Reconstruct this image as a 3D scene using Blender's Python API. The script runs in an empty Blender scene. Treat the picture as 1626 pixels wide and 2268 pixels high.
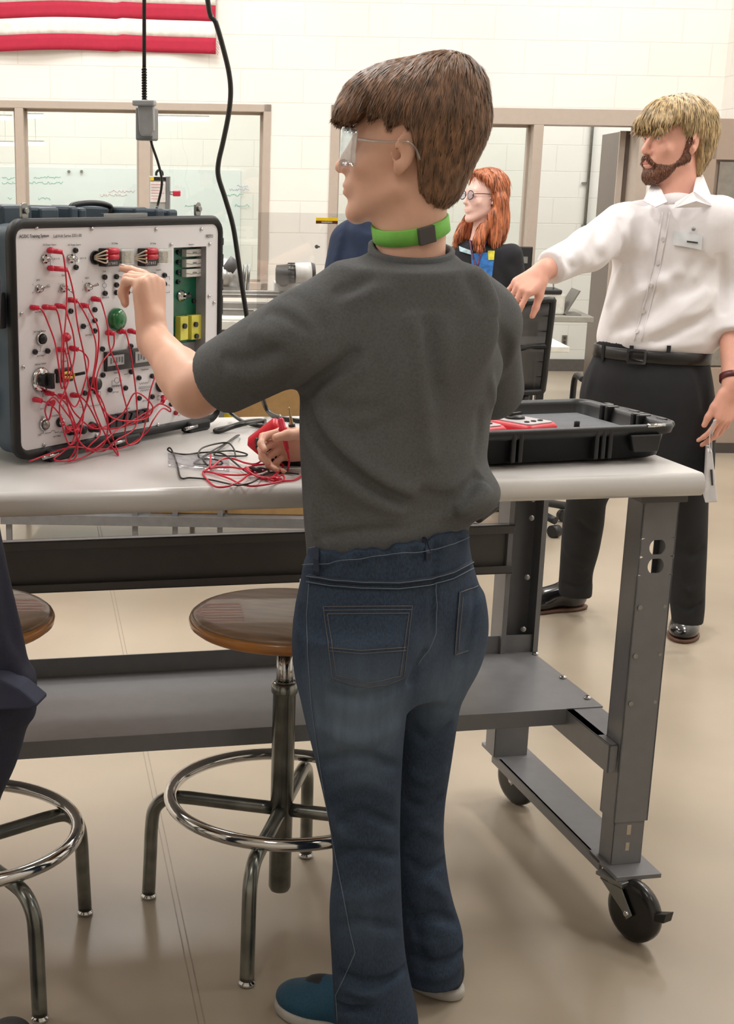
import bpy, bmesh, math, random
import numpy as np
from mathutils import Vector, Matrix
from mathutils.bvhtree import BVHTree
random.seed(4); rng = np.random.default_rng(7)
scene = bpy.context.scene
COL = scene.collection

# ------------------------------------------------------------------ camera
F, PITCH, ROLL, CX, CY, CAMH = 3220.85, .2797, .014637, 511.3, 1327.0, 1.50
IW, IH = 1626, 2268
cam_d = bpy.data.cameras.new('camera'); cam = bpy.data.objects.new('camera', cam_d); COL.objects.link(cam)
scene.camera = cam
cam_d.sensor_fit = 'VERTICAL'; cam_d.sensor_height = 36.0; cam_d.sensor_width = 36.0 * IW / IH
cam_d.lens = 36.0 * F / IH
cam_d.shift_x = (IW / 2 - CX) / IH
cam_d.shift_y = (CY - IH / 2) / IH
cam_d.clip_end = 200
_cp, _sp, _cr, _sr = math.cos(PITCH), math.sin(PITCH), math.cos(ROLL), math.sin(ROLL)
W2C = np.array([[_cr, -_sr, 0], [_sr, _cr, 0], [0, 0, 1]]) @ np.array([[1, 0, 0], [0, -_sp, -_cp], [0, _cp, -_sp]])
_m = Matrix(((W2C[0][0], -W2C[1][0], -W2C[2][0], 0), (W2C[0][1], -W2C[1][1], -W2C[2][1], 0), (W2C[0][2], -W2C[1][2], -W2C[2][2], CAMH), (0, 0, 0, 1)))
cam.matrix_world = _m
EYE = np.array([0, 0, CAMH])
def ray(x, y): return W2C.T @ np.array([(x - CX) / F, (y - CY) / F, 1.0])
def atz(x, y, z): d = ray(x, y); return EYE + d * ((z - CAMH) / d[2])
def aty(x, y, Y): d = ray(x, y); return EYE + d * (Y / d[1])
def onp(x, y, p0, n):
    d = ray(x, y); return EYE + d * (np.dot(np.asarray(p0) - EYE, n) / np.dot(d, n))

# ------------------------------------------------------------------ colour management, world, lights
vs = scene.view_settings
vs.view_transform = 'Standard'; vs.look = 'None'; vs.gamma = 1.0; vs.use_curve_mapping = False
vs.exposure = -0.26
world = bpy.data.worlds.new('world'); scene.world = world; world.use_nodes = True
bg = world.node_tree.nodes['Background']; bg.inputs[0].default_value = (1.0, 0.99, 0.97, 1); bg.inputs[1].default_value = 0.6
CEIL = 4.6
LAMP_W = 60.0
def area(name, loc, sx, sy, power, col=(1, .985, .96), rot=(0, 0, 0)):
    l = bpy.data.lights.new(name, 'AREA'); l.shape = 'RECTANGLE'; l.size = sx; l.size_y = sy; l.energy = power; l.color = col
    o = bpy.data.objects.new(name, l); COL.objects.link(o); o.location = loc; o.rotation_euler = rot
    return o
LAMPS = [(x, y) for x in (-3.6, -0.6, 2.4) for y in (0.2, 3.4, 5.8, 8.2)]
def lamp_w(y): return LAMP_W * (.28 if y < 1 else 1.0)

# ------------------------------------------------------------------ materials
def lin(c):
    c = c / 255.0
    return c / 12.92 if c <= .04045 else ((c + .055) / 1.055) ** 2.4
def L3(rgb): return tuple(lin(v) for v in rgb) + (1.0,)
MATS = {}
def mat(name, rgb, rough=.5, metal=0.0, var=.06, vscale=30.0, bump=0.0, bscale=200.0, spec=.5, emis=None, estr=0, coat=0.0, stretch=(1, 1, 1), detail=3):
    if name in MATS: return MATS[name]
    m = bpy.data.materials.new(name); m.use_nodes = True; nt = m.node_tree; b = nt.nodes['Principled BSDF']
    b.inputs['Roughness'].default_value = rough; b.inputs['Metallic'].default_value = metal
    b.inputs['Specular IOR Level'].default_value = spec; b.inputs['Coat Weight'].default_value = coat
    tc = nt.nodes.new('ShaderNodeTexCoord'); mp = nt.nodes.new('ShaderNodeMapping'); mp.inputs['Scale'].default_value = stretch
    nt.links.new(tc.outputs['Object'], mp.inputs['Vector'])
    c = L3(rgb)
    n = nt.nodes.new('ShaderNodeTexNoise'); n.inputs['Scale'].default_value = vscale; n.inputs['Detail'].default_value = detail
    nt.links.new(mp.outputs[0], n.inputs['Vector'])
    r = nt.nodes.new('ShaderNodeValToRGB')
    r.color_ramp.elements[0].position = .3; r.color_ramp.elements[1].position = .7
    r.color_ramp.elements[0].color = tuple(max(0, v * (1 - var * 1.6)) for v in c[:3]) + (1,)
    r.color_ramp.elements[1].color = tuple(min(1, v * (1 + var * 1.6)) for v in c[:3]) + (1,)
    nt.links.new(n.outputs['Fac'], r.inputs[0]); nt.links.new(r.outputs[0], b.inputs['Base Color'])
    if bump > 0:
        n2 = nt.nodes.new('ShaderNodeTexNoise'); n2.inputs['Scale'].default_value = bscale; n2.inputs['Detail'].default_value = 2
        nt.links.new(mp.outputs[0], n2.inputs['Vector'])
        bp = nt.nodes.new('ShaderNodeBump'); bp.inputs['Strength'].default_value = bump; bp.inputs['Distance'].default_value = .002
        nt.links.new(n2.outputs['Fac'], bp.inputs['Height']); nt.links.new(bp.outputs[0], b.inputs['Normal'])
    if emis:
        b.inputs['Emission Color'].default_value = L3(emis); b.inputs['Emission Strength'].default_value = estr
    MATS[name] = m; return m
def clear_mat(name, rgb=(235, 240, 240), gloss=.12, rough=.02, tint=1.0):
    if name in MATS: return MATS[name]
    m = bpy.data.materials.new(name); m.use_nodes = True; nt = m.node_tree
    for nn in list(nt.nodes): nt.nodes.remove(nn)
    o = nt.nodes.new('ShaderNodeOutputMaterial'); mx = nt.nodes.new('ShaderNodeMixShader'); t = nt.nodes.new('ShaderNodeBsdfTransparent'); g = nt.nodes.new('ShaderNodeBsdfGlossy')
    n = nt.nodes.new('ShaderNodeTexNoise'); n.inputs['Scale'].default_value = 3
    mr = nt.nodes.new('ShaderNodeMapRange'); mr.inputs['To Min'].default_value = gloss * .85; mr.inputs['To Max'].default_value = gloss * 1.15
    nt.links.new(n.outputs['Fac'], mr.inputs['Value']); nt.links.new(mr.outputs[0], mx.inputs[0])
    t.inputs[0].default_value = L3(rgb); g.inputs['Roughness'].default_value = rough; g.inputs[0].default_value = (1, 1, 1, 1)
    nt.links.new(t.outputs[0], mx.inputs[1]); nt.links.new(g.outputs[0], mx.inputs[2]); nt.links.new(mx.outputs[0], o.inputs[0])
    MATS[name] = m; return m

# ------------------------------------------------------------------ object helpers
def tag(o, label=None, cat=None, group=None, kind=None):
    if label: o['label'] = label
    if cat: o['category'] = cat
    if group: o['group'] = group
    if kind: o['kind'] = kind
    return o
def thing(name, label, cat, loc=(0, 0, 0), group=None):
    o = bpy.data.objects.new(name, None); COL.objects.link(o); o.location = loc; o.empty_display_size = .05
    bpy.context.view_layer.update()
    return tag(o, label, cat, group)
def link(name, me, m, parent=None, smooth=None):
    o = bpy.data.objects.new(name, me); COL.objects.link(o)
    if m is not None:
        for mm in (m if isinstance(m, (list, tuple)) else [m]): me.materials.append(mm)
    if parent is not None:
        o.parent = parent; o.matrix_parent_inverse = Matrix.Translation(-Vector(world_loc(parent)))
    return o
def world_loc(o): return Vector(o.location) if o.parent is None else Vector((0, 0, 0))
class MB:
    """collects shapes in world coordinates, linked as one mesh"""
    def __init__(s): s.v = []; s.f = []; s.sm = []; s.mi = []; s.cur = 0
    def add(s, vs_, fs_, smooth=False):
        o = len(s.v); s.v += [tuple(map(float, p)) for p in vs_]
        for f in fs_: s.f.append(tuple(i + o for i in f)); s.sm.append(smooth); s.mi.append(s.cur)
        return s
    def box(s, c, h, ax=None):
        """centre c, half sizes h, axes (3 vectors)"""
        ax = ax or (np.array([1, 0, 0]), np.array([0, 1, 0]), np.array([0, 0, 1])); c = np.asarray(c, float)
        vs_ = [c + ax[0] * h[0] * i + ax[1] * h[1] * j + ax[2] * h[2] * k for k in (-1, 1) for j in (-1, 1) for i in (-1, 1)]
        return s.add(vs_, [(0, 2, 3, 1), (4, 5, 7, 6), (0, 1, 5, 4), (2, 6, 7, 3), (0, 4, 6, 2), (1, 3, 7, 5)])
    def bbox(s, lo, hi, fr=None):
        """box between local lo and hi in frame fr (function local->world)"""
        fr = fr or (lambda x, y, z: (x, y, z))
        vs_ = [fr(*(hi[a] if b else lo[a] for a, b in zip((0, 1, 2), (i, j, k)))) for k in (0, 1) for j in (0, 1) for i in (0, 1)]
        return s.add(vs_, [(0, 2, 3, 1), (4, 5, 7, 6), (0, 1, 5, 4), (2, 6, 7, 3), (0, 4, 6, 2), (1, 3, 7, 5)])
    def rings(s, rings, smooth=True, caps=True, closed=True):
        n = len(rings[0]); vs_ = [p for r in rings for p in r]; fs_ = []
        for i in range(len(rings) - 1):
            for j in range(n if closed else n - 1):
                a, b = i * n + j, i * n + (j + 1) % n
                fs_.append((a, b, b + n, a + n))
        s.add(vs_, fs_, smooth)
        if caps:
            o = len(s.v) - len(vs_)
            s.f.append(tuple(o + j for j in range(n))[::-1]); s.sm.append(False); s.mi.append(s.cur)
            s.f.append(tuple(o + (len(rings) - 1) * n + j for j in range(n))); s.sm.append(False); s.mi.append(s.cur)
        return s
    def cyl(s, a, b, ra, rb=None, n=20, smooth=True):
        a = np.asarray(a, float); b = np.asarray(b, float); rb = ra if rb is None else rb
        u, v, w = basis(b - a)
        R = lambda c, r: [c + r * (u * math.cos(t) + v * math.sin(t)) for t in np.linspace(0, 2 * math.pi, n, endpoint=False)]
        return s.rings([R(a, ra), R(b, rb)], smooth)
    def lathe(s, c, axis, prof, n=28):
        """profile [(radius, height along axis)]"""
        c = np.asarray(c, float); u, v, w = basis(axis)
        return s.rings([[c + w * h + r * (u * math.cos(t) + v * math.sin(t)) for t in np.linspace(0, 2 * math.pi, n, endpoint=False)] for r, h in prof], True)
    def tube(s, pts, r, n=10, sub=6, closed=False):
        P = spline(pts, sub, closed) if sub > 1 else [np.asarray(p, float) for p in pts]
        rr = r if isinstance(r, (list, tuple, np.ndarray)) else None
        T = [P[min(i + 1, len(P) - 1)] - P[max(i - 1, 0)] for i in range(len(P))]
        u, v, w = basis(T[0]); rings = []
        for i, p in enumerate(P):
            t = T[i] / (np.linalg.norm(T[i]) + 1e-9)
            u = u - t * (u @ t); u /= np.linalg.norm(u) + 1e-9; v = np.cross(t, u)
            R = r if rr is None else np.interp(i / (len(P) - 1), np.linspace(0, 1, len(rr)), rr)
            rings.append([p + R * (u * math.cos(a) + v * math.sin(a)) for a in np.linspace(0, 2 * math.pi, n, endpoint=False)])
        return s.rings(rings, True)
    def prism(s, poly, d):
        """planar polygon extruded by vector d"""
        P = [np.asarray(p, float) for p in poly]; d = np.asarray(d, float); n = len(P)
        return s.add(P + [p + d for p in P], [tuple(range(n))[::-1], tuple(range(n, 2 * n))] + [(i, (i + 1) % n, (i + 1) % n + n, i + n) for i in range(n)])
    def ell(s, c, r, ax=None, nu=20, nv=12, v0=0., v1=math.pi):
        ax = ax or (np.array([1, 0, 0]), np.array([0, 1, 0]), np.array([0, 0, 1])); c = np.asarray(c, float)
        rg = []
        for j in range(nv + 1):
            t = v0 + (v1 - v0) * j / nv; t = min(max(t, .02), math.pi - .02)
            rg.append([c + ax[0] * r[0] * math.sin(t) * math.cos(p) + ax[1] * r[1] * math.sin(t) * math.sin(p) + ax[2] * r[2] * math.cos(t) for p in np.linspace(0, 2 * math.pi, nu, endpoint=False)])
        return s.rings(rg, True)
    def build(s, name, m, parent=None, bevel=0, seg=2, split=False):
        me = bpy.data.meshes.new(name); me.from_pydata(s.v, [], s.f)
        bm = bmesh.new(); bm.from_mesh(me)
        for i, f in enumerate(bm.faces): f.smooth = s.sm[i]; f.material_index = s.mi[i]
        bmesh.ops.recalc_face_normals(bm, faces=bm.faces); bm.to_mesh(me); bm.free()
        o = link(name, me, m, parent)
        if split:
            import collections
            par = list(range(len(s.v)))
            def find(a):
                while par[a] != a: par[a] = par[par[a]]; a = par[a]
                return a
            for f in s.f:
                r0 = find(f[0])
                for v in f[1:]: par[find(v)] = r0
            gr = collections.OrderedDict()
            for k, f in enumerate(s.f): gr.setdefault(find(f[0]), []).append(k)
            bpy.data.objects.remove(o); bpy.data.meshes.remove(me); res = []
            for ks in gr.values():
                m2 = MB(); mp = {}
                for k in ks:
                    for v in s.f[k]:
                        if v not in mp: mp[v] = len(m2.v); m2.v.append(s.v[v])
                    m2.f.append(tuple(mp[v] for v in s.f[k])); m2.sm.append(s.sm[k]); m2.mi.append(0)
                res.append(m2.build(name, m, parent, bevel, seg))
            return res[0]
        if bevel:
            md = o.modifiers.new('bevel', 'BEVEL'); md.width = bevel; md.segments = seg; md.limit_method = 'ANGLE'; md.angle_limit = math.radians(50)
        return o
def basis(w):
    w = np.asarray(w, float); w = w / (np.linalg.norm(w) + 1e-12)
    a = np.array([0, 0, 1.]) if abs(w[2]) < .9 else np.array([1., 0, 0])
    u = np.cross(a, w); u /= np.linalg.norm(u); return u, np.cross(w, u), w
def spline(pts, sub=6, closed=False):
    P = [np.asarray(p, float) for p in pts]
    if len(P) < 3: return [P[0] + (P[-1] - P[0]) * t for t in np.linspace(0, 1, sub + 1)]
    Q = [2 * P[0] - P[1]] + P + [2 * P[-1] - P[-2]]
    if closed: Q = [P[-2]] + P + [P[1]]
    out = []
    for i in range(1, len(Q) - 2):
        a, b, c, d = Q[i - 1], Q[i], Q[i + 1], Q[i + 2]
        for k in range(sub):
            t = k / sub
            out.append(.5 * (2 * b + (c - a) * t + (2 * a - 5 * b + 4 * c - d) * t * t + (3 * b - a - 3 * c + d) * t ** 3))
    out.append(Q[-2]); return out
def rrect(w, h, r, n=5):
    """rounded rectangle outline 2D, centred"""
    out = []
    for cx_, cy_, a0 in ((w - r, h - r, 0), (-w + r, h - r, 90), (-w + r, -h + r, 180), (w - r, -h + r, 270)):
        for k in range(n + 1):
            a = math.radians(a0 + 90 * k / n); out.append((cx_ + r * math.cos(a), cy_ + r * math.sin(a)))
    return out
def text_polys(txt, size, origin, ux, uy, un, extr=.0003, bold=False, align='LEFT'):
    """letters as mesh data in world coordinates: (verts, faces)"""
    cu = bpy.data.curves.new('t', 'FONT'); cu.body = txt; cu.size = size; cu.extrude = extr; cu.align_x = align; cu.resolution_u = 2
    if bold: cu.offset = size * .018
    o = bpy.data.objects.new('t', cu); COL.objects.link(o)
    bpy.context.view_layer.update()
    dg = bpy.context.evaluated_depsgraph_get(); me = o.evaluated_get(dg).to_mesh()
    vs_ = [np.asarray(origin) + np.asarray(ux) * v.co.x + np.asarray(uy) * v.co.y + np.asarray(un) * v.co.z for v in me.vertices]
    fs_ = [tuple(p.vertices) for p in me.polygons]
    o.evaluated_get(dg).to_mesh_clear(); bpy.data.objects.remove(o); bpy.data.curves.remove(cu)
    return vs_, fs_

# ------------------------------------------------------------------ implicit surfaces (bodies and clothes)
def smin(a, b, k):
    h = np.maximum(k - np.abs(a - b), 0) / k
    return np.minimum(a, b) - h * h * k * .25
def smax(a, b, k): return -smin(-a, -b, k)
class Prim:
    def __init__(s, fn, lo, hi, op='u', k=.01): s.fn = fn; s.lo = np.asarray(lo, float); s.hi = np.asarray(hi, float); s.op = op; s.k = max(k, 1e-4)
def cap(a, b, ra, rb=None, k=.01, op='u'):
    a = np.asarray(a, float); b = np.asarray(b, float); rb = ra if rb is None else rb
    ab = b - a; L2 = ab @ ab + 1e-12
    def fn(P):
        t = np.clip((P - a) @ ab / L2, 0, 1)
        return np.linalg.norm(P - a - t[:, None] * ab, axis=1) - (ra + (rb - ra) * t)
    r = max(ra, rb); return Prim(fn, np.minimum(a, b) - r, np.maximum(a, b) + r, op, k)
def ell(c, r, R=None, k=.01, op='u'):
    c = np.asarray(c, float); r = np.asarray(r, float); R = np.eye(3) if R is None else np.asarray(R, float)  # rows = axes
    def fn(P):
        q = (P - c) @ R.T; k0 = np.linalg.norm(q / r, axis=1); k1 = np.linalg.norm(q / (r * r), axis=1)
        return np.where(k0 < 1e-6, -r.min(), k0 * (k0 - 1) / (k1 + 1e-9))
    m = r.max(); return Prim(fn, c - m, c + m, op, k)
def rbox(c, h, R=None, rr=.004, k=.005, op='u'):
    c = np.asarray(c, float); h = np.asarray(h, float) - rr; R = np.eye(3) if R is None else np.asarray(R, float)
    def fn(P):
        q = np.abs((P - c) @ R.T) - h
        return np.linalg.norm(np.maximum(q, 0), axis=1) + np.minimum(q.max(axis=1), 0) - rr
    m = np.linalg.norm(h) + rr; return Prim(fn, c - m, c + m, op, k)
def loft(rows, yaw=0, k=.02, op='u', caps=True, e=2.0):
    """rows (z, cx, cy, A, B): horizontal ellipses; yaw radians of axis A"""
    rows = sorted(rows, key=lambda r: r[0]); R_ = np.array(rows, float); zz = R_[:, 0]
    zf = np.linspace(zz[0], zz[-1], 80)
    def sm(col):
        v = np.interp(zf, zz, R_[:, col]); kk = 7; vp = np.pad(v, kk // 2, mode='edge'); return np.convolve(vp, np.ones(kk) / kk, 'valid')
    CX_, CY_, A_, B_ = sm(1), sm(2), sm(3), sm(4); ca, sa = math.cos(yaw), math.sin(yaw)
    def fn(P):
        z = P[:, 2]; cx, cy, A, B = (np.interp(z, zf, q) for q in (CX_, CY_, A_, B_))
        dx, dy = P[:, 0] - cx, P[:, 1] - cy; u = dx * ca + dy * sa; v = -dx * sa + dy * ca
        rho = (np.abs(u / A) ** e + np.abs(v / B) ** e) ** (1 / e) + 1e-9
        rad = np.sqrt(u * u + v * v) + 1e-9
        d = rad * (1 - 1 / rho); d = np.where(rad < 1e-4, -np.minimum(A, B), d) * .93
        return np.maximum(d, np.maximum(z - zz[-1], zz[0] - z))
    m = max(R_[:, 3].max(), R_[:, 4].max())
    return Prim(fn, (R_[:, 1].min() - m, R_[:, 2].min() - m, zz[0]), (R_[:, 1].max() + m, R_[:, 2].max() + m, zz[-1]), op, k)
def custom(fn, lo, hi, op='s', k=.004): return Prim(fn, lo, hi, op, k)
def capcut(a, b, ra, rb, c, d, k=.02, e=.008):
    """sleeve: tapered tube ending flat at point c, normal d"""
    p = cap(a, b, ra, rb, k); f0 = p.fn
    return Prim(lambda P: smax(f0(P), (P - c) @ d, e), p.lo, p.hi, 'u', k)
def fold(a, b, w, h, c=None):
    """crease: ridge (h>0) or valley (h<0) along a-b(-c)"""
    pts = spline([a, b] if c is None else [a, b, c], 6)
    S = [(pts[i], pts[i + 1]) for i in range(len(pts) - 1)]
    P0 = np.array(pts); lo, hi = P0.min(0) - 3 * w, P0.max(0) + 3 * w; n = len(S)
    def fn(P):
        best = np.full(len(P), 9.); tt = np.zeros(len(P))
        for i, (p, q) in enumerate(S):
            ab = q - p; t = np.clip((P - p) @ ab / (ab @ ab + 1e-12), 0, 1); d = np.linalg.norm(P - p - t[:, None] * ab, axis=1)
            m = d < best; best = np.where(m, d, best); tt = np.where(m, (i + t) / n, tt)
        return h * np.exp(-(best / w) ** 2) * np.sqrt(np.clip(4 * tt * (1 - tt), .0, 1))
    return Prim(fn, lo, hi, 'd')
def eval_sdf(prims, P):
    d = None
    for p in prims:
        if p.op == 'u':
            v = p.fn(P); d = v if d is None else smin(d, v, p.k)
        elif d is not None:
            if p.op == 's': d = smax(d, -p.fn(P), p.k)
            elif p.op == 'i': d = smax(d, p.fn(P), p.k)
            elif p.op == 'd': d = d - p.fn(P)
            elif p.op == 'v': d = p.fn(P, d)
    return np.full(len(P), 1.) if d is None else d
def mesh_sdf(name, prims, vox, m, parent=None, smooth=2, N=14, label=None):
    U = [p for p in prims if p.op == 'u']
    lo = np.min([p.lo for p in U], 0) - .02; hi = np.max([p.hi for p in U], 0) + .02
    nc = np.ceil((hi - lo) / vox).astype(int) + 2; nb = -(-nc // N); G = nb * N + 2
    gi = np.arange(N + 1); I, J, K = np.meshgrid(gi, gi, gi, indexing='ij'); IJK = np.stack([I, J, K], -1).reshape(-1, 3)
    vid, vco, quads = [], [], []
    half = N * vox / 2; hd = half * math.sqrt(3)
    gid = lambda a: (a[..., 0] + 1) * (G[1] + 2) * (G[2] + 2) + (a[..., 1] + 1) * (G[2] + 2) + a[..., 2] + 1
    for bx in range(nb[0]):
        for by in range(nb[1]):
            for bz in range(nb[2]):
                o = np.array([bx, by, bz]) * N; blo = lo + o * vox; bhi = blo + N * vox
                act = [p for p in prims if np.all(p.lo - .07 < bhi) and np.all(p.hi + .07 > blo)]
                if not any(p.op == 'u' for p in act): continue
                c = (blo + bhi)[None] / 2; dc = eval_sdf(act, c)[0]
                if abs(dc) > hd * 1.5 + .02: continue
                Pw = blo + IJK * vox
                D = eval_sdf(act, Pw).reshape(N + 1, N + 1, N + 1)
                S = D < 0
                if S.all() or not S.any(): continue
                # cells
                cnt = np.zeros((N, N, N)); acc = np.zeros((N, N, N, 3)); cidx = np.stack(np.meshgrid(*[np.arange(N)] * 3, indexing='ij'), -1)
                for ax in range(3):
                    e = [slice(None)] * 3; e2 = [slice(None)] * 3; e[ax] = slice(0, N); e2[ax] = slice(1, N + 1)
                    a_, b_ = D[tuple(e)], D[tuple(e2)]; cr = (a_ < 0) != (b_ < 0)
                    t = np.where(cr, a_ / (a_ - b_ + 1e-12), 0)
                    o1, o2 = [x for x in range(3) if x != ax]
                    for i1 in (0, 1):
                        for i2 in (0, 1):
                            q = [None] * 3; q[ax] = slice(0, N); q[o1] = slice(i1, N + i1); q[o2] = slice(i2, N + i2)
                            cc = cr[tuple(q)]; tt = t[tuple(q)]
                            pos = np.zeros((N, N, N, 3)); pos[..., ax] = tt; pos[..., o1] = i1; pos[..., o2] = i2
                            acc += pos * cc[..., None]; cnt += cc
                    # faces for owned edges
                    q = [slice(0, N)] * 3; ce = cr[tuple(q)]; w = np.argwhere(ce) if ce.any() else np.zeros((0, 3), int)
                    if len(w):
                        wg = w + o; d1 = np.zeros(3, int); d1[o1] = 1; d2 = np.zeros(3, int); d2[o2] = 1
                        f4 = np.stack([gid(wg), gid(wg - d1), gid(wg - d1 - d2), gid(wg - d2)], -1)
                        ins = (D[tuple(q)] < 0)[tuple(w.T)]
                        flip = ins if ax != 1 else ~ins
                        f4[flip] = f4[flip][:, ::-1]
                        quads.append(f4)
                mk = cnt > 0
                ci = cidx[mk]; vco.append(blo + (ci + acc[mk] / cnt[mk][:, None]) * vox); vid.append(gid(ci + o))
    vid = np.concatenate(vid); vco = np.concatenate(vco); q = np.concatenate(quads)
    od = np.argsort(vid); sv = vid[od]; vco = vco[od]
    ix = np.searchsorted(sv, q); ix = np.clip(ix, 0, len(sv) - 1); ok = (sv[ix] == q).all(1); q = ix[ok]
    for it in range(smooth):
        nb_ = np.zeros_like(vco); cn = np.zeros(len(vco))
        for a in range(4):
            i, j = q[:, a], q[:, (a + 1) % 4]
            for ch in range(3): nb_[:, ch] += np.bincount(i, vco[j, ch], len(vco)) + np.bincount(j, vco[i, ch], len(vco))
            cn += np.bincount(i, minlength=len(vco)) + np.bincount(j, minlength=len(vco))
        av = nb_ / np.maximum(cn, 1)[:, None]
        vco = vco + (.6 if it % 2 == 0 else -.55 if smooth > 3 else .5) * (av - vco)
    me = bpy.data.meshes.new(name); n = len(vco)
    me.vertices.add(n); me.vertices.foreach_set('co', vco.astype(np.float32).ravel())
    me.loops.add(len(q) * 4); me.loops.foreach_set('vertex_index', q[:, ::-1].astype(np.int32).ravel())
    me.polygons.add(len(q)); me.polygons.foreach_set('loop_start', np.arange(0, len(q) * 4, 4, dtype=np.int32))
    me.polygons.foreach_set('use_smooth', np.ones(len(q), dtype=bool))
    me.update(calc_edges=True); me.validate()
    ob = link(name, me, m, parent)
    if label: ob['label'] = label
    return ob
def bvh_of(*obs):
    vs_, fs_ = [], []
    for ob in obs:
        me = ob.data; o = len(vs_); vs_ += [v.co.copy() for v in me.vertices]; fs_ += [tuple(i + o for i in p.vertices) for p in me.polygons]
    return BVHTree.FromPolygons(vs_, fs_)
def hit(bv, x, y, off=.001):
    d = Vector(ray(x, y)).normalized(); r = bv.ray_cast(Vector(EYE), d)
    if r[0] is None: return None
    n = r[1]
    if n.dot(d) > 0: n = -n
    return np.array(r[0] + n * off), np.array(n)
def drape_line(mb, bv, pts, r=.0012, off=.001, step=8, flat=1.0):
    """stitched line laid over a surface through these points"""
    P = []
    for i in range(len(pts) - 1):
        a, b = np.array(pts[i], float), np.array(pts[i + 1], float); n = max(1, int(np.linalg.norm(b - a) / step))
        for k in range(n + (i == len(pts) - 2)):
            q = a + (b - a) * k / n; h = hit(bv, q[0], q[1], off)
            if h is not None: P.append(h[0])
    if len(P) > 2: mb.tube(P, r, n=6, sub=1)
def drape_patch(mb, bv, quad, nx=8, ny=8, off=.002, th=.0015):
    """cloth patch laid over a surface; quad = four corners tl,tr,br,bl"""
    tl, tr, br, bl = [np.array(p, float) for p in quad]; g = []; last = None
    for j in range(ny + 1):
        row = []
        for i in range(nx + 1):
            u, v = i / nx, j / ny; q = (tl * (1 - u) + tr * u) * (1 - v) + (bl * (1 - u) + br * u) * v
            h = hit(bv, q[0], q[1], off)
            if h is None: h = last
            last = h
            if h is None: return
            row.append(h)
        g.append(row)
    n = nx + 1; T = [p + nn * th for r in g for p, nn in r]; B = [p - nn * .002 for r in g for p, nn in r]
    fs_ = []
    for j in range(ny):
        for i in range(nx):
            a = j * n + i; fs_.append((a, a + 1, a + n + 1, a + n))
    k = len(T); m2 = [tuple(x + k for x in f[::-1]) for f in fs_]
    edge = [(i, i + 1) for i in range(nx)] + [(ny * n + i + 1, ny * n + i) for i in range(nx)] + [((j + 1) * n, j * n) for j in range(ny)] + [(j * n + nx, (j + 1) * n + nx) for j in range(ny)]
    mb.add(T + B, fs_ + m2, True); mb.add(T + B, [(a, a + k, b + k, b) for a, b in edge], False)
def nz(v): v = np.asarray(v, float); return v / np.linalg.norm(v)
# ------------------------------------------------------------------ the setting
WA = math.radians(2.26); P0 = aty(600, 300, 10.0).copy(); P0[2] = 0
wS = np.array([math.cos(WA), math.sin(WA), 0]); wQ = np.array([-wS[1], wS[0], 0])
def WF(s, q, z): return P0 + wS * s + wQ * q + np.array([0, 0, z])
def wsq(x, y, q=0.0):
    p = onp(x, y, P0 + wQ * q, wQ) - P0; return p @ wS, p[2]
def struct(name, boxes, m, bevel=0):
    """boxes in wall coordinates (s0,s1,q0,q1,z0,z1)"""
    mb = MB()
    for s0, s1, q0, q1, z0, z1 in boxes: mb.bbox((s0, q0, z0), (s1, q1, z1))
    o = mb.build(name, m, None, bevel); o.location = P0; o.rotation_euler = (0, 0, WA); return tag(o, kind='structure')
def block_mat(name, rgb, z0=.0):
    m = mat(name, rgb, rough=.62, var=.025, vscale=1.3, bump=.12, bscale=60); nt = m.node_tree; b = nt.nodes['Principled BSDF']
    tc = nt.nodes.new('ShaderNodeTexCoord'); sp = nt.nodes.new('ShaderNodeSeparateXYZ'); cb = nt.nodes.new('ShaderNodeCombineXYZ')
    ad = nt.nodes.new('ShaderNodeMath'); ad.operation = 'ADD'; ad.inputs[1].default_value = z0
    aq = nt.nodes.new('ShaderNodeMath'); aq.operation = 'ADD'
    nt.links.new(tc.outputs['Object'], sp.inputs[0]); nt.links.new(sp.outputs['X'], aq.inputs[0]); nt.links.new(sp.outputs['Y'], aq.inputs[1]); nt.links.new(aq.outputs[0], cb.inputs[0]); nt.links.new(sp.outputs['Z'], ad.inputs[0]); nt.links.new(ad.outputs[0], cb.inputs[1])
    br = nt.nodes.new('ShaderNodeTexBrick'); br.inputs['Scale'].default_value = 1; br.inputs['Brick Width'].default_value = .41; br.inputs['Row Height'].default_value = .2055
    br.inputs['Mortar Size'].default_value = .0045; br.inputs['Mortar Smooth'].default_value = .6; br.inputs['Color1'].default_value = (1, 1, 1, 1); br.inputs['Color2'].default_value = (.985, .98, .975, 1); br.inputs['Mortar'].default_value = (.90, .885, .87, 1)
    nt.links.new(cb.outputs[0], br.inputs['Vector'])
    old = b.inputs['Base Color'].links[0].from_socket; mx = nt.nodes.new('ShaderNodeMixRGB'); mx.blend_type = 'MULTIPLY'; mx.inputs[0].default_value = 1
    nt.links.new(old, mx.inputs[1]); nt.links.new(br.outputs['Color'], mx.inputs[2]); nt.links.new(mx.outputs[0], b.inputs['Base Color'])
    bp = nt.nodes.new('ShaderNodeBump'); bp.inputs['Strength'].default_value = .35; bp.inputs['Distance'].default_value = .004; bp.invert = True
    nt.links.new(br.outputs['Fac'], bp.inputs['Height']); nt.links.new(b.inputs['Normal'].links[0].from_socket, bp.inputs['Normal']); nt.links.new(bp.outputs[0], b.inputs['Normal'])
    return m
M_block = block_mat('painted_block', (240, 237, 231), .0595)
M_block2 = block_mat('painted_block_far', (236, 236, 230), .03)
M_frame = mat('taupe_frame', (184, 170, 158), .45, var=.015)
M_dark_gap = mat('gasket', (70, 64, 60), .6)
M_ceil = mat('ceiling_paint', (225, 222, 216), .8)
SL, SR = -6.2, 2.971
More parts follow.
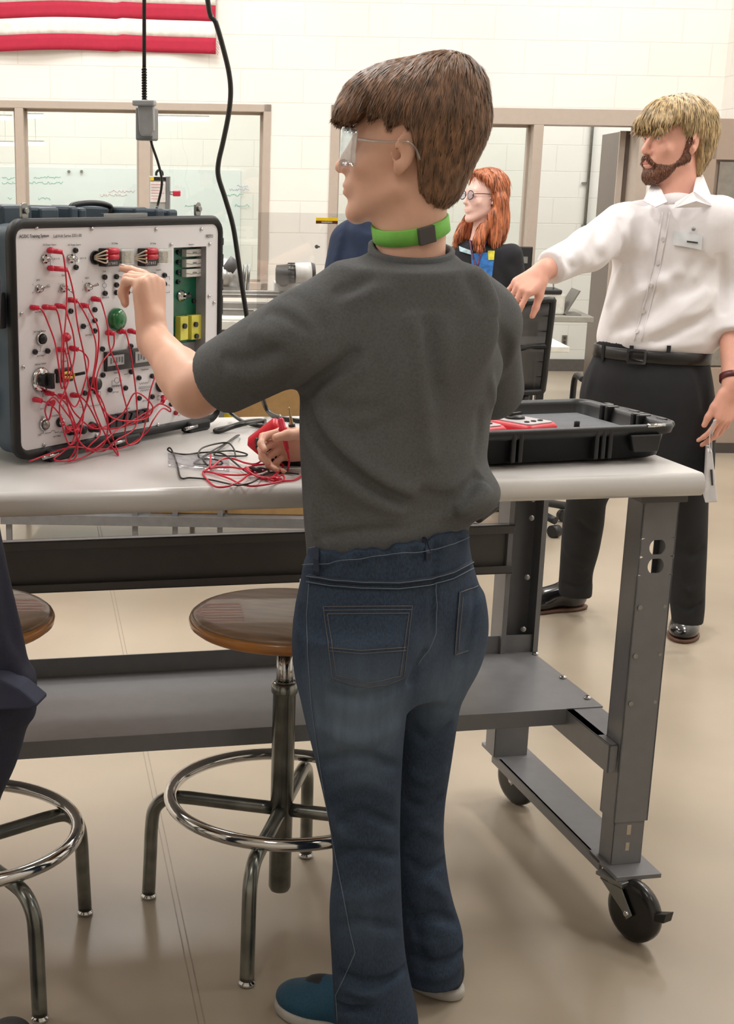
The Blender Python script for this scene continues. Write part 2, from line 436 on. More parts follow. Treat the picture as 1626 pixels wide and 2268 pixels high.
struct('wall_back', [(SL, -2.6, 0, .2, 0, CEIL), (-2.6, -.003, 0, .2, 0, .80), (-2.6, -.003, 0, .2, 1.985, CEIL), (-.003, .393, 0, .2, 0, CEIL),
                     (.393, 2.514, 0, .2, 1.99, CEIL), (2.514, SR + .2, 0, .2, 0, CEIL)], M_block)
struct('wall_right', [(SR, SR + .2, -13.5, 0, 0, CEIL)], M_block)
struct('wall_left', [(SL - .2, SL, -13.5, .2, 0, CEIL)], M_block)
struct('wall_front', [(SL - .2, SR + .2, -13.7, -13.5, 0, CEIL)], M_block)
struct('ceiling', [(SL - .2, SR + .2, -13.7, .2, CEIL, CEIL + .1)], M_ceil)
# polished concrete floor with saw-cut joints
fm = mat('polished_concrete', (167, 154, 136), .30, var=.07, vscale=1.6, bump=.03, bscale=8, spec=.5, detail=6)
struct('floor', [(SL - .2, SR + 3.2, -13.7, 6.0, -.1, 0)], fm)
jm = mat('joint_filler', (146, 134, 118), .5)
ja, jb = atz(245, 1310, 0), atz(440, 2268, 0); jd = nz(jb - ja)
mb = MB()
for off in (0, .012): 
    n_ = np.array([-jd[1], jd[0], 0]); mb.box((ja + jb) / 2 + n_ * off - jd * .5, (4.5, .0012, .0006), (jd, n_, np.array([0, 0, 1.])))
tag(mb.build('trim_1', jm), kind='structure')
# window 1: hollow metal frame, mullions, panes
z0w, z1w = .80, 1.985; t = .047
w1 = tag(thing('window_1', None, None, WF(-1.3, 0, z0w)), kind='structure')
def wpart(name, boxes, m, parent, bevel=0):
    mb = MB()
    for s0, s1, q0, q1, z0, z1 in boxes: mb.bbox((s0, q0, z0), (s1, q1, z1), WF)
    return mb.build(name, m, parent, bevel)
def frame_lines(s0, s1, z0, z1, t, mull, tt=None):
    b = [(s0, s1, -.012, .212, z1 - (tt or t), z1), (s0, s1, -.012, .212, z0, z0 + t), (s0, s0 + t, -.012, .212, z0, z1), (s1 - t, s1, -.012, .212, z0, z1)]
    return b + [(a, c, -.012, .212, z0 + t, z1 - (tt or t)) for a, c in mull]
def stops(openings, d=.016):
    b = []
    for s0, s1, z0, z1 in openings:
        b += [(s0, s0 + d, .09, .13, z0, z1), (s1 - d, s1, .09, .13, z0, z1), (s0, s1, .09, .13, z1 - d, z1), (s0, s1, .09, .13, z0, z0 + d)]
    return b
mull1 = [(-1.668, -1.613), (-.864, -.790)]
wpart('window_frame', frame_lines(-2.6, -.003, z0w, z1w, t, mull1), M_frame, w1, .003)
op1 = [(-2.553, -1.668, z0w + t, z1w - t), (-1.613, -.864, z0w + t, z1w - t), (-.790, -.05, z0w + t, z1w - t)]
wpart('glazing_stop', stops(op1), M_frame, w1)
M_glass = clear_mat('window_glass', (252, 254, 253), .05, .005)
wpart('window_pane', [(a, b, .107, .113, c, d) for a, b, c, d in op1], M_glass, w1)
# window 2: side light beside the doorway
w2 = tag(thing('window_2', None, None, WF(1.1, 0, 0)), kind='structure')
zh = 1.99
b2 = [(.393, 2.514, -.012, .212, zh - .103, zh), (.393, .452, -.012, .212, 0, zh), (1.732, 1.798, -.012, .212, 0, zh - .103), (2.442, 2.514, -.012, .212, 0, zh - .103), (.452, 1.732, -.012, .212, 0, .08)]
wpart('window_frame', b2, M_frame, w2, .003)
wpart('glazing_stop', stops([(.452, 1.732, .08, zh - .103)]), M_frame, w2)
wpart('window_pane', [(.452, 1.732, .107, .113, .08, zh - .103)], M_glass, w2)
# open door swung into the far room
M_door = mat('dark_taupe_door', (98, 84, 74), .4, var=.03)
d1 = tag(thing('door_1', None, None, WF(2.44, .2, 0)), kind='structure')
da = nz(np.array([.04, .62, 0])); dn = np.array([da[1], -da[0], 0]); D0 = WF(2.425, .22, 0)
mb = MB(); mb.box(D0 + da * .42 + np.array([0, 0, .94]), (.42, .022, .925), (da, dn, np.array([0, 0, 1.]))); mb.build('door_leaf', M_door, d1, .002)
mb = MB(); mb.box(D0 + da * .0 - dn * .03 + np.array([0, 0, .94]), (.012, .02, .925), (da, dn, np.array([0, 0, 1.]))); mb.build('door_edge', M_frame, d1, .002)
mb = MB(); h0 = D0 + da * .74 + np.array([0, 0, 1.0]) - dn * .05; mb.cyl(h0 + dn * .05, h0, .012); mb.tube([h0, h0 - da * .05, h0 - da * .12], .009, n=8); mb.build('door_handle', mat('satin_metal', (170, 168, 162), .3, 1.0), d1)
# far room
FQ = 2.25
struct('wall_far', [(SL - .2, SR + 3.2, FQ, FQ + .2, 0, 3.0)], M_block2)
struct('wall_far_left', [(SL - .4, SL - .2, .2, FQ, 0, 3.0)], M_block2)
struct('wall_far_right', [(SR + 3.2, SR + 3.4, -.4, FQ, 0, 3.0)], M_block2)
struct('ceiling_far', [(SL - .4, SR + 3.4, .2, FQ + .2, 3.0, 3.1)], M_ceil)
struct('baseboard_far', [(SL, SR + 3.2, FQ - .015, FQ, 0, .10)], mat('vinyl_base', (96, 92, 88), .5))
# ceiling lamps (real fixtures that carry the light)
M_tube = mat('lamp_lens', (255, 250, 242), .4, emis=(255, 246, 236), estr=5.0)
M_white_metal = mat('white_enamel', (228, 228, 226), .35)
for i, (x, y) in enumerate(LAMPS):
    f = thing('ceiling_light', '%s strip light under the high ceiling, %s' % (('left hand', 'middle', 'right hand')[i // 4], ('nearest the stools', 'above the workbench', 'above the machine bench', 'nearest the window wall')[i % 4]), 'ceiling light', (x, y, CEIL - .35), 'strip lights under the hall ceiling')
    mb = MB(); mb.box((x, y, CEIL - .32), (.16, .62, .035)); mb.build('housing', M_white_metal, f, .004)
    mb = MB(); mb.box((x, y, CEIL - .36), (.145, .60, .006)); mb.build('diffuser', M_tube, f)
    mb = MB(); [mb.cyl((x, y + d_, CEIL - .29), (x, y + d_, CEIL), .004, n=6) for d_ in (-.5, .5)]; mb.build('hanger', M_white_metal, f, split=True)
    area('ceiling_lamp_light', (x, y, CEIL - .38), .5, 1.2, lamp_w(y))
for x, q in ((-3.6, 1.2), (-1.2, 1.2), (1.2, 1.2), (3.6, 1.2)):
    p = WF(x, q, 2.93); area('far_room_light', tuple(p), 1.6, .8, 40.0, (1, .99, .97))
# glowing strips added behind the panes, imitating light tubes reflected in the glass
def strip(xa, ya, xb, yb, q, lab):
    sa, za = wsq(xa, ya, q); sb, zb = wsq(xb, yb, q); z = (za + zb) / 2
    f = thing('reflection_strip', lab, 'light reflection', tuple(WF((sa + sb) / 2, q, z)))
    mb = MB(); mb.bbox((sa, q - .012, z - .012), (sb, q + .03, z + .012), WF); mb.build('tube', mat('reflection_glow', (255, 255, 252), .4, emis=(255, 255, 250), estr=2.2), f, .004)
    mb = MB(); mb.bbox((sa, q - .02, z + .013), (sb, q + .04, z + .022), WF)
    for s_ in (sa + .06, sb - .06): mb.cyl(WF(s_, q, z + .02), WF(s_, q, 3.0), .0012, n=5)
    mb.build('housing', M_white_metal, f)  # invented housing and wires that carry the imitated reflection
strip(-150, 258, 28, 263, .5, 'upper glowing strip behind the leftmost pane, imitating a reflected light')
strip(58, 256, 97, 260, .5, 'short upper glowing strip right of the leftmost window mullion, imitating a reflected light')
strip(-150, 315, 31, 321, .9, 'lower glowing strip behind the leftmost pane, imitating a reflected light')
strip(60, 316, 98, 321, .9, 'short lower glowing strip right of the leftmost window mullion, imitating a reflected light')
strip(348, 262, 463, 264, .5, 'long glowing strip behind the pane right of the hanging outlet box, imitating a reflected light')
# whiteboard on the far wall with marker writing
wb = thing('whiteboard', 'large pale whiteboard covered in faint green and pink marker notes, behind the left window', 'whiteboard', tuple(WF(-1.6, FQ, 1.2)))
zt = wsq(300, 374, FQ)[1]
mb = MB(); mb.bbox((-3.4, FQ - .012, .75), (-.1, FQ - .001, zt), WF); mb.build('board', mat('board_white', (226, 236, 234), .25, var=.02, vscale=2), wb)
for nm, rgb, rows in (('green_marker_writing', (140, 200, 184), [(5, 395, 30), (5, 405, 40), (75, 393, 60), (65, 405, 75), (18, 440, 10), (85, 440, 28), (500, 432, 40), (520, 455, 35), (410, 455, 25)]),
                      ('pink_marker_writing', (226, 190, 196), [(222, 432, 60), (240, 424, 60), (310, 400, 12)]), ('blue_marker_writing', (186, 196, 222), [(508, 420, 45), (525, 412, 25)])):
    mb = MB()
    for x, y, w in rows:
        P = []
        k = 0
        while k < w:
            s, z = wsq(x + k, y + random.uniform(-3, 3), FQ); P.append(WF(s, FQ - .013, z)); k += 2.2
        mb.tube(P, .0022, n=4, sub=1)
    mb.build(nm, mat(nm, rgb, .6), wb)
mb = MB()
for x in (153, 181):
    s, z = wsq(x, 380, FQ); mb.cyl(WF(s, FQ - .012, z), WF(s, FQ - .03, z), .012)
mb.build('wall_clip', mat('satin_metal', (170, 168, 162), .3, 1.0), wb, split=True)
# conduit, switch and outlet on the far wall
s0, z0 = wsq(1311, 283, FQ); s1, z1 = wsq(1291, 510, FQ)
c = thing('conduit', 'thin grey vertical pipe on the white wall seen through the doorway', 'conduit', tuple(WF(s0, FQ, 1.2)))
mb = MB(); mb.cyl(WF(s0, FQ - .02, 1.12), WF(s0, FQ - .02, 2.99), .013, n=12); mb.build('pipe', mat('galvanised', (150, 150, 146), .35, .9), c)
mb = MB(); mb.bbox((s0 - .05, FQ - .02, 1.52), (s0 - .012, FQ - .005, 1.535), WF); mb.bbox((s0 - .025, FQ - .03, 1.10), (s0 + .025, FQ, 1.2), WF); mb.build('bracket', MATS['galvanised'], c)
def plate(name, lab, cat, x, y, w, h):
    s, z = wsq(x, y, FQ); p = thing(name, lab, cat, tuple(WF(s, FQ, z)))
    mb = MB(); mb.bbox((s - w, FQ - .008, z - h), (s + w, FQ, z + h), WF); mb.build('cover_plate', mat('steel_plate', (150, 144, 134), .35, .8), p, .002)
    mb = MB()
    if name == 'light_switch': [mb.bbox((s + o - w * .25, FQ - .014, z - h * .6), (s + o + w * .25, FQ - .008, z + h * .6), WF) for o in (-w * .4, w * .4)]
    else: [mb.bbox((s - w * .4, FQ - .011, z + o - h * .28), (s + w * .4, FQ - .008, z + o + h * .28), WF) for o in (-h * .42, h * .42)]
    mb.build('switch_rocker' if name == 'light_switch' else 'socket', mat('rocker_white', (226, 222, 214), .4) if name == 'light_switch' else mat('socket_dark', (70, 66, 62), .5), p, split=True)
plate('light_switch', 'double light switch on the white wall seen through the doorway', 'light switch', 1327, 612, .030, .056)
plate('wall_outlet', 'small grey outlet low on the wall under the far desk', 'outlet', 1250, 753, .022, .04)
# tall taupe locker against the right wall
LQ = -1.60
ls0, lz = wsq(1563, 264, LQ); lk = thing('locker', 'tall taupe metal locker with grey recessed door in the right corner', 'locker', tuple(WF(ls0 + .2, LQ + .2, 0)))
LH = wsq(1600, 262, LQ)[1]
a_, b_ = ls0, SR - .01
wpart('body', [(a_, b_, LQ + .03, LQ + .5, 0, LH), (a_, a_ + .085, LQ, LQ + .03, 0, LH), (a_, b_, LQ, LQ + .03, LH - .22, LH), (a_, b_, LQ, LQ + .03, 0, .5)], mat('locker_taupe', (158, 140, 126), .45, var=.015), lk, .003)
wpart('door', [(a_ + .11, b_, LQ + .012, LQ + .028, .51, LH - .23)], mat('locker_grey', (136, 130, 122), .35, .3), lk, .002)
wpart('kick_plate', [(a_ + .02, b_, LQ - .006, LQ, 0, .06)], M_dark_gap, lk)
# ------------------------------------------------------------------ flag on the wall
fl = thing('flag', 'large red and white striped flag hanging on the block wall above the window', 'flag', tuple(WF(-2.0, 0, 3.0)))
fzb = 2.285; sh = .0975; fr_, fl_ = -.372, -2.75
def flagpt(s, z):
    k = (fr_ - s); low = max(0, 1 - (z - fzb) / .6)
    q = -.03 - .012 * math.sin(s * 5.2 + z * 1.3) - .008 * math.sin(s * 11 - z * 3) - .02 * low * (.5 + .5 * math.sin(s * 3.1 + 1))
    zz = z - .045 * math.exp(-((s + .85) / .35) ** 2) * .4 - .02 * math.sin((s + .37) * 2.6) + .014 * k * (k < .6)
    return WF(s, q, zz)
M_red = mat('flag_red', (178, 34, 62), .8, var=.04, bump=.1, bscale=900); M_wh = mat('flag_white', (240, 234, 228), .8, bump=.1, bscale=900); M_bl = mat('flag_blue', (40, 48, 96), .8)
for i in range(13):
    mb = MB(); n = 64; s_end = fr_
    g = []
    for j in range(4):
        z = fzb + sh * (i + j / 3); g.append([flagpt(fl_ + (s_end - fl_) * k / n + (0.004 if i == 0 else 0) * (k == n), z) for k in range(n + 1)])
    V_ = [p for r in g for p in r]; Fc = [(j * (n + 1) + k, j * (n + 1) + k + 1, (j + 1) * (n + 1) + k + 1, (j + 1) * (n + 1) + k) for j in range(3) for k in range(n)]
    mb.add(V_, Fc, True)
    o = mb.build('red_stripe' if i % 2 == 0 else 'white_stripe', M_red if i % 2 == 0 else M_wh, fl)
    md = o.modifiers.new('s', 'SOLIDIFY'); md.thickness = .0015
mb = MB(); [mb.tube([flagpt(fr_ + .003 * k, fzb + .02 + .015 * k), flagpt(fr_ + .003 * k, fzb + .02 + .015 * k) + np.array([.02, 0, -.02 - .01 * random.random()])], .0012, n=4, sub=1) for k in range(6)]
mb.build('frayed_threads', M_red, fl)
# ------------------------------------------------------------------ workbench
TA = math.radians(11.93); TO = np.array([.901, 2.726, 0]); tS = -np.array([math.cos(TA), math.sin(TA), 0]); tQ = np.array([-math.sin(TA), math.cos(TA), 0]); Zv = np.array([0, 0, 1.])
TOPZ = .978
def TF(s, q, z): return TO + tS * s + tQ * q + Zv * z
def onq(x, y, q):
    p = onp(x, y, TF(0, q, 0), tQ) - TO; return p @ tS, p[2]
M_grey = mat('grey_powder_coat', (118, 118, 121), .38, var=.03, bump=.05, bscale=500)
M_lam = mat('grey_laminate', (205, 202, 199), .30, var=.02, vscale=3)
M_dgrey = mat('dark_steel', (78, 75, 74), .42, var=.03)
M_zinc = mat('zinc', (150, 152, 150), .32, .85)
M_chrome = mat('chrome', (205, 205, 205), .10, 1.0, var=.02)
M_black = mat('black_plastic', (24, 25, 27), .42, var=.05)
M_rub = mat('black_rubber', (20, 19, 19), .3, var=.05, coat=.3)
TL = 1.83
wbn = thing('workbench', 'long grey rolling workbench with light grey rounded top, in front of the teenager in jeans', 'workbench', tuple(TF(TL / 2, .38, 0)))
mb = MB(); prof = []
R_ = .017
for k in range(9): a = math.pi / 2 + math.pi * k / 8; prof.append((R_ + R_ * math.cos(a), TOPZ - R_ * 1.32 + R_ * 1.32 * math.sin(a)))
prof += [(.772, TOPZ - 2.64 * R_), (.786, TOPZ - 2.2 * R_), (.786, TOPZ - .004), (.782, TOPZ)]
mb.rings([[TF(s, q, z) for q, z in prof] for s in (0.0, TL)], True)
o = mb.build('worktop', M_lam, wbn)
for p in o.data.polygons: p.use_smooth = abs(p.normal.z) < .98 and len(p.vertices) == 4 and p.area < .06
def tbox(mb, s0, s1, q0, q1, z0, z1): return mb.bbox((s0, q0, z0), (s1, q1, z1), TF)
def leg_upper(s0, s1, front, holes):
    mb = MB()
    q0, q1 = (.06, .125) if front else (.665, .730)
    z0, z1 = .236, .932; w = .003; zh_ = ((.822, .0165), (.784, .0165))
    # face plate with duplex cut-outs on the front leg
    qf = q0 if front else q1 - w
    if holes:
        sc = (s0 + s1) / 2
        def plate_band(za, zb): tbox(mb, s0, s1, q0, q0 + w, za, zb)
        plate_band(z0, .765); plate_band(.841, z1)
        n = 16
        for zc, r in zh_:
            lo, hi = zc - .019, zc + .0185
            ring_o = []; ring_i = []
            for k in range(n * 2):
                a = 2 * math.pi * k / (n * 2); c_, s_ = math.cos(a), math.sin(a)
                m = 1 / max(abs(c_) / ((s1 - s0) / 2), abs(s_) / .0190)
                ring_o.append((sc + c_ * m, zc + s_ * m)); ring_i.append((sc + c_ * .0172, zc + max(-.0148, min(.0148, s_ * .0172))))
            N_ = len(ring_o)
            V_ = [TF(a, q0, b) for a, b in ring_o] + [TF(a, q0, b) for a, b in ring_i] + [TF(a, q0 + w, b) for a, b in ring_i]
            mb.add(V_, [(k, (k + 1) % N_, (k + 1) % N_ + N_, k + N_) for k in range(N_)] + [(k + N_, (k + 1) % N_ + N_, (k + 1) % N_ + 2 * N_, k + 2 * N_) for k in range(N_)])
    else: tbox(mb, s0, s1, qf, qf + w, z0, z1)
    tbox(mb, s0, s0 + w, q0, q1, z0, z1); tbox(mb, s1 - w, s1, q0, q1, z0, z1)
    qe = q1 if front else q0
    for a, b in ((s0, s0 + .012), (s1 - .012, s1)): tbox(mb, a, b, qe - w, qe, z0, z1)
    return mb
def end_frame(base, mirror=False, root=wbn):
    f = (lambda s: base + s) if not mirror else (lambda s: base - s)
    S = lambda a, b: (min(f(a), f(b)), max(f(a), f(b)))
    for front in (True, False):
        s0, s1 = S(.016, .092 if front else .112)
        lg = leg_upper(s0, s1, front, front).build('leg', M_grey, root)
        q0, q1 = (.064, .121) if front else (.669, .726)
        a, b = S(.020, .088 if front else .108); mb = MB(); tbox(mb, a, b, q0, q0 + .003, .138, .26); tbox(mb, a, a + .003, q0, q1, .138, .26); tbox(mb, b - .003, b, q0, q1, .138, .26)
        mb.build('leg_extension', M_grey, lg, .001)
        mb = MB(); sc = (a + b) / 2
        for zz, hh, ww in ((.216, .011, .0045), (.178, .009, .004)): tbox(mb, sc - ww, sc + ww, q0 - .0006, q0 + .0002, zz - hh, zz + hh)
        if front: mb.build('key_slot', mat('slot_light', (190, 176, 156), .6), lg, split=True)
        mb = MB()
        for zz in (.70, .599, .498):
            for sx, qq in ((.080, q0 - .004), (.026, q0 - .004)):
                if front: mb.cyl(TF(f(sx), .0595, zz), TF(f(sx), .057 if sx > .05 else .0592, zz), .005 if sx > .05 else .0038, n=12)
        if not front:
            for zz in (.745, .60, .47, .79): mb.ell(TF(f(.058), .660, zz), (.007, .004, .007))
        mb.build('bolt', M_zinc, lg, split=True)
    a, b = S(.0, .1)
    mb = MB(); tbox(mb, a, b, .01, .14, .128, .138); tbox(mb, a, b, .655, .77, .128, .138); tbox(mb, a, b, .09, .70, .134, .1375); a2, b2 = S(.093, .1); tbox(mb, a2, b2, .09, .70, .112, .1375)
    mb.build('foot_rail', M_grey, root, .001)
    a, b = S(.03, .113); mb = MB(); tbox(mb, a, b, .126, .665, .402, .406); a2, b2 = S(.094, .113); tbox(mb, a2, b2, .068, .665, .402, .406); a2, b2 = S(.109, .113); tbox(mb, a2, b2, .068, .665, .345, .406); a2, b2 = S(.094, .113); tbox(mb, a2, b2, .068, .072, .345, .406); mb.build('side_brace', M_grey, root, .001)
    mb = MB(); a, b = S(.016, .112); tbox(mb, a, b, .03, .74, .918, .933); mb.build('top_bracket', M_dgrey, root, .001)
    for sx, q, brake in ((.079, .042, True), (.048, .735, False)):
        c = TF(f(sx), q, 0); fwd = nz(np.array([-.55, .835, 0]))
        side = np.array([-fwd[1], fwd[0], 0]); wc = c - fwd * .05 + Zv * .0665
        cs = MB(); cs.box(c + Zv * .124, (.036, .03, .004), (fwd, side, Zv)); cs.cyl(c + Zv * .112, c + Zv * .122, .024)
        cs_o = cs.build('caster', M_zinc, root, .001)
        fk = MB()
        for e in (-1, 1):
            o_ = side * .021 * e
            fk.prism([c + Zv * .113 + fwd * .028 + o_, c + Zv * .113 - fwd * .03 + o_, wc - fwd * .013 + o_ + Zv * .0, wc - Zv * .014 + o_, wc + fwd * .013 + o_], side * .003 * e)
        fk.box(c + Zv * .113, (.03, .022, .003), (fwd, side, Zv)); fk.build('fork', M_zinc, cs_o, .0008)
        wh = MB(); wh.lathe(wc - side * .016, side, [(.012, 0), (.050, 0), (.058, .002), (.0655, .008), (.0665, .016), (.0655, .024), (.058, .030), (.050, .032), (.012, .032)], 36); wh.build('wheel', M_rub, cs_o)
        ax = MB(); ax.cyl(wc - side * .029, wc + side * .029, .0055, n=6); ax.build('axle', M_chrome, cs_o)
        if brake:
            bk = MB(); p_ = c + Zv * .085 + fwd * (-.0)
            bk.prism([wc - fwd * .060 + Zv * .022 - side * .012, wc - fwd * .088 + Zv * .034 - side * .012, wc - fwd * .084 + Zv * .012 - side * .012, wc - fwd * .06 + Zv * .006 - side * .012], side * .024); bk.build('brake_lever', M_black, cs_o, .001)
end_frame(0.0); end_frame(TL, True)
mb = MB(); tbox(mb, .10, TL - .10, .672, .676, .613, .732); tbox(mb, .10, TL - .10, .652, .676, .613, .617); tbox(mb, .10, TL - .10, .652, .676, .728, .732)
tbox(mb, .10, TL - .10, .652, .656, .613, .632); tbox(mb, .10, TL - .10, .652, .656, .711, .732)
mb.build('rear_beam', M_dgrey, wbn, .001)
mb = MB(); tbox(mb, .026, TL - .026, .28, .676, .405, .409); tbox(mb, .112, TL - .112, .278, .282, .372, .409); tbox(mb, .026, TL - .026, .672, .676, .405, .452); mb.build('lower_shelf', M_grey, wbn, .001)
mb = MB()
for s_, q_ in ((.028, .645), (.035, .47), (.04, .33)): mb.lathe(TF(s_, q_, .409), Zv, [(.008, 0), (.008, .004), (.004, .007)], 10)
mb.build('shelf_bolt', M_chrome, wbn, split=True)

# ------------------------------------------------------------------ stools
M_wood = mat('stool_wood', (140, 112, 88), .36, var=.28, vscale=9, stretch=(1, 5, 1), coat=.25, detail=6)
M_edge = mat('stool_edge', (170, 112, 52), .3, var=.14, vscale=14, coat=.25)
M_chip = mat('worn_chrome', (128, 130, 126), .26, .85, var=.28, vscale=16, detail=5)
def make_stool():
    r = thing('stool', 'x', 'stool', (0, 0, 0), 'round wooden workshop stools')
    z = .675
    mb = MB(); mb.lathe((0, 0, z), Zv, [(.001, 0), (.17, 0), (.185, -.003), (.1925, -.009)], 56); seat = mb.build('seat', M_wood, r)
    mb = MB(); mb.lathe((0, 0, z), Zv, [(.1925, -.009), (.196, -.017), (.194, -.027), (.185, -.034), (.16, -.036), (.001, -.036)], 56); mb.build('seat_edge', M_edge, seat)
    mb = MB(); mb.lathe((0, 0, z - .036), Zv, [(.11, 0), (.105, -.006), (.04, -.022), (.028, -.05), (.001, -.05)], 28); mb.build('swivel_plate', mat('cast_iron', (56, 52, 50), .5, .4), seat)
    mb = MB(); mb.cyl((0, 0, .50), (0, 0, z - .08), .0155, n=20)
    for k in range(8): a = math.pi * k / 4; mb.cyl((.0155 * math.cos(a), .0155 * math.sin(a), .50), (.0155 * math.cos(a), .0155 * math.sin(a), z - .08), .0022, n=6)
    mb.build('screw_post', M_chrome, r)
    mb = MB(); mb.lathe((0, 0, 0), Zv, [(.001, .062), (.020, .062), (.0235, .07), (.0235, .50), (.027, .505), (.027, .525), (.018, .528)], 24); mb.build('column', M_chip, r)
    mb = MB(); N = 64; ring = [np.array([.232 * math.cos(2 * math.pi * k / N), .232 * math.sin(2 * math.pi * k / N), .275]) for k in range(N)]
    rr = []
    for k in range(N + 1):
        a = 2 * math.pi * k / N; e = np.array([math.cos(a), math.sin(a), 0]); rr.append([e * .232 + Zv * .275 + .0135 * (e * math.cos(b) + Zv * math.sin(b)) for b in np.linspace(0, 2 * math.pi, 12, endpoint=False)])
    mb.rings(rr, True, caps=False); mb.build('foot_ring', M_chrome, r)
    for k in range(4):
        a = math.radians(90 * k); e = np.array([math.cos(a), math.sin(a), 0])
        mb = MB(); mb.tube([e * .02 + Zv * .246, e * .12 + Zv * .246, e * .215 + Zv * .246, e * .252 + Zv * .238, e * .276 + Zv * .212, e * .283 + Zv * .17, e * .286 + Zv * .1, e * .290 + Zv * .012], .0145, n=14, sub=5); lg = mb.build('leg', M_chip, r)
        mb = MB(); mb.lathe(e * .290, Zv, [(.001, 0), (.014, 0), (.017, .003), (.017, .008), (.012, .011), (.012, .014)], 16); mb.build('foot_glide', M_chrome, lg)
    return r
def copy_tree(o, parent=None):
    c = o.copy(); COL.objects.link(c)
    if parent is not None: c.parent = parent; c.matrix_parent_inverse = o.matrix_parent_inverse.copy()
    for ch in list(o.children): copy_tree(ch, c)
    return c
st = make_stool(); st['label'] = 'wooden topped chrome stool half hidden by the jeans of the teenager'
st2 = copy_tree(st); st2['label'] = 'wooden topped chrome stool at the left edge, beside the person in navy'
st.location = (.112, 2.79, 0); st.rotation_euler = (0, 0, math.radians(166))
st2.location = (-.525, 2.60, .0); st2.rotation_euler = (0, 0, math.radians(39))
for ch in st2.children:
    if ch.name.startswith('seat') or ch.name.startswith('screw'): ch.location = ch.location + Vector((0, 0, .05))

# ------------------------------------------------------------------ training case on the bench
CA, CB = atz(30, 1024, .988), atz(487, 932, .988); cU = nz(CB - CA); cN = np.array([cU[1], -cU[0], 0]); CWd = np.linalg.norm(CB - CA); CH0, CH1 = .988, 1.430
def CF(u, n, z): return CA + cU * u + cN * n + Zv * (z - .988)
cx0 = CWd / 2; cz0 = (CH0 + CH1) / 2
M_shell = mat('slate_shell', (58, 74, 86), .5, var=.05, bump=.15, bscale=700)
M_rim = mat('case_rim', (12, 13, 15), .55, var=.04)
M_panel = mat('panel_white', (226, 224, 226), .35, var=.012, vscale=4)
case = thing('equipment_case', 'upright rugged blue grey case holding a white electrical training panel with red leads', 'equipment case', tuple(CF(cx0, -.15, .978)))
def rr_ring(w, h, r, n_, cz=cz0): return [CF(cx0 + a, n_, cz + b) for a, b in rrect(w, h, r)]
hw, hh = CWd / 2, (CH1 - CH0) / 2
mb = MB(); mb.rings([rr_ring(hw - .018, hh - .018, .02, .002), rr_ring(hw - .015, hh - .015, .022, .0065), rr_ring(hw - .009, hh - .006, .03, .009), rr_ring(hw - .004, hh, .035, .003), rr_ring(hw - .004, hh, .035, -.010), rr_ring(hw - .01, hh - .01, .03, -.014), rr_ring(hw - .018, hh - .018, .02, -.012)], True, caps=False)
mb.build('rim', M_rim, case)
mb = MB(); mb.rings([rr_ring(hw - .008, hh - .008, .03, -.012), rr_ring(hw - .008, hh - .010, .03, -.05), rr_ring(hw - .016, hh - .016, .03, -.055)], True, caps=False); mb.rings([rr_ring(hw - .016, hh - .016, .03, -.036), rr_ring(hw - .016, hh - .016, .03, -.055), rr_ring(hw - .016, hh - .018, .03, -.17), rr_ring(hw - .022, hh - .024, .03, -.185), rr_ring(hw - .022, hh - .024, .03, -.30)], True); sh_ = mb.build('shell', M_shell, case, .004)
mb = MB()   # ribs on top and side of the shell
for u0, u1, dz in ((.05, .13, .030), (.15, .205, .024), (.235, .26, .026), (.262, .285, .022), (.43, .475, .022), (.50, .53, .018), (.54, .575, .015)): mb.bbox((u0, -.30, CH1 - .03), (u1, -.06, CH1 + dz * .75), CF)
for zz in (1.06, 1.16, 1.25, 1.34): mb.bbox((-.004, -.29, zz), (.016, -.05, zz + .05), CF)
mb.bbox((-.010, -.20, 1.10), (.01, -.05, 1.118), CF); mb.bbox((-.010, -.20, 1.29), (.01, -.05, 1.305), CF)
mb.build('shell_rib', M_shell, case, .006, split=True)
mb = MB()
for zz, h_ in ((1.375, .008), (1.335, .014), (1.29, .006), (1.275, .004), (1.24, .02), (1.10, .01)): mb.bbox((CWd - .004, -.03, zz - h_), (CWd + .016, -.006, zz + h_), CF)
mb.bbox((-.014, -.035, 1.235), (.002, -.01, 1.30), CF); mb.build('side_latch', M_black, case, .002, split=True)
mb = MB(); mb.tube([CF(.30, -.12, CH1 + .006), CF(.31, -.12, CH1 + .02), CF(.37, -.12, CH1 + .024), CF(.42, -.12, CH1 + .018), CF(.425, -.12, CH1 + .004)], .006, n=8); mb.build('carry_handle', M_black, case)
mb = MB(); mb.bbox((.29, -.03, CH1 - .001), (.425, -.022, CH1 + .006), CF); mb.build('handle_plate', M_zinc, case)
for u_ in (.062, .585):
    mb = MB(); P_ = [CF(u_ + a, -.02, CH1 + .012 + b) for a, b in rrect(.009, .015, .007)]; mb.prism(P_, cN * .006); mb.cyl(CF(u_, -.012, CH1 + .013), CF(u_, -.008, CH1 + .013), .0055); mb.build('hasp', M_zinc, case, .001)
for u_ in (.115, .315, .555):
    mb = MB(); mb.bbox((u_ - .035, -.01, CH0 - .010), (u_ + .04, .018, CH0 + .014), CF); la = mb.build('bottom_latch', M_black, case, .006)
    mb = MB(); mb.cyl(CF(u_ - .052, .016, CH0 + .001), CF(u_ - .012, .018, CH0 + .004), .004, n=8); mb.build('latch_pin', M_chrome, la)
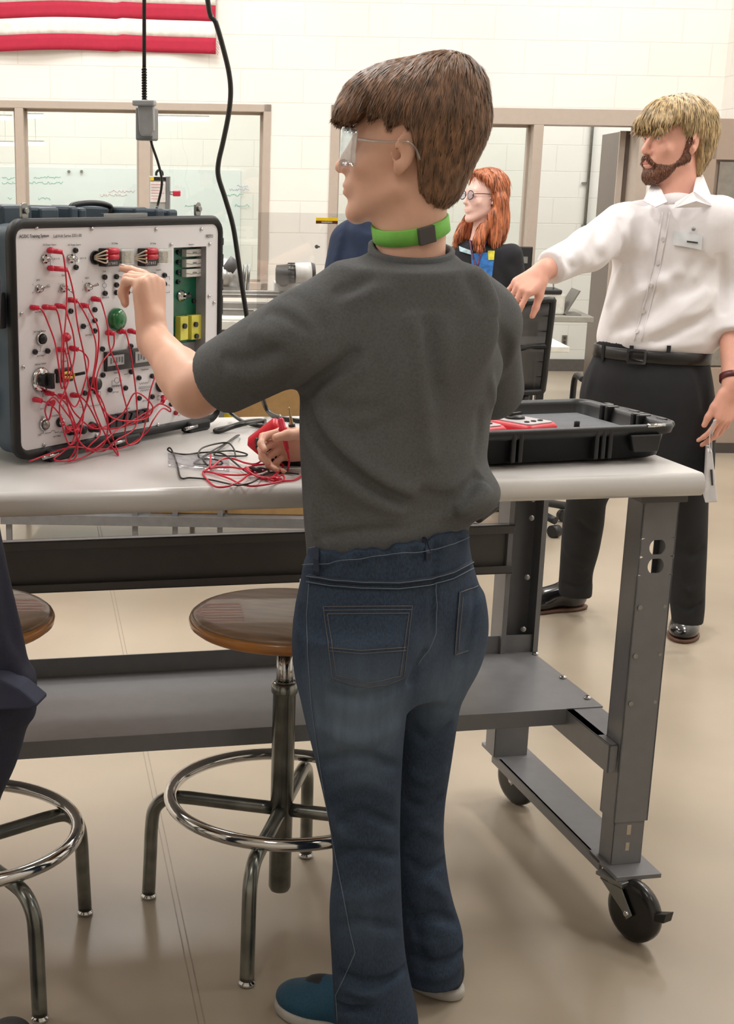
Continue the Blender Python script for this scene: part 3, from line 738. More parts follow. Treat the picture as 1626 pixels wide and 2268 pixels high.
# --- panel
PO = CF(0, .002, .988)
def pn(x, y, off=0.0):
    return onp(x, y, PO + cN * off, cN)
def puz(x, y): p = pn(x, y) - CA; return p @ cU, p[2] + .988
def z1(x, y): return (x / 3.127, 440 + y / 3.127)
def z2(x, y): return (x / 3.127, 720 + y / 3.127)
ru0, rz1 = puz(*z1(1203, 340)); ru1, _ = puz(*z1(1430, 345)); rz0 = puz(*z2(1290, 275))[1]
pu0, pu1, pz0, pz1 = .017, CWd - .017, CH0 + .017, CH1 - .017
pan = MB()
for a, b, c, d in ((pu0, ru0, pz0, pz1), (ru1, pu1, pz0, pz1), (ru0, ru1, rz1, pz1), (ru0, ru1, pz0, rz0)): pan.bbox((a, 0, c), (b, .002, d), CF)
panel = pan.build('front_panel', M_panel, case)
mb = MB(); rd = -.028
mb.bbox((ru0 - .002, rd - .002, rz0), (ru1 + .002, rd, rz1), CF); mb.bbox((ru0 - .002, rd, rz0), (ru0, .001, rz1), CF); mb.bbox((ru1, rd, rz0), (ru1 + .002, .001, rz1), CF); mb.bbox((ru0, rd, rz1), (ru1, .001, rz1 + .002), CF); mb.bbox((ru0, rd, rz0 - .002), (ru1, .001, rz0), CF)
recess = mb.build('recess_tray', mat('recess_grey', (150, 148, 150), .4), case)
def rp(x, y): return onp(x, y, CF(0, rd, 1), cN)
def ruz(x, y): p = rp(x, y) - CA; return p @ cU, p[2] + .988
gu1 = ruz(*z1(1385, 500))[0]; gz0 = ruz(*z2(1290, 120))[1]
mb = MB(); mb.bbox((ru0, rd, gz0), (gu1, rd + .003, rz1 - .004), CF); pcb = mb.build('circuit_board', mat('board_green', (10, 92, 66), .35, var=.12, vscale=60), recess)
M_ceram = mat('ceramic_white', (214, 212, 204), .5); M_cap = mat('capacitor_yellow', (214, 206, 84), .45, var=.08)
for ya, yb in ((350, 395), (420, 468), (488, 535)):
    u0, zt_ = ruz(*z1(1250, ya)); u1, zb_ = ruz(*z1(1356, yb)); mb = MB(); mb.bbox((u0, rd + .003, zb_), (u1, rd + .016, zt_), CF); rs = mb.build('power_resistor', M_ceram, pcb, .001)
    mb = MB(); P_ = [CF(u0 + (u1 - u0) * (.4 + .035 * k), rd + .0163, (zb_ + zt_) / 2 + (.0025 if k % 2 else -.0025)) for k in range(9)]; mb.tube([CF(u0, rd + .0163, (zb_ + zt_) / 2)] + P_ + [CF(u1, rd + .0163, (zb_ + zt_) / 2)], .0004, n=4, sub=1); mb.build('resistor_symbol', M_black, rs)
for a, b, c, d in ((1205, 815, 1258, 972), (1283, 806, 1348, 966)):
    u0, zt_ = ruz(*z1(a, b)); u1, zb_ = ruz(*z1(c, d)); u0 = max(u0, ru0 + .001); mb = MB(); mb.bbox((u0, rd + .003, zb_), (u1, rd + .018, zt_), CF); cp_ = mb.build('capacitor', M_cap, pcb, .001)
    mb = MB()
    for (x, y) in ([(1305, 867), (1310, 948)] if a > 1250 else [(1228, 878)]):
        u_, z_ = ruz(*z1(x, y)); mb.cyl(CF(u_, rd + .018, z_), CF(u_, rd + .023, z_), .0055)
    mb.build('capacitor_jack', M_black, cp_, split=True)
u_, z_ = ruz(*z1(1236, 672)); mb = MB(); mb.lathe(CF(u_ + .004, rd + .003, z_), cN, [(.0125, 0), (.0125, .003), (.009, .005), (.009, .008), (.006, .009), (.006, .014), (.001, .015)], 24); pot = mb.build('potentiometer', M_chrome, pcb)
mb = MB(); mb.box(CF(u_ + .004, rd + .02, z_), (.009, .003, .0025), (cU, cN, Zv)); mb.build('pointer_knob', M_black, pot)
M_jack = mat('jack_black', (22, 22, 24), .4)
def jack(x, y, z=z1, rec=False, red=False, r=.0052):
    X, Y = z(x, y); c = rp(X, Y) + cN * .003 if rec else pn(X, Y) + cN * .002
    mb = MB(); mb.lathe(c, cN, [(r, 0), (r, .004), (r * .8, .0055), (r * .45, .0055), (r * .4, .002), (.0001, .002)], 14)
    return mb.build('jack', mat('jack_red', (176, 28, 44), .4) if red else M_jack, recess if rec else panel)
for x, y in ((1222, 370), (1222, 440), (1222, 510), (1222, 575), (1402, 367), (1402, 438), (1403, 507), (1402, 572), (1385, 662), (1400, 860), (1403, 940), (1303, 665), (1330, 707)): jack(x, y, rec=True)
for x, y in ((513, 358), (516, 475), (340, 355), (343, 480), (716, 543), (718, 655), (797, 540), (797, 597), (797, 650), (873, 540), (873, 595), (873, 648), (985, 530), (1058, 530), (1130, 530), (1130, 590), (222, 755), (310, 750), (397, 742), (480, 700), (480, 778), (565, 740), (567, 883), (645, 693), (647, 768), (647, 843), (647, 915), (745, 928), (822, 920), (898, 915)): jack(x, y)
for x, y in ((233, 185), (320, 178), (325, 470), (240, 515), (413, 492), (500, 482), (330, 540), (578, 470), (655, 462), (700, 165), (897, 145), (703, 345), (900, 323), (752, 447), (860, 435), (953, 365), (1045, 352), (955, 505), (1045, 495), (1085, 300), (1177, 547), (413, 170), (497, 163)): jack(x, y, z2)
jack(1208, 607, z2, red=True)
mb = MB()
for k, (x, y) in enumerate([z1(248, 200), z1(633, 207), z1(1078, 212), z1(1392, 212), z1(1182, 318), z1(1450, 315), z1(1446, 675), z1(1480, 720), z1(145, 797), z2(157, 290), z2(665, 765), z2(300, 828), z2(1090, 690), z2(1385, 640), z2(1443, 150), z2(1477, 152)]):
    mb = MB(); mb.ell(pn(x, y) + cN * .002, (.0042, .0042, .0025), (cU, Zv, cN), 12, 6); mb.build('screw', M_chrome, panel)
# toggle switches, buttons, lamps
def toggle(x, y, dx, dz):
    c = pn(*z1(x, y)) + cN * .002; mb = MB(); mb.lathe(c, cN, [(.0085, 0), (.0085, .003), (.005, .004), (.005, .009), (.001, .009)], 16); b = mb.build('toggle_switch', M_chrome, panel)
    mb = MB(); mb.tube([c + cN * .008, c + cN * .014 + cU * dx * .4 + Zv * dz * .5, c + cN * .020 + cU * dx * .7 + Zv * dz], [.0018, .0022, .0032], n=8, sub=3); mb.build('toggle_lever', M_chrome, b)
toggle(303, 418, -.002, -.004); toggle(482, 415, .001, -.004); toggle(264, 622, .010, .006); toggle(433, 618, .010, -.008); toggle(603, 611, .010, .006)
def button(x, y, z, r, m, m2, h=.008, nm='push_button'):
    c = pn(*z(x, y)) + cN * .002; mb = MB(); mb.lathe(c, cN, [(r, 0), (r, .003), (r * .8, .005), (r * .8, .003), (.001, .003)], 24); b = mb.build(nm, m, panel)
    mb = MB(); mb.lathe(c + cN * .003, cN, [(r * .72, 0), (r * .72, h * .6), (r * .5, h * .9), (.0005, h)], 24); mb.build('button_cap', m2, b)
M_lred = mat('lamp_red', (200, 40, 60), .3)
button(278, 95, z2, .0125, M_chrome, M_jack); button(298, 688, z2, .0125, M_chrome, mat('steel_button', (150, 146, 142), .3, .8)); button(450, 83, z2, .009, M_lred, M_lred); button(408, 672, z2, .0095, M_jack, M_chrome)
c = pn(*z1(795, 835)) + cN * .002; mb = MB(); mb.lathe(c, cN, [(.0225, 0), (.0225, .004), (.0215, .010), (.016, .016), (.008, .019), (.0005, .020)], 36); mb.build('indicator_lamp', mat('lamp_green', (14, 108, 52), .25, coat=.5), panel)
c = pn(*z2(278, 378)) + cN * .002; mb = MB(); mb.lathe(c, cN, [(.024, 0), (.024, .003), (.018, .006), (.001, .006)], 32); rot = mb.build('rotary_switch', M_chrome, panel)
mb = MB(); mb.lathe(c + cN * .006, cN, [(.0135, 0), (.0125, .013), (.001, .013)], 24); mb.box(c + cN * .023, (.0045, .009, .0145), (cU, cN, Zv)); mb.build('rotary_knob', M_jack, rot, .001)
mb = MB(); mb.box(c + cN * .024 + cU * .0047, (.0006, .008, .013), (cU, cN, Zv)); mb.build('knob_face', mat('knob_white', (226, 224, 220), .4), rot)
for x, y, r, h in ((635, 405, .012, .016), (1105, 415, .0125, .016), (478, 725, .0095, .018), (530, 718, .0095, .018), (627, 705, .0095, .02)):
    c = pn(*z2(x, y)) + cN * .002; mb = MB(); mb.lathe(c, cN, [(r * 1.15, 0), (r * 1.15, .003), (r, .004), (r * .92, h), (.0005, h)], 24); mb.build('fuse_holder' if y > 600 else 'dial_knob', M_jack, panel)
# display window
def pbox(mb, x0, y0, x1, y1, n0, n1, zf):
    q0 = pn(*zf(x0, y0), n1) - CA; q1 = pn(*zf(x1, y1), n1) - CA; mb.bbox((q0 @ cU, n0, q1[2] + .988), (q1 @ cU, n1, q0[2] + .988), CF)
u0, za = puz(*z2(716, 184)); u1, _ = puz(*z2(1100, 200)); zb = puz(*z2(718, 322))[1]
mb = MB(); mb.bbox((u0, .002, zb), (u1, .010, za), CF); disp = mb.build('meter_window', mat('display_black', (34, 32, 34), .18, coat=.4), panel, .001)
for a, b, c_, d in ((722, 214, 836, 284), (914, 184, 1023, 262)):
    ua, zA = puz(*z2(a, b)); ub, _ = puz(*z2(c_, b)); zB = puz(*z2(a, d))[1]; mb = MB(); mb.bbox((ua, .0102, zB), (ub, .0112, zA), CF); lc = mb.build('lcd_screen', mat('lcd_grey', (168, 168, 168), .3), disp)
    mb = MB()
    for k in range(5): uu = ua + (ub - ua) * (.15 + .17 * k); mb.bbox((uu, .0112, zB + (zA - zB) * (.2 + .1 * (k % 2))), (uu + .005, .0115, zB + (zA - zB) * .8), CF)
    mb.build('lcd_digit', mat('lcd_dark', (96, 96, 98), .4), lc)
# buzzer module with yellow core
mb = MB(); pbox(mb, 402, 306, 516, 388, .002, .010, z2); bz = mb.build('contactor_block', M_jack, panel, .002)
mb = MB(); P_ = [pn(*z2(x, y), .013) for x, y in ((435, 352), (445, 335), (470, 330), (500, 335), (512, 350), (500, 362), (450, 362), (435, 352))]; mb.tube(P_, .0028, n=8, sub=3); mb.build('yellow_coil', M_cap, bz)
mb = MB(); mb.cyl(pn(*z2(515, 345), .012), pn(*z2(590, 330), .03), .003, n=8); mb.build('coil_lever', M_jack, bz)
# rocker switches
for k in range(6):
    x = 766 + k * 46.3; y = 668 - k * 8.6; u_, z_ = puz(*z2(x, y)); mb = MB(); mb.bbox((u_ - .0098, .002, z_ - .0145), (u_ + .0098, .008, z_ + .0145), CF); rk = mb.build('rocker_switch', M_jack, panel, .001)
    mb = MB(); mb.prism([CF(u_ - .0072, .008, z_ - .012), CF(u_ - .0072, .008, z_ + .012), CF(u_ - .0072, .0145, z_ + .012), CF(u_ - .0072, .009, z_)], cU * .0144); mb.build('rocker_cap', mat('rocker_black', (40, 40, 42), .3), rk)
# relays with clear covers and pale flying leads
M_clear = clear_mat('clear_plastic', (244, 246, 246), .22, .08); M_pale = mat('pale_wire', (222, 208, 186), .5); M_rterm = mat('terminal_red', (196, 34, 56), .4)
for (x0, y0, x1, y1, xc0, xc1, hx, hy, lab) in ((740, 345, 832, 468, 845, 940, 652, 408, 'relay'), (1010, 345, 1098, 466, 1105, 1196, 935, 408, 'relay')):
    mb = MB(); pbox(mb, x0, y0, x1, y1, .002, .022, z1); base = mb.build('relay_socket', mat('relay_black', (38, 30, 32), .35), panel, .002)
    mb = MB(); pbox(mb, xc0, y0 + 5, xc1, y1 - 14, .004, .026, z1); mb.build('relay_cover', M_clear, base, .002)
    mb = MB(); pbox(mb, xc0 + 28, y0 + 22, xc1 - 26, y1 - 20, .006, .020, z1); mb.build('relay_coil', mat('coil_copper', (150, 138, 118), .3, .6, vscale=200, var=.3), base)
    for j, yy in enumerate((365, 385, 405, 425)):
        a = pn(*z1(hx, hy + (j - 1.5) * 6), .004); b = pn(*z1(x0 + 5, yy + 2), .028)
        mb = MB(); mb.tube([a, (a + b) / 2 + cN * .012 + Zv * .004 * (1.5 - j), b], .0016, n=6, sub=5); mb.build('pale_lead', M_pale, base)
        if j in (0, 2): mb = MB(); mb.cyl(pn(*z1(x0 + 8, yy), .028), pn(*z1(x0 + 72, yy - 3), .025), .0058, n=10); mb.build('red_terminal', M_rterm, base)
    mb = MB(); v_, f_ = text_polys('3 7 8 0 2', .0075, pn(*z1(x0 + 10, y1 - 10), .0225), cU, Zv, cN); mb.add(v_, f_); mb.build('relay_print', M_panel, base)
mb = MB(); c = pn(*z1(652, 408)) + cN * .002; mb.lathe(c, cN, [(.0135, 0), (.0135, .003), (.011, .003), (.011, .0005), (.0005, .0005)], 24); mb.build('grommet', M_jack, panel)
# printed lettering and schematic lines
M_ink = mat('ink', (52, 50, 54), .6)
ink = MB()
def ptxt(s, x, y, size, zf=z1, bold=False, align='CENTER', rec=False):
    p = (rp(*zf(x, y)) + cN * .0005) if rec else pn(*zf(x, y)) + cN * .0022
    v_, f_ = text_polys(s, size, p, cU, Zv, cN, .0001, bold, align); ink.add(v_, f_)
ptxt('AC/DC Training System', 128, 272, .0080, bold=True, align='LEFT'); ptxt('LabVolt Series 3351-00', 365, 270, .0083, align='LEFT'); ptxt('FESTO', 1446, 270, .0088, bold=True)
for s, x, y in (('DC Power Source', 338, 325), ('AC Power Source', 510, 325), ('DC Relay', 790, 315), ('AC Relay', 1055, 315), ('Resistors', 1320, 322), ('SPST', 259, 570), ('SPDT', 598, 556), ('Coil', 717, 508), ('Contacts', 835, 505), ('Coil', 984, 498), ('Contacts', 1092, 498), ('24 V 1 A', 385, 422), ('24 V 1 A', 570, 418), ('24 V 0.2 A', 725, 690), ('Motor', 437, 535), ('24 V MAX', 262, 790), ('NO Push Button', 270, 924), ('24 V MAX', 610, 950)): ptxt(s, x, y, .0048)
for s, x, y in (('24 V MAX', 276, 218), ('Selector Switch', 275, 274), ('24 V MAX', 450, 205), ('Buzzer', 440, 255), ('Solenoid', 803, 334), ('Transformer', 997, 312), ('24 V max', 795, 468), ('120 V max', 1003, 528), ('Fuse', 1105, 374), ('Test', 292, 640), ('Circuit Breaker', 385, 630), ('Line', 270, 765), ('24 V MAX', 390, 775), ('24 V', 285, 585), ('Breaker', 455, 530), ('Lamps', 880, 580), ('24 V', 1235, 628), ('Fan', 620, 365)): ptxt(s, x, y, .0048, z2)
ptxt('C MAX', 1372, 155, .0045, z2, rec=True); ptxt('R MAX', 1378, 222, .0045, z2, rec=True)
def pline(pts, zf=z1, r=.0004): ink.tube([pn(*zf(x, y)) + cN * .0022 for x, y in pts], r, n=4, sub=1)
def pcirc(x, y, r, zf=z1): pline([(x + r * math.cos(a), y + r * 1.15 * math.sin(a)) for a in np.linspace(0, 2 * math.pi, 17)], zf)
pcirc(342, 418, 15); pline([(341, 370), (342, 400)]); pline([(343, 436), (343, 468)]); pcirc(515, 416, 15); pline([(514, 372), (515, 400)]); pline([(516, 434), (516, 462)]); pcirc(717, 600, 14); pline([(716, 556), (717, 584)]); pline([(718, 616), (718, 642)])
for dx in (0, 76, 261, 333):
    for k, yy in enumerate((540, 597, 650)): pline([(808 + dx, yy), (835 + dx, yy), (835 + dx, yy + (22 if k == 0 else -14 if k == 2 else 10))])
pline([(630, 695), (612, 695), (612, 735)]); pline([(588, 882), (610, 880), (610, 790)]); pline([(632, 915), (618, 915), (618, 860)])
pline([(255, 183), (275, 180), (275, 145)], z2); pline([(300, 180), (288, 182)], z2); pline([(292, 500), (292, 470), (312, 468)], z2); pline([(295, 715), (295, 748), (275, 750)], z2); pline([(305, 748), (345, 745), (352, 732), (372, 730), (378, 745), (395, 742), (402, 735), (410, 748), (418, 735), (426, 746), (434, 738), (450, 736)], z2)
pline([(570, 716), (576, 704), (584, 718), (592, 704), (600, 716), (606, 708)], z2); pcirc(804, 383, 17, z2); pline([(770, 430), (770, 385), (786, 384)], z2); pline([(822, 384), (840, 383)], z2); pline([(778, 420), (838, 412)], z2); pline([(778, 426), (838, 418)], z2)
for cx_, cy_, dn_ in ((800, 432, -1), (990, 400, 1), (1000, 462, -1)):
    P_ = [];
    for k in range(33): th = k / 32 * 4 * math.pi; P_.append((cx_ - 32 + 64 * k / 32, cy_ - 0.14 * (64 * k / 32) + dn_ * 11 * abs(math.sin(th))))
    pline(P_, z2)
for yy in (430, 440): pline([(955, yy), (1040, yy - 9)], z2)
pline([(1085, 490), (1140, 484), (1140, 512), (1085, 518), (1085, 490)], z2); pline([(548, 545), (548, 570), (695, 550), (695, 520)], z2); pline([(670, 462), (690, 460), (690, 500)], z2); pline([(422, 572), (430, 552), (438, 570), (422, 572)], z2); pline([(855, 342), (882, 338)], z2)
for x, y, s in ((222, 600, '1'), (222, 655, '0'), (400, 595, '1'), (400, 648, '2'), (567, 580, '1'), (567, 635, '2')): ptxt(s, x, y, .0045)
for k in range(6): ptxt('I', 762 + 46.3 * k, 624 - 8.6 * k, .005, z2)
ptxt('L', 242, 318, .005, z2); ptxt('0', 277, 305, .005, z2); ptxt('R', 312, 312, .005, z2)
ink.build('printed_lettering', M_ink, panel)

# ------------------------------------------------------------------ red patch leads plugged into the panel
M_wire = mat('lead_red', (206, 30, 58), .38, var=.05); M_plug = mat('plug_red', (212, 36, 66), .35)
def lead(A, B, pts, lab, bulge=.035):
    """A,B plugs ((x0,y0),(x1,y1)); pts the path the lead takes between them"""
    a0 = pn(*A[0], .006)
    r = thing('patch_lead', lab, 'cable', tuple(a0), 'red patch leads on the training panel')
    ends = []
    for (p0, p1) in (A, B):
        if p0 is None: ends.append(None); continue
        q0 = pn(p0[0], p0[1], .008); q1 = pn(p1[0], p1[1], .022); d = nz(q1 - q0)
        mb = MB(); mb.lathe(q0 - cN * .004, cN, [(.0035, 0), (.005, .002), (.005, .012), (.001, .014)], 12); mb.cyl(q0 + cN * .004, q1, .0048, .0046, n=12); mb.build('plug', M_plug, r); ends.append(q1)
    P = [ends[0]] if ends[0] is not None else []
    n = len(pts)
    for i, (x, y) in enumerate(pts):
        t = (i + 1) / (n + 1); off = .016 + bulge * math.sin(math.pi * t) + .006 * math.sin(i * 2.1 + A[0][0] if A[0] else 0)
        p = pn(x, y, off)
        if p[2] < TOPZ + .003: p = atz(x, y, TOPZ + .003)
        P.append(p)
    if ends[1] is not None: P.append(ends[1])
    mb = MB(); mb.tube(P, .00155, n=7, sub=7); mb.build('wire', M_wire, r)
def D(x, y, dx=14, dy=1.2): return ((x, y), (x + dx, y + dy))
lead(D(109, 555, 28, 3), D(263, 733, 15, 2), [(142, 575), (148, 640), (146, 700), (141, 770), (143, 850), (158, 930), (182, 985), (225, 1000), (258, 975), (300, 945), (302, 880), (292, 800), (284, 755)], 'red lead from the topmost left plug looping low to a plug beneath the hand')
lead(D(110, 594, 38, 3), D(238, 737, 15, 2), [(152, 605), (163, 650), (172, 720), (187, 790), (196, 850), (210, 910), (232, 960), (248, 990), (262, 1008), (255, 985), (235, 930), (214, 860), (222, 810), (250, 770)], 'red lead from the second plug down, ending below the green lamp')
lead(D(71, 681), D(130, 774), [(95, 690), (108, 720), (122, 760), (130, 810), (137, 860), (150, 830), (150, 800)], 'red lead leaving the far left plug beside the left screw')
lead(D(98, 680, 25, 2), D(158, 771, 15, 3), [(130, 700), (138, 750), (136, 800), (146, 870), (168, 900), (190, 840), (196, 800), (184, 780)], 'red lead from the long plug in the left row of plugs')
lead(D(126, 677, 18, 3), D(104, 870, 15, 3), [(150, 700), (162, 740), (165, 790), (150, 850), (132, 900), (140, 950), (155, 985), (172, 960), (150, 900), (128, 878)], 'red lead from the right plug of the left row to the low cluster')
lead(D(153, 664, 18, 3), D(77, 885, 16, 3), [(180, 680), (200, 720), (213, 770), (205, 840), (190, 900), (170, 950), (150, 950), (130, 915), (110, 895)], 'red lead from the upper middle plug to the lowest left plug')
lead(D(181, 676, 14, 2), D(132, 877, 14, 3), [(200, 690), (218, 730), (216, 790), (208, 850), (228, 905), (262, 930), (320, 928), (338, 900), (300, 870), (270, 918), (215, 950), (170, 920), (152, 890)], 'red lead from the middle plug swinging right to the black rockers')
lead(D(206, 662, 16, 2), D(287, 733, 13, 3), [(228, 680), (238, 720), (243, 770), (262, 820), (272, 870), (282, 915), (277, 960), (285, 985), (312, 970), (325, 920), (332, 870), (344, 820), (320, 780), (306, 750)], 'red lead from the highest middle plug falling past the display window')
lead(D(160, 875, 16, 1), ((361, 880), (360, 890)), [(190, 890), (210, 925), (222, 960), (200, 985), (190, 1000), (215, 990), (262, 950), (300, 928), (345, 900)], 'red lead running from the low cluster to the right black knob')
lead(D(144, 745, 3, 6), D(112, 893, 6, -3), [(150, 770), (160, 820), (172, 870), (185, 910), (178, 960), (165, 1000), (150, 1022), (170, 1008), (168, 950), (140, 905), (118, 880), (100, 905), (108, 930)], 'red lead from the red round socket at the panel middle')
lead(((200, 945), (205, 943)), (None, None), [(240, 950), (290, 940), (330, 915), (352, 895), (375, 903), (377, 912), (360, 905), (340, 930), (322, 960), (275, 990), (215, 995), (160, 990), (110, 1005), (65, 1022)], 'thin red lead trailing from the fuse holder along the case foot')
lead(((172, 950), (168, 955)), ((150, 948), (150, 955)), [(160, 980), (140, 1000), (120, 1018), (160, 1020), (200, 1005), (232, 980), (238, 930), (222, 880), (200, 860), (190, 900), (172, 940)], 'red lead looped under the fuse holders')
# ------------------------------------------------------------------ open tray case with meters, right end of the bench
La = math.radians(17.5); lU = -np.array([math.cos(La), math.sin(La), 0]); lV = np.array([-math.sin(La), math.cos(La), 0]); LO = np.array([.885, 2.86, 0])
def LF(u, v, z): return LO + lU * u + lV * v + Zv * z
M_blk = mat('tray_black', (22, 23, 25), .42, var=.05, bump=.1, bscale=600)
LW, LD, LZ0, LZ1 = .50, .365, TOPZ + .004, 1.052
tray = thing('tool_case_tray', 'open black hard case tray at the right end of the bench, holding meters', 'case', tuple(LF(LW / 2, LD / 2, TOPZ)))
def lr(w, d, r, z, s=(0, 0)): return [LF(LW / 2 + a, LD / 2 + b, z) for a, b in rrect(w, d, r)]
a, b = LW / 2, LD / 2
mb = MB(); mb.rings([lr(a - .035, b - .03, .03, LZ0), lr(a - .022, b - .018, .035, LZ0 + .006), lr(a - .016, b - .012, .035, LZ1 - .022), lr(a - .004, b - .002, .035, LZ1 - .018), lr(a, b, .036, LZ1 - .006), lr(a - .003, b - .003, .034, LZ1), lr(a - .014, b - .012, .03, LZ1), lr(a - .018, b - .016, .03, LZ1 - .010), lr(a - .026, b - .022, .028, LZ0 + .006)], True); mb.build('tray_shell', M_blk, tray)
mb = MB()
for u in (.155, .17, .185, .35, .365):
    mb.bbox((u - .005, .000, LZ0 + .006), (u + .005, .03, LZ1 - .004), LF)
for v in (.11, .13, .23, .25): mb.bbox((.000, v - .006, LZ0 + .006), (.03, v + .006, LZ1 + .003), LF)
mb.build('tray_rib', M_blk, tray, .003, split=True)
mb = MB(); mb.prism([LF(.045, -.006, LZ1 - .018), LF(.115, -.006, LZ1 - .018), LF(.105, -.006, LZ0 + .018), LF(.05, -.006, LZ0 + .018)], lV * .02)
mb.build('front_latch', M_blk, tray, .003)
mb = MB(); mb.cyl(LF(.035, .004, LZ1 - .002), LF(.075, .004, LZ1 - .002), .004, n=10); mb.build('latch_pin', M_chrome, tray)
mb = MB()
for v in (.07, .17, .27): mb.bbox((-.008, v - .012, LZ1 - .012), (.006, v + .012, LZ1 + .002), LF)
mb.tube([LF(-.004, .05, LZ1 - .012), LF(-.022, .07, LZ1 - .010), LF(-.024, .16, LZ1 - .010), LF(-.022, .25, LZ1 - .010), LF(-.004, .27, LZ1 - .012)], .007, n=8)
mb.build('side_handle', M_blk, tray, .002)
fl_z = LZ1 - .026
mb = MB(); mb.bbox((.035, .03, LZ0 + .008), (.21, LD - .03, fl_z), LF); mb.build('foam_insert', mat('foam_grey', (96, 98, 102), .8, bump=.3, bscale=900), tray, .003)
mb = MB(); mb.lathe(LF(.15, .14, fl_z), Zv, [(.006, 0), (.006, .014), (.004, .016), (.0005, .016)], 12); mb.build('post_knob', M_black, tray)
mb = MB(); mb.bbox((.24, LD - .06, fl_z - .006), (.46, LD - .035, fl_z + .012), LF); mb.build('divider', M_blk, tray)
M_mred = mat('meter_red', (214, 34, 52), .4); M_mgrey = mat('meter_grey', (176, 172, 174), .4)
def meter(u, v, ang, lab):
    o_ = LF(u, v, fl_z - .02); ca, sa = math.cos(ang), math.sin(ang); mu = lU * ca + lV * sa; mv = -lU * sa + lV * ca
    def MF(a, b, z): return o_ + mu * a + mv * b + Zv * z
    r = thing('multimeter', lab, 'multimeter', tuple(o_), 'red and grey multimeters in the open tray')
    mb = MB(); rr2 = lambda w, h, rd, z: [MF(a, b, z) for a, b in rrect(w, h, rd)]
    mb.rings([rr2(.044, .088, .014, 0), rr2(.046, .090, .016, .006), rr2(.046, .090, .016, .030), rr2(.041, .085, .014, .036)], True); mb.build('holster', M_mred, r)
    mb = MB(); mb.rings([rr2(.037, .080, .010, .034), rr2(.037, .080, .010, .0385)], False); fc = mb.build('face', M_mgrey, r, .001)
    mb = MB(); mb.bbox((-.030, .025, .0385), (.030, .066, .0395), MF); mb.build('screen', mat('meter_screen', (150, 156, 150), .25), fc)
    mb = MB(); mb.lathe(MF(0, -.008, .0385), Zv, [(.021, 0), (.020, .004), (.012, .007), (.0005, .007)], 24); mb.box(MF(0, -.008, .047), (.017, .0035, .003), (mu, mv, Zv)); mb.build('dial', M_black, fc)
    for k in range(3): mb = MB(); mb.lathe(MF(-.02 + .02 * k, -.058, .0385), Zv, [(.0055, 0), (.0055, .002), (.003, .002), (.003, .0005), (.0005, .0005)], 12); mb.build('jack', M_black, fc)
meter(.272, .19, -.35, 'red and grey multimeter with black dial, in the tray beside the grey foam')
meter(.385, .18, -.2, 'red and grey multimeter in the tray, half hidden behind the grey shirt')

# ------------------------------------------------------------------ leads and cords on the worktop
def tz(x, y, h=.0025): return atz(x, y, TOPZ + h)
def cord(name, lab, cat, pts, r, m, sub=6, group=None):
    o = thing(name, lab, cat, tuple(pts[0]), group); mb = MB(); mb.tube(pts, r, n=8, sub=sub); mb.build('cable', m, o); return o
def z6(x, y): return (350 + x / 4.646, 880 + y / 4.646)
M_bw = mat('lead_black', (30, 28, 26), .4)
bl = cord('test_lead', 'thin black test lead coiled on the worktop under the raised arm', 'cable', [tz(*z6(x, y), h) for x, y, h in ((1450, 790, .004), (1230, 770, .003), (1100, 790, .006), (1000, 860, .008), (900, 895, .006), (780, 900, .004), (520, 845, .003), (330, 828, .003), (235, 828, .003), (200, 700, .003), (150, 560, .004), (120, 520, .01), (100, 540, .006), (150, 570, .003), (280, 588, .004), (420, 572, .003), (600, 560, .008), (760, 550, .005), (900, 578, .006), (905, 600, .003), (780, 605, .004), (600, 598, .003), (590, 570, .006), (700, 480, .006), (820, 400, .01), (835, 390, .006), (800, 400, .003), (700, 470, .007), (560, 550, .005), (420, 640, .003), (370, 680, .003), (450, 692, .003), (640, 690, .004), (650, 660, .008), (560, 635, .003), (440, 630, .003), (415, 580, .006), (460, 520, .008), (600, 478, .009), (720, 470, .01), (780, 530, .008), (798, 610, .004))], .0017, M_bw)
bl2 = cord('test_lead', 'black test lead with a dark clip end, lying among the red leads', 'cable', [tz(*z6(x, y), h) for x, y, h in ((510, 700, .006), (465, 640, .008), (500, 590, .010), (600, 565, .011), (700, 600, .010), (800, 680, .008), (900, 760, .007), (1020, 800, .006), (1120, 790, .008), (1135, 750, .010), (1060, 728, .012), (980, 730, .014))], .0018, M_bw)
mb = MB(); mb.cyl(tz(*z6(1050, 752), .016), tz(*z6(955, 728), .016), .005, .0035, n=12); mb.build('clip', M_black, bl2)
rl = cord('test_lead', 'red test lead lying in wide loops on the worktop', 'cable', [tz(*z6(x, y), h) for x, y, h in ((545, 590, .012), (535, 700, .010), (540, 730, .006), (640, 650, .008), (720, 625, .009), (800, 640, .008), (900, 675, .006), (1010, 685, .006), (1100, 625, .008), (1170, 615, .009), (1190, 650, .007), (1120, 740, .006), (1000, 780, .008), (820, 800, .006), (640, 790, .004), (490, 765, .003), (462, 780, .003), (500, 840, .003), (590, 918, .003), (720, 915, .003), (850, 860, .006), (930, 800, .009), (1020, 800, .008), (1150, 850, .004), (1270, 862, .003), (1400, 850, .003), (1475, 810, .003))], .0019, M_wire)
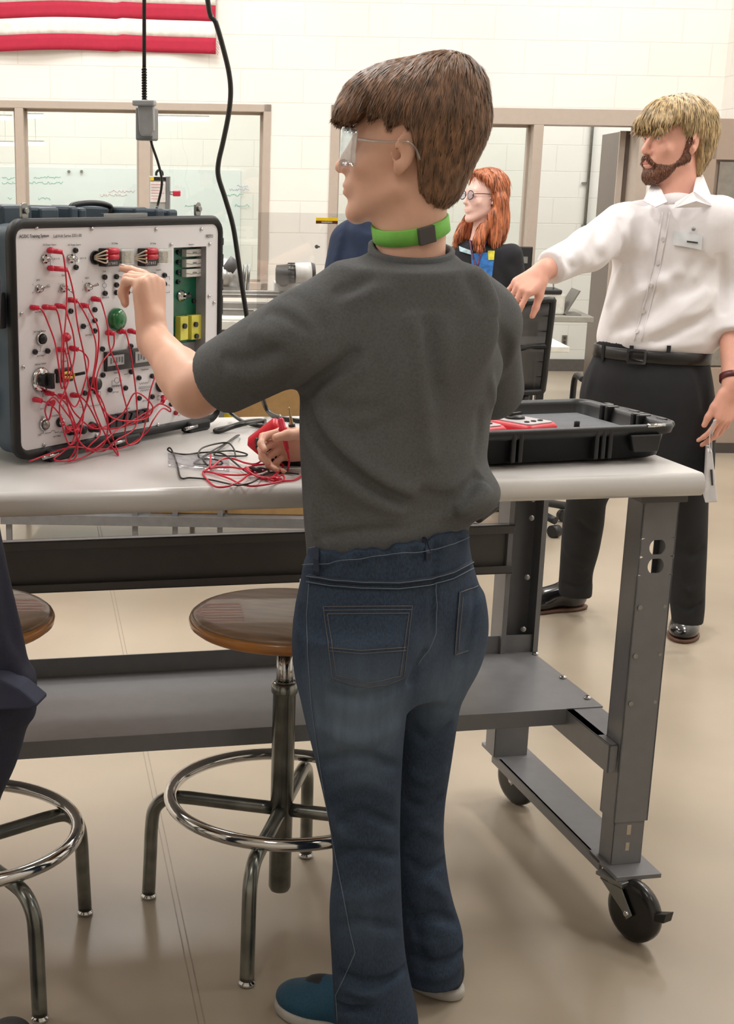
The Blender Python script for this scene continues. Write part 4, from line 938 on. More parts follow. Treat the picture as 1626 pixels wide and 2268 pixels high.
rl2 = cord('test_lead', 'red test lead running from the plug pile towards the held meter', 'cable', [tz(*z6(x, y), h) for x, y, h in ((910, 740, .014), (960, 780, .012), (1040, 820, .008), (1150, 830, .006), (1240, 770, .006), (1290, 700, .008), (1250, 680, .010), (1150, 685, .009), (1000, 700, .012), (880, 735, .010), (760, 720, .008), (620, 720, .006), (520, 735, .006), (470, 765, .004), (540, 770, .006), (720, 830, .005), (820, 880, .004), (900, 905, .003), (1000, 912, .003), (1180, 885, .003), (1290, 850, .004), (1280, 800, .006), (1200, 830, .003), (1100, 825, .006))], .0019, M_wire)
for i, (xa, ya, xb, yb) in enumerate(((905, 735, 970, 770), (1190, 835, 1260, 850))):
    mb = MB(); mb.cyl(tz(*z6(xa, ya), .012 - .006 * i), tz(*z6(xb, yb), .010 - .004 * i), .0045, n=10); mb.build('plug', M_plug, rl2)
cord('cable', 'thick black power cord looped on the bench behind the case corner', 'cable', [CF(CWd - .02, -.12, 1.05), CF(CWd + .015, -.10, 1.045)] + [tz(*z6(x, y), h) for x, y, h in ((640, 120, .04), (740, 160, .02), (860, 240, .01), (1000, 290, .005), (1090, 290, .005), (1100, 260, .005), (1050, 235, .006), (900, 250, .012), (740, 300, .006), (600, 330, .005), (590, 350, .005), (650, 350, .005), (780, 305, .012), (930, 268, .02), (1100, 240, .006))], .0042, M_bw)
bag = thing('plastic_bag', 'small clear plastic bag scrap under the coiled leads', 'plastic bag', tuple(tz(400, 1010)))
mb = MB(); g = []
for j in range(9):
    g.append([tz(372 + 17 * i, 1000 + 4.2 * j + 1.5 * i, .002 + .005 * abs(math.sin(i * 1.3 + j * .8)) * (0 < j < 8)) for i in range(9)])
mb.add([p for r in g for p in r], [(j * 9 + i, j * 9 + i + 1, j * 9 + i + 10, j * 9 + i + 9) for j in range(8) for i in range(8)], True)
o = mb.build('film', clear_mat('film_clear', (250, 250, 252), .16, .12), bag); md = o.modifiers.new('s', 'SOLIDIFY'); md.thickness = .0003

# ------------------------------------------------------------------ things hanging from the ceiling
p_o = lambda x, y: aty(x, y, 3.30)
ob = thing('outlet_box', 'grey outlet box hanging on a black cord above the case', 'outlet box', tuple(p_o(325, 270)))
tl, br_ = p_o(303, 237), p_o(348, 312); hx = (br_[0] - tl[0]) / 2; hz = (tl[2] - br_[2]) / 2; oc = (tl + br_) / 2
oy = math.radians(-14); ax_ = (np.array([math.cos(oy), math.sin(oy), 0]), np.array([-math.sin(oy), math.cos(oy), 0]), Zv)
M_cast = mat('cast_grey', (138, 140, 142), .42, .5, var=.05)
mb = MB(); mb.box(oc, (hx * .9, .022, hz), ax_); mb.build('box', M_cast, ob, .004)
mb = MB(); c_ = p_o(331, 268) - ax_[1] * .036; mb.prism([c_ + ax_[0] * a + Zv * b for a, b in ((-.016, .030), (.019, .030), (.020, -.020), (.014, -.032), (-.008, -.032), (-.013, -.02))], ax_[1] * .016); mb.box(c_ + Zv * .035, (.024, .012, .006), ax_); mb.build('lift_cover', mat('cover_grey', (166, 168, 170), .4), ob, .003)
mb = MB(); mb.cyl(p_o(319, 238), p_o(319, 226), .008); mb.build('cord_grip', M_zinc, ob)
top = aty(319, 0, 3.30); top2 = top + (top - p_o(319, 226)) * ((CEIL - top[2]) / (top[2] - p_o(319, 226)[2]))
mb = MB(); mb.cyl(p_o(319.5, 228), top2, .0042, n=10)
g0, g1 = p_o(320, 226), p_o(319.5, 150)
for ph in (0, math.pi):
    mb.tube([g0 + (g1 - g0) * t + .0048 * np.array([math.cos(ph + t * 40), math.sin(ph + t * 40), 0]) for t in np.linspace(0, 1, 60)], .0016, n=5, sub=1)
mb.build('hanging_cord', M_bw, ob)
cord('cable', 'thin black cord dropping from the hanging outlet box to the case', 'cable', [p_o(333, 306) , p_o(338, 325), p_o(350, 360), p_o(358, 395), p_o(357, 420), p_o(349, 455), aty(347, 462, 3.28)], .0028, M_bw)
top3 = aty(460, 0, 3.75); 
YK = 3.30; top3 = aty(460, 0, YK); dk_ = top3 - aty(470, 26, YK)
cord('cable', 'long black cable curving down from the ceiling past the window', 'cable', [top3 + dk_ * np.array([.2, 0, 1]) * ((CEIL - top3[2]) / dk_[2]) * t_ for t_ in (1, .8, .6, .4, .2, .1, 0)] + [aty(x, y, YK) for x, y in ((478, 50), (494, 105), (507, 160), (511, 205), (506, 255), (494, 315), (484, 360), (484, 392), (499, 440), (516, 500), (527, 570), (537, 640), (549, 715), (562, 790), (575, 850))] + [tz(590, 905, .012), tz(620, 925, .006), tz(690, 935, .006)], .0055, M_bw, sub=5)

# ------------------------------------------------------------------ machine bench behind
B2 = lambda x, y, q=0.0: aty(x, y, 5.8 + q)
bt = .972
def bx2(mb, x0, x1, y0, y1, z0, z1): return mb.bbox((x0, y0, z0), (x1, y1, z1))
XL, XR = -.95, .62
b2 = thing('machine_bench', 'white topped bench carrying a pump rig, behind the equipment case', 'workbench', ((XL + XR) / 2, 6.1, 0))
mb = MB(); bx2(mb, XL, XR, 5.8, 6.5, bt - .035, bt); mb.build('worktop', mat('bench_white', (222, 220, 214), .35), b2, .004)
for x0, y0 in ((XL + .02, 5.83), (-.41, 5.83), (-.245, 5.83), (-.19, 6.4), (-.06, 5.83), (XR - .06, 5.83), (XL + .02, 6.4), (XR - .06, 6.4)):
    mb = MB(); bx2(mb, x0, x0 + .022, y0, y0 + .03, 0, bt - .03); mb.build('leg', M_grey, b2)
mb = MB(); bx2(mb, XL, XR, 5.815, 6.45, .135, .175); mb.build('shelf', mat('shelf_grey', (118, 118, 120), .45), b2)
mb = MB(); bx2(mb, XL, XR, 5.84, 5.86, .77, bt - .04); mb.build('apron', M_black, b2)
M_card = mat('cardboard', (176, 140, 92), .75, var=.05)
def carton(x0, x1, z1_, lab, m, y0=5.88):
    t_ = thing('cardboard_box', lab, 'box', ((x0 + x1) / 2, y0 + .2, .176)); mb = MB(); bx2(mb, x0, x1, y0, y0 + .35, .176, z1_); mb.build('carton', m, t_, .004)
    mb = MB(); bx2(mb, (x0 + x1) / 2 - .02, (x0 + x1) / 2 + .02, y0 - .001, y0 + .351, z1_ - .002, z1_ + .001); mb.build('tape', mat('tape', (196, 170, 128), .3), t_); return t_
cb = carton(-.02, .30, .75, 'tall brown cardboard box under the machine bench beside the case', M_card)
mb = MB(); a0 = aty(486, 908, 5.878); a1 = aty(516, 926, 5.878); mb.bbox((a0[0], 5.876, a1[2]), (a1[0], 5.879, a0[2])); mb.build('yellow_tag', mat('tag_yellow', (232, 206, 30), .5), cb)
carton(-.34, -.03, .36, 'low cardboard box on the shelf behind the bench beam', M_card)
rb = thing('toolbox', 'dull red metal box on the shelf behind, at the left edge', 'toolbox', (-.75, 6.0, .176)); mb = MB(); bx2(mb, -.93, -.62, 5.88, 6.2, .176, .34); mb.build('body', mat('dull_red', (150, 60, 48), .45), rb, .006); mb = MB(); mb.tube([(-.86, 6.04, .34), (-.85, 6.04, .37), (-.70, 6.04, .37), (-.69, 6.04, .34)], .006, n=8); mb.build('handle', M_black, rb)
wb2 = thing('storage_bin', 'white plastic bin on the shelf behind the dark beam', 'bin', (-.5, 6.0, .176)); mb = MB(); bx2(mb, -.60, -.36, 5.88, 6.2, .176, .35); mb.build('bin_body', mat('bin_white', (214, 214, 212), .5), wb2, .008); mb = MB(); bx2(mb, -.61, -.35, 5.87, 6.21, .335, .352); mb.build('bin_rim', MATS['bin_white'], wb2, .003)
# aluminium conveyor frame and pump on the bench
M_alu = mat('aluminium', (186, 186, 184), .35, .6)
rig = thing('conveyor', 'pale aluminium conveyor rails on the machine bench, left of the grey sleeve', 'conveyor', (.0, 6.0, bt))
for ya, yb, nm in ((644, 660, 'upper_rail'), (670, 700, 'lower_rail')):
    a = B2(490, ya); b = B2(490, yb); mb = MB(); bx2(mb, -.85, .50, 5.82, 5.86, b[2], a[2]); bx2(mb, -.85, .50, 5.815, 5.822, (a[2] + b[2]) / 2 - .004, (a[2] + b[2]) / 2 + .002); mb.build(nm, M_alu, rig, .003)
for x0 in (-.84, -.3, .44): mb = MB(); bx2(mb, x0, x0 + .03, 5.83, 5.88, bt, B2(490, 646)[2]); mb.build('post', M_alu, rig)
zr = B2(490, 644)[2]
pu = thing('pump', 'cast aluminium pump wheel with dark cap, right of the case', 'pump', tuple(B2(505, 640)))
pc = B2(500, 612, .06)
mb = MB(); mb.lathe(pc, (0, -1, 0), [(.001, -.03), (.055, -.03), (.07, -.01), (.07, .01), (.055, .02), (.03, .03), (.028, .05), (.001, .05)], 28); mb.bbox((pc[0] - .06, pc[1] - .03, zr), (pc[0] + .06, pc[1] + .03, zr + .014)); mb.build('pump_body', M_alu, pu)
mb = MB(); mb.cyl(B2(505, 598, .03), B2(522, 575, .03), .024, n=16); mb.build('dark_cap', mat('dark_grey_plastic', (88, 88, 90), .5), pu)
for x in (539, 548): mb = MB(); mb.cyl(B2(x, 642, .05), B2(x + 4, 586, .05), .0065, n=10); mb.build('rod', M_zinc, pu)
mo = thing('motor', 'grey electric motor with white barrel on a white block behind the shoulder', 'motor', tuple(B2(650, 632)))
mc = B2(652, 606, .05); mz = B2(650, 628)[2]
mb = MB(); mb.bbox((B2(608, 630)[0], 5.83, bt), (B2(700, 630)[0], 5.98, mz)); mb.build('mount_block', mat('block_grey', (206, 206, 204), .5), mo, .003)
ax0 = np.array([1, .12, .05]); mb = MB()
rgs = []
for t, rr_ in ((-.075, .022), (-.072, .036), (-.03, .037), (-.028, .041), (.0, .041)): rgs.append([mc + nz(ax0) * t + rr_ * (np.array([0, 1, 0]) * math.cos(a) + Zv * math.sin(a)) for a in np.linspace(0, 2 * math.pi, 28, endpoint=False)])
mb.rings(rgs); 
for k in range(14): a = 2 * math.pi * k / 14; mb.box(mc + nz(ax0) * -.012 + .041 * (np.array([0, 1, 0]) * math.cos(a) + Zv * math.sin(a)), (.014, .002, .002))
mb.build('motor_body', mat('motor_grey', (96, 94, 92), .4, .4), mo)
mb = MB(); mb.cyl(mc, mc + nz(ax0) * .065, .041, n=28); mb.build('white_barrel', mat('barrel_white', (236, 234, 230), .4), mo)
mb = MB(); mb.cyl(mc + nz(ax0) * .065, mc + nz(ax0) * .08, .041, .036, n=28); mb.build('end_cap', M_dgrey, mo)
mb = MB(); mb.cyl(B2(628, 622, -.02), B2(628, 622, .05), .023, n=20); mb.bbox((B2(614, 622)[0], 5.80, mz - .001), (B2(645, 600)[0], 5.9, mz + .006)); mb.build('gearbox', MATS['motor_grey'], mo)
# clear guard with warning label
gd = thing('safety_guard', 'clear plastic machine guard with a yellow warning label, left of the teenager', 'guard', tuple(B2(665, 640, -.1)))
g0, g1 = B2(572, 470, -.12), B2(765, 640, -.12)
mb = MB(); mb.bbox((g0[0], 5.676, mz - .10), (g1[0] + .05, 5.682, g0[2])); mb.build('clear_sheet', clear_mat('guard_clear', (246, 246, 246), .05, .02), gd)
mb = MB(); bx2(mb, g0[0] - .01, g0[0] + .005, 5.675, 5.812, bt - .02, bt + .05); bx2(mb, g1[0] + .04, g1[0] + .055, 5.675, 5.812, bt - .02, bt + .05); mb.build('bracket', M_alu, gd, split=True)
a0, a1 = aty(700, 482, 5.672), aty(748, 496, 5.672)
mb = MB(); mb.bbox((a0[0], 5.672, a1[2]), (a1[0], 5.6755, a0[2])); wl = mb.build('warning_label', mat('label_yellow', (240, 204, 20), .5), gd)
mb = MB(); mb.bbox((a0[0], 5.6712, a1[2]), (a1[0], 5.672, a1[2] + (a0[2] - a1[2]) * .5)); mb.build('label_band', mat('label_brown', (84, 40, 24), .5), wl)
v_, f_ = text_polys('WARNING', .0085, ((a0[0] + a1[0]) / 2, 5.6705, a1[2] + .003), (1, 0, 0), (0, 0, 1), (0, -1, 0), .0002, True, 'CENTER'); mb = MB(); mb.add(v_, f_); mb.build('label_text', M_ceram, wl)
kp = aty(701, 546, 5.67); mb = MB(); mb.cyl(kp, kp + np.array([0, -.02, 0]), .007); mb.box(kp + np.array([.004, -.022, 0]), (.008, .002, .003)); mb.build('guard_latch', M_zinc, gd)
# safety switch box on its post
SB = lambda x, y, d=0.0: aty(x, y, 6.05 + d)
q0, q1 = SB(330, 390), SB(368, 465)
sw = thing('safety_switch', 'grey safety switch box with white label sheet behind the case', 'switch box', tuple(SB(350, 440)))
mb = MB(); mb.bbox((q0[0], 6.05, 1.15), (q1[0], 6.14, q0[2])); swb = mb.build('box', mat('box_grey', (176, 176, 174), .45), sw, .004)
mb = MB(); mb.bbox((q1[0], 6.04, 1.15), (SB(376, 400)[0], 6.12, q0[2])); mb.build('side_rail', M_cast, sw, .002)
mb = MB(); mb.bbox((q0[0] + .02, 6.1, bt), (q0[0] + .05, 6.13, 1.16)); mb.build('post', M_alu, sw)
la, lb = SB(333, 392), SB(368, 400); mb = MB(); mb.bbox((SB(341, 392)[0], 6.045, lb[2]), (lb[0] - .001, 6.05, la[2])); mb.build('black_label', M_black, swb)
mb = MB(); mb.bbox((la[0], 6.045, lb[2]), (SB(341, 392)[0], 6.05, la[2])); mb.build('yellow_mark', MATS['label_yellow'], swb)
la, lb = SB(333, 402), SB(367, 448); mb = MB(); mb.bbox((la[0], 6.045, lb[2]), (lb[0], 6.05, la[2])); mb.build('label_sheet', mat('label_white', (232, 226, 224), .6), swb)
mb = MB(); [mb.bbox((la[0] + .004, 6.044, la[2] - .012 - .011 * k), (lb[0] - .006 - .01 * (k % 3), 6.0452, la[2] - .010 - .011 * k)) for k in range(6)]; mb.build('printed_lines', mat('label_pink', (206, 150, 150), .6), swb)
mb = MB(); mb.tube([SB(346, 389), SB(347, 381), SB(353, 377), SB(359, 381), SB(360, 389)], .005, n=8); mb.build('top_loop', M_black, sw)
pl_ = thing('padlock', 'small red padlock hanging on the side of the safety switch', 'padlock', tuple(SB(390, 428)))
mb = MB(); a0, a1 = SB(383, 422), SB(400, 435); mb.bbox((a0[0], 6.03, a1[2]), (a1[0], 6.06, a0[2])); mb.build('body', mat('padlock_red', (196, 40, 66), .4), pl_, .004)
mb = MB(); mb.tube([SB(383, 431), SB(378, 430), SB(374, 428), SB(378, 425), SB(383, 425)], .0028, n=8); mb.build('shackle', M_zinc, pl_)

# ------------------------------------------------------------------ right background: desk, table, chair
dk = thing('desk', 'grey topped desk standing in front of the doorway', 'desk', (1.85, 9.1, 0))
dz = .745; a = atz(1316, 702, dz); e = nz(np.array([1.0, -.035, 0])); ev = np.array([-e[1], e[0], 0])
def DK(x, y, z): return np.array([a[0], a[1], 0]) - e * x + ev * y + Zv * z
mb = MB(); mb.bbox((0, 0, dz - .035), (1.0, .62, dz), DK); mb.build('desktop', mat('desk_grey', (150, 148, 140), .4), dk, .004)
for x0, y0 in ((.33, .02), (.95, .02), (.33, .56), (.95, .56)): mb = MB(); mb.bbox((x0, y0, 0), (x0 + .045, y0 + .045, dz - .035), DK); mb.build('leg', M_black, dk)
mb = MB(); mb.bbox((.33, .02, dz - .09), (.99, .06, dz - .035), DK); mb.build('apron', M_black, dk)
ct = thing('storage_container', 'frosted white container with black lid and wire handle on the desk', 'container', tuple(DK(.29, .2, dz)))
mb = MB(); mb.bbox((.16, .1, dz), (.40, .34, dz + .125), DK); mb.build('tub', mat('tub_white', (206, 204, 196), .45), ct, .012)
mb = MB(); mb.bbox((.185, .09, dz + .125), (.41, .35, dz + .15), DK); mb.build('lid', M_black, ct, .006)
mb = MB(); mb.tube([DK(.36, .2, dz + .15), DK(.355, .2, dz + .185), DK(.33, .2, dz + .198), DK(.25, .2, dz + .198), DK(.225, .2, dz + .185), DK(.22, .2, dz + .15)], .004, n=8); mb.build('wire_handle', M_zinc, ct)
lp = thing('laptop', 'open grey laptop tilted back on the desk beside the white container', 'laptop', tuple(DK(.12, .2, dz)))
l0 = DK(.155, .08, dz + .003); l1 = DK(.075, .08, dz + .145)
mb = MB(); mb.prism([l0, l1, l1 + ev * .26, l0 + ev * .26], nz(np.cross(l1 - l0, ev)) * .01); mb.build('screen_lid', mat('laptop_grey', (112, 108, 104), .4), lp, .002)
mb = MB(); mb.bbox((.06, .08, dz), (.155, .30, dz + .006), DK); mb.build('base', MATS['laptop_grey'], lp, .002)
mn = thing('monitor', 'black computer monitor edge standing right behind the red haired woman', 'monitor', tuple(DK(.6, .3, dz)))
m0, m1 = aty(1148, 546, 9.33), aty(1176, 600, 9.33)
mb = MB(); mb.bbox((m0[0] - .30, 9.31, .86), (m1[0], 9.345, m0[2])); mb.build('screen_back', M_black, mn, .005)
mb = MB(); mb.bbox((m1[0] - .07, 9.302, m0[2] - .10), (m1[0] - .03, 9.31, m0[2] - .06)); mb.build('badge', M_zinc, mn)
mb = MB(); mb.bbox((m0[0] - .12, 9.33, dz), (m0[0] - .06, 9.37, .9)); mb.bbox((m0[0] - .2, 9.26, dz), (m0[0] + .02, 9.44, dz + .012)); mb.build('stand', M_black, mn)
wt = thing('side_table', 'white topped table with black legs behind the black mesh chair', 'table', (1.3, 7.6, 0))
tz0 = .72; c1_ = atz(1262, 768, tz0)
mb = MB(); mb.bbox((c1_[0] - .75, c1_[1], tz0 - .03), (c1_[0], c1_[1] + .5, tz0)); mb.build('tabletop', mat('tabletop_white', (228, 226, 216), .4), wt, .004)
for x0, y0 in ((-.15, .02), (-.72, .02), (-.15, .44), (-.72, .44)): mb = MB(); mb.bbox((c1_[0] + x0, c1_[1] + y0, 0), (c1_[0] + x0 + .04, c1_[1] + y0 + .04, tz0 - .03)); mb.build('leg', M_black, wt)
mb = MB(); mb.bbox((c1_[0] - .72, c1_[1] + .02, tz0 - .085), (c1_[0] - .11, c1_[1] + .05, tz0 - .03)); mb.build('apron', M_black, wt)
oc_ = thing('office_chair', 'black mesh backed office chair right of the charcoal T shirt', 'office chair', (1.28, 6.5, 0))
YC = 6.25; ch = lambda x, y, d=0.0: aty(x, y, YC + d)
o_tl, o_tr, o_br, o_bl = ch(1142, 672), ch(1226, 664), ch(1202, 866, .05), ch(1130, 872, .05)
mb = MB(); q_ = [o_bl, o_tl, o_tr, o_br, o_bl]; mb.tube([q_[k] * (1 - t) + q_[k + 1] * t for k in range(4) for t in (.06, .5, .94)] + [o_bl * .94 + o_tl * .06], .014, n=8, sub=5); mb.build('back_frame', M_black, oc_)
mb = MB(); g = []
for j in range(9): g.append([(o_tl * (1 - i / 8) + o_tr * i / 8) * (1 - j / 8) + (o_bl * (1 - i / 8) + o_br * i / 8) * j / 8 + np.array([0, .02 * math.sin(math.pi * i / 8), 0]) for i in range(9)])
mb.add([p for r in g for p in r], [(j * 9 + i, j * 9 + i + 1, j * 9 + i + 10, j * 9 + i + 9) for j in range(8) for i in range(8)], True)
mm = clear_mat('chair_mesh', (120, 120, 124), .10, .6); o = mb.build('mesh_back', mm, oc_); md = o.modifiers.new('s', 'SOLIDIFY'); md.thickness = .003
mb = MB()
for k in range(1, 6):
    t = k / 6; mb.tube([o_tl * (1 - t) + o_bl * t, (o_tl + o_tr) / 2 * (1 - t) + (o_bl + o_br) / 2 * t + np.array([0, .028, 0]), o_tr * (1 - t) + o_br * t], .006 if k != 3 else .014, n=6)
mb.build('back_slat', M_black, oc_, split=True)
cc = np.array([(o_bl[0] + o_br[0]) / 2, YC + .28, 0])
mb = MB(); mb.rings([[cc + np.array([a, b, z]) for a, b in rrect(w, w * .95, .06)] for z, w in ((.43, .19), (.45, .225), (.49, .23), (.51, .20))]); mb.build('seat', M_black, oc_)
mb = MB(); mb.cyl(cc + Zv * .10, cc + Zv * .43, .025); mb.build('gas_post', M_dgrey, oc_)
mb = MB(); mb.tube([cc + Zv * .44, cc + np.array([0, -.22, .44]), (o_bl + o_br) / 2 + np.array([0, .02, .0])], .018, n=8); mb.build('back_bracket', M_black, oc_)
for sx in (-1, 1): mb = MB(); mb.tube([cc + np.array([.2 * sx, .05, .46]), cc + np.array([.26 * sx, .05, .52]), cc + np.array([.26 * sx, 0, .68]), cc + np.array([.26 * sx, -.15, .69])], .014, n=8); mb.build('armrest', M_black, oc_)
for k in range(5):
    a = 2 * math.pi * k / 5 + .3; e_ = np.array([math.cos(a), math.sin(a), 0]); mb = MB(); mb.tube([cc + Zv * .11, cc + e_ * .15 + Zv * .10, cc + e_ * .29 + Zv * .075], .018, n=8); lg = mb.build('base_arm', M_black, oc_)
    mb = MB(); mb.cyl(cc + e_ * .29 - np.array([e_[1], -e_[0], 0]) * .02 + Zv * .028, cc + e_ * .29 + np.array([e_[1], -e_[0], 0]) * .02 + Zv * .028, .028); mb.build('castor', M_black, lg)
# ------------------------------------------------------------------ people: shared builders
def skin_mat(name, rgb):
    m = mat(name, rgb, .48, var=.035, vscale=22, bump=.06, bscale=380, spec=.4); b = m.node_tree.nodes['Principled BSDF']
    b.inputs['Subsurface Weight'].default_value = .12; b.inputs['Subsurface Radius'].default_value = (.012, .005, .003); b.inputs['Subsurface Scale'].default_value = 1.0
    return m
def hframe(fwd, up=(0, 0, 1), tilt=0.0):
    f = nz(fwd); u = nz(np.asarray(up, float) - f * (np.asarray(up, float) @ f)); r = np.cross(f, u)
    return np.array([r, f, u])
class Head:
    def __init__(s, o, R, k=1.0): s.o = np.asarray(o, float); s.R = R; s.k = k
    def w(s, x, y, z): return s.o + s.k * (s.R.T @ np.array([x, y, z], float))
    def axes(s, pitch=0, yaw=0, roll=0):
        a, b, c = pitch, yaw, roll
        Rx = np.array([[1, 0, 0], [0, math.cos(a), -math.sin(a)], [0, math.sin(a), math.cos(a)]]); Rz = np.array([[math.cos(b), -math.sin(b), 0], [math.sin(b), math.cos(b), 0], [0, 0, 1]]); Ry = np.array([[math.cos(c), 0, math.sin(c)], [0, 1, 0], [-math.sin(c), 0, math.cos(c)]])
        return (Rz @ Ry @ Rx).T @ s.R
    def ell(s, c, r, k=.01, op='u', pitch=0, yaw=0, roll=0): return ell(s.w(*c), np.array(r) * s.k, s.axes(pitch, yaw, roll), k, op)
    def cap(s, a, b, ra, rb=None, k=.01, op='u'): return cap(s.w(*a), s.w(*b), ra * s.k, (ra if rb is None else rb) * s.k, k, op)
def head_prims(H, fem=False, neck=None, nr=.052):
    j = .9 if fem else 1.0
    P = [H.ell((0, -.018, .045), (.073, .092, .086), .02), H.ell((0, .020, -.01), (.064, .070, .085), .02), H.ell((0, .036, -.058), (.047 * j, .052, .055), .02),
         H.cap((-.050 * j, -.006, -.062), (-.012, .070, -.108), .017, .014, .022), H.cap((.050 * j, -.006, -.062), (.012, .070, -.108), .017, .014, .022), H.ell((0, .073, -.106), (.020, .016, .016), .014),
         H.cap((-.036, .074, .026), (.036, .074, .026), .010, None, .016), H.ell((-.040, .062, -.028), (.021, .018, .018), .014), H.ell((.040, .062, -.028), (.021, .018, .018), .014),
         H.ell((-.031, .090, .003), (.018, .013, .011), .010, 's'), H.ell((.031, .090, .003), (.018, .013, .011), .010, 's'),
         H.ell((-.031, .0775, .003), (.0165, .0132, .0135), .004), H.ell((.031, .0775, .003), (.0165, .0132, .0135), .004),
         H.ell((-.031, .0935, .0022), (.0125, .010, .0038), .002, 's'), H.ell((.031, .0935, .0022), (.0125, .010, .0038), .002, 's'),
         H.cap((0, .084, .016), (0, .107, -.030), .0075, .0100, .008), H.ell((0, .106, -.034), (.0115, .012, .010), .006), H.ell((-.012, .096, -.038), (.0075, .010, .007), .005), H.ell((.012, .096, -.038), (.0075, .010, .007), .005),
         H.ell((-.006, .104, -.045), (.0038, .005, .003), .003, 's'), H.ell((.006, .104, -.045), (.0038, .005, .003), .003, 's'),
         H.ell((0, .083, -.064), (.026, .014, .020), .012), H.ell((0, .094, -.0635), (.020, .008, .0055), .005), H.ell((0, .092, -.0745), (.018, .008, .0062), .005), H.cap((-.020, .096, -.069), (.020, .096, -.069), .0018, None, .004, 's')]
    for sx in (-1, 1):
        P += [H.ell((.077 * sx, -.017, .000), (.0070, .0205, .034), .006, 'u', .18, -.45 * sx), H.ell((.073 * sx, -.009, -.027), (.007, .010, .014), .006),
              H.ell((.0865 * sx, -.013, .003), (.0065, .0125, .024), .004, 's', .18, -.45 * sx), H.ell((.081 * sx, -.007, -.006), (.007, .006, .010), .004, 's'), H.cap((.0775 * sx, -.004, .016), (.0805 * sx, -.014, -.006), .0030, .0026, .004), H.ell((.075 * sx, .005, -.006), (.0045, .004, .006), .003)]
    return P
def eyes(H, parent, iris, dx=0.0):
    for sx in (-1, 1):
        mb = MB(); c = H.w(.031 * sx, .0765, .0025); A = H.R; mb.ell(c, (.0115 * H.k,) * 3, (A[0], A[2], A[1]), 18, 12); e = mb.build('eye', mat('eye_white', (232, 228, 222), .2, var=.01), parent)
        mb = MB(); d = nz(A[1] + A[0] * dx); mb.ell(c + d * .0078 * H.k, (.0055 * H.k, .0055 * H.k, .0043 * H.k), (*basis(d)[:2], d), 14, 8); mb.build('iris', iris, e)
def hand_prims(W, D, N, side, sc=1.0, curls=None, thumb=(.6, .7, -.3), spread=.12, tcurl=.3, k=.007):
    """W wrist, D finger direction, N back of the hand; thumb lies on +T = side*cross(N,D)"""
    D = nz(D); N = nz(np.asarray(N, float) - D * (np.asarray(N, float) @ D)); T = side * np.cross(N, D)
    curls = curls or [(.3, .4, .3)] * 4
    P = []; q = lambda t, d, n=0: W + sc * (T * t + D * d + N * n)
    kn = [(.028, .088), (.0095, .092), (-.009, .088), (-.026, .080)]
    for i, (t, d) in enumerate(kn):
        P.append(cap(q(t * .55, .008), q(t, d, .001), .0135 * sc, .0102 * sc, .012)); P.append(cap(q(t * .6, .02, -.006), q(t, d - .012, -.006), .012 * sc, .0105 * sc, .012))
    P.append(cap(q(0, -.02), q(0, .02), .0235 * sc, .021 * sc, .015)); P.append(cap(q(.024, .022, -.010), q(.030, .060, -.010), .013 * sc, .010 * sc, .012))
    segs = [(.041, .025, .021), (.046, .029, .022), (.042, .027, .021), (.033, .020, .019)]; rad = [.0090, .0093, .0088, .0076]
    tips = []
    for i in range(4):
        p = q(*kn[i]); a = 0; d0 = nz(D + T * spread * (1.5 - i) * .6)
        ax = T
        for j in range(3):
            a += curls[i][j]; d = d0 * math.cos(a) - N * math.sin(a); p2 = p + d * segs[i][j] * sc
            P.append(cap(p, p2, rad[i] * sc * (1 - .08 * j), rad[i] * sc * (.93 - .09 * j), k * .6)); p = p2
        tips.append((p, d, nz(N * math.cos(a) + d0 * math.sin(a)), rad[i] * sc * .75))
    p = q(.020, .018, -.006); tv = nz(T * thumb[0] + D * thumb[1] + N * thumb[2]); d = tv
    for j, (L, r0, r1) in enumerate(((.044, .0150, .0120), (.032, .0115, .0100), (.026, .0100, .0085))):
        if j: d = nz(d - T * tcurl * .6 + D * tcurl * .4)
        p2 = p + d * L * sc; P.append(cap(p, p2, r0 * sc, r1 * sc, k)); p = p2
    tips.append((p, d, nz(N + T * .6 - d * ((N + T * .6) @ d)), .0085 * sc))
    return P, tips
def nails(tips, parent, m):
    mb = MB()
    for p, d, n, r in tips:
        s_ = np.cross(d, n); mb = MB(); mb.ell(p + n * r * .72 - d * .002, (r * .78, r * 1.05, r * .35), (s_, d, n), 10, 6); mb.build('fingernail', m, parent)
def P2(x, y, Y): return aty(x, y, Y)
def rows_px(rows, Y, dratio, yaw, yoff=0.0):
    """silhouette rows (y, xl, xr[, Y]) -> loft rows"""
    out = []
    f = math.sqrt(math.cos(yaw) ** 2 + (dratio * math.sin(yaw)) ** 2)
    for r in rows:
        Y_ = r[3] if len(r) > 3 else Y
        a = aty(r[1], r[0], Y_); b = aty(r[2], r[0], Y_); A = (b[0] - a[0]) / 2 / f
        out.append(((a[2] + b[2]) / 2, (a[0] + b[0]) / 2, Y_ + yoff, A, A * dratio))
    return out
def shrink(rows, d): return [(z, x, y, A - d, B - d) for z, x, y, A, B in rows]
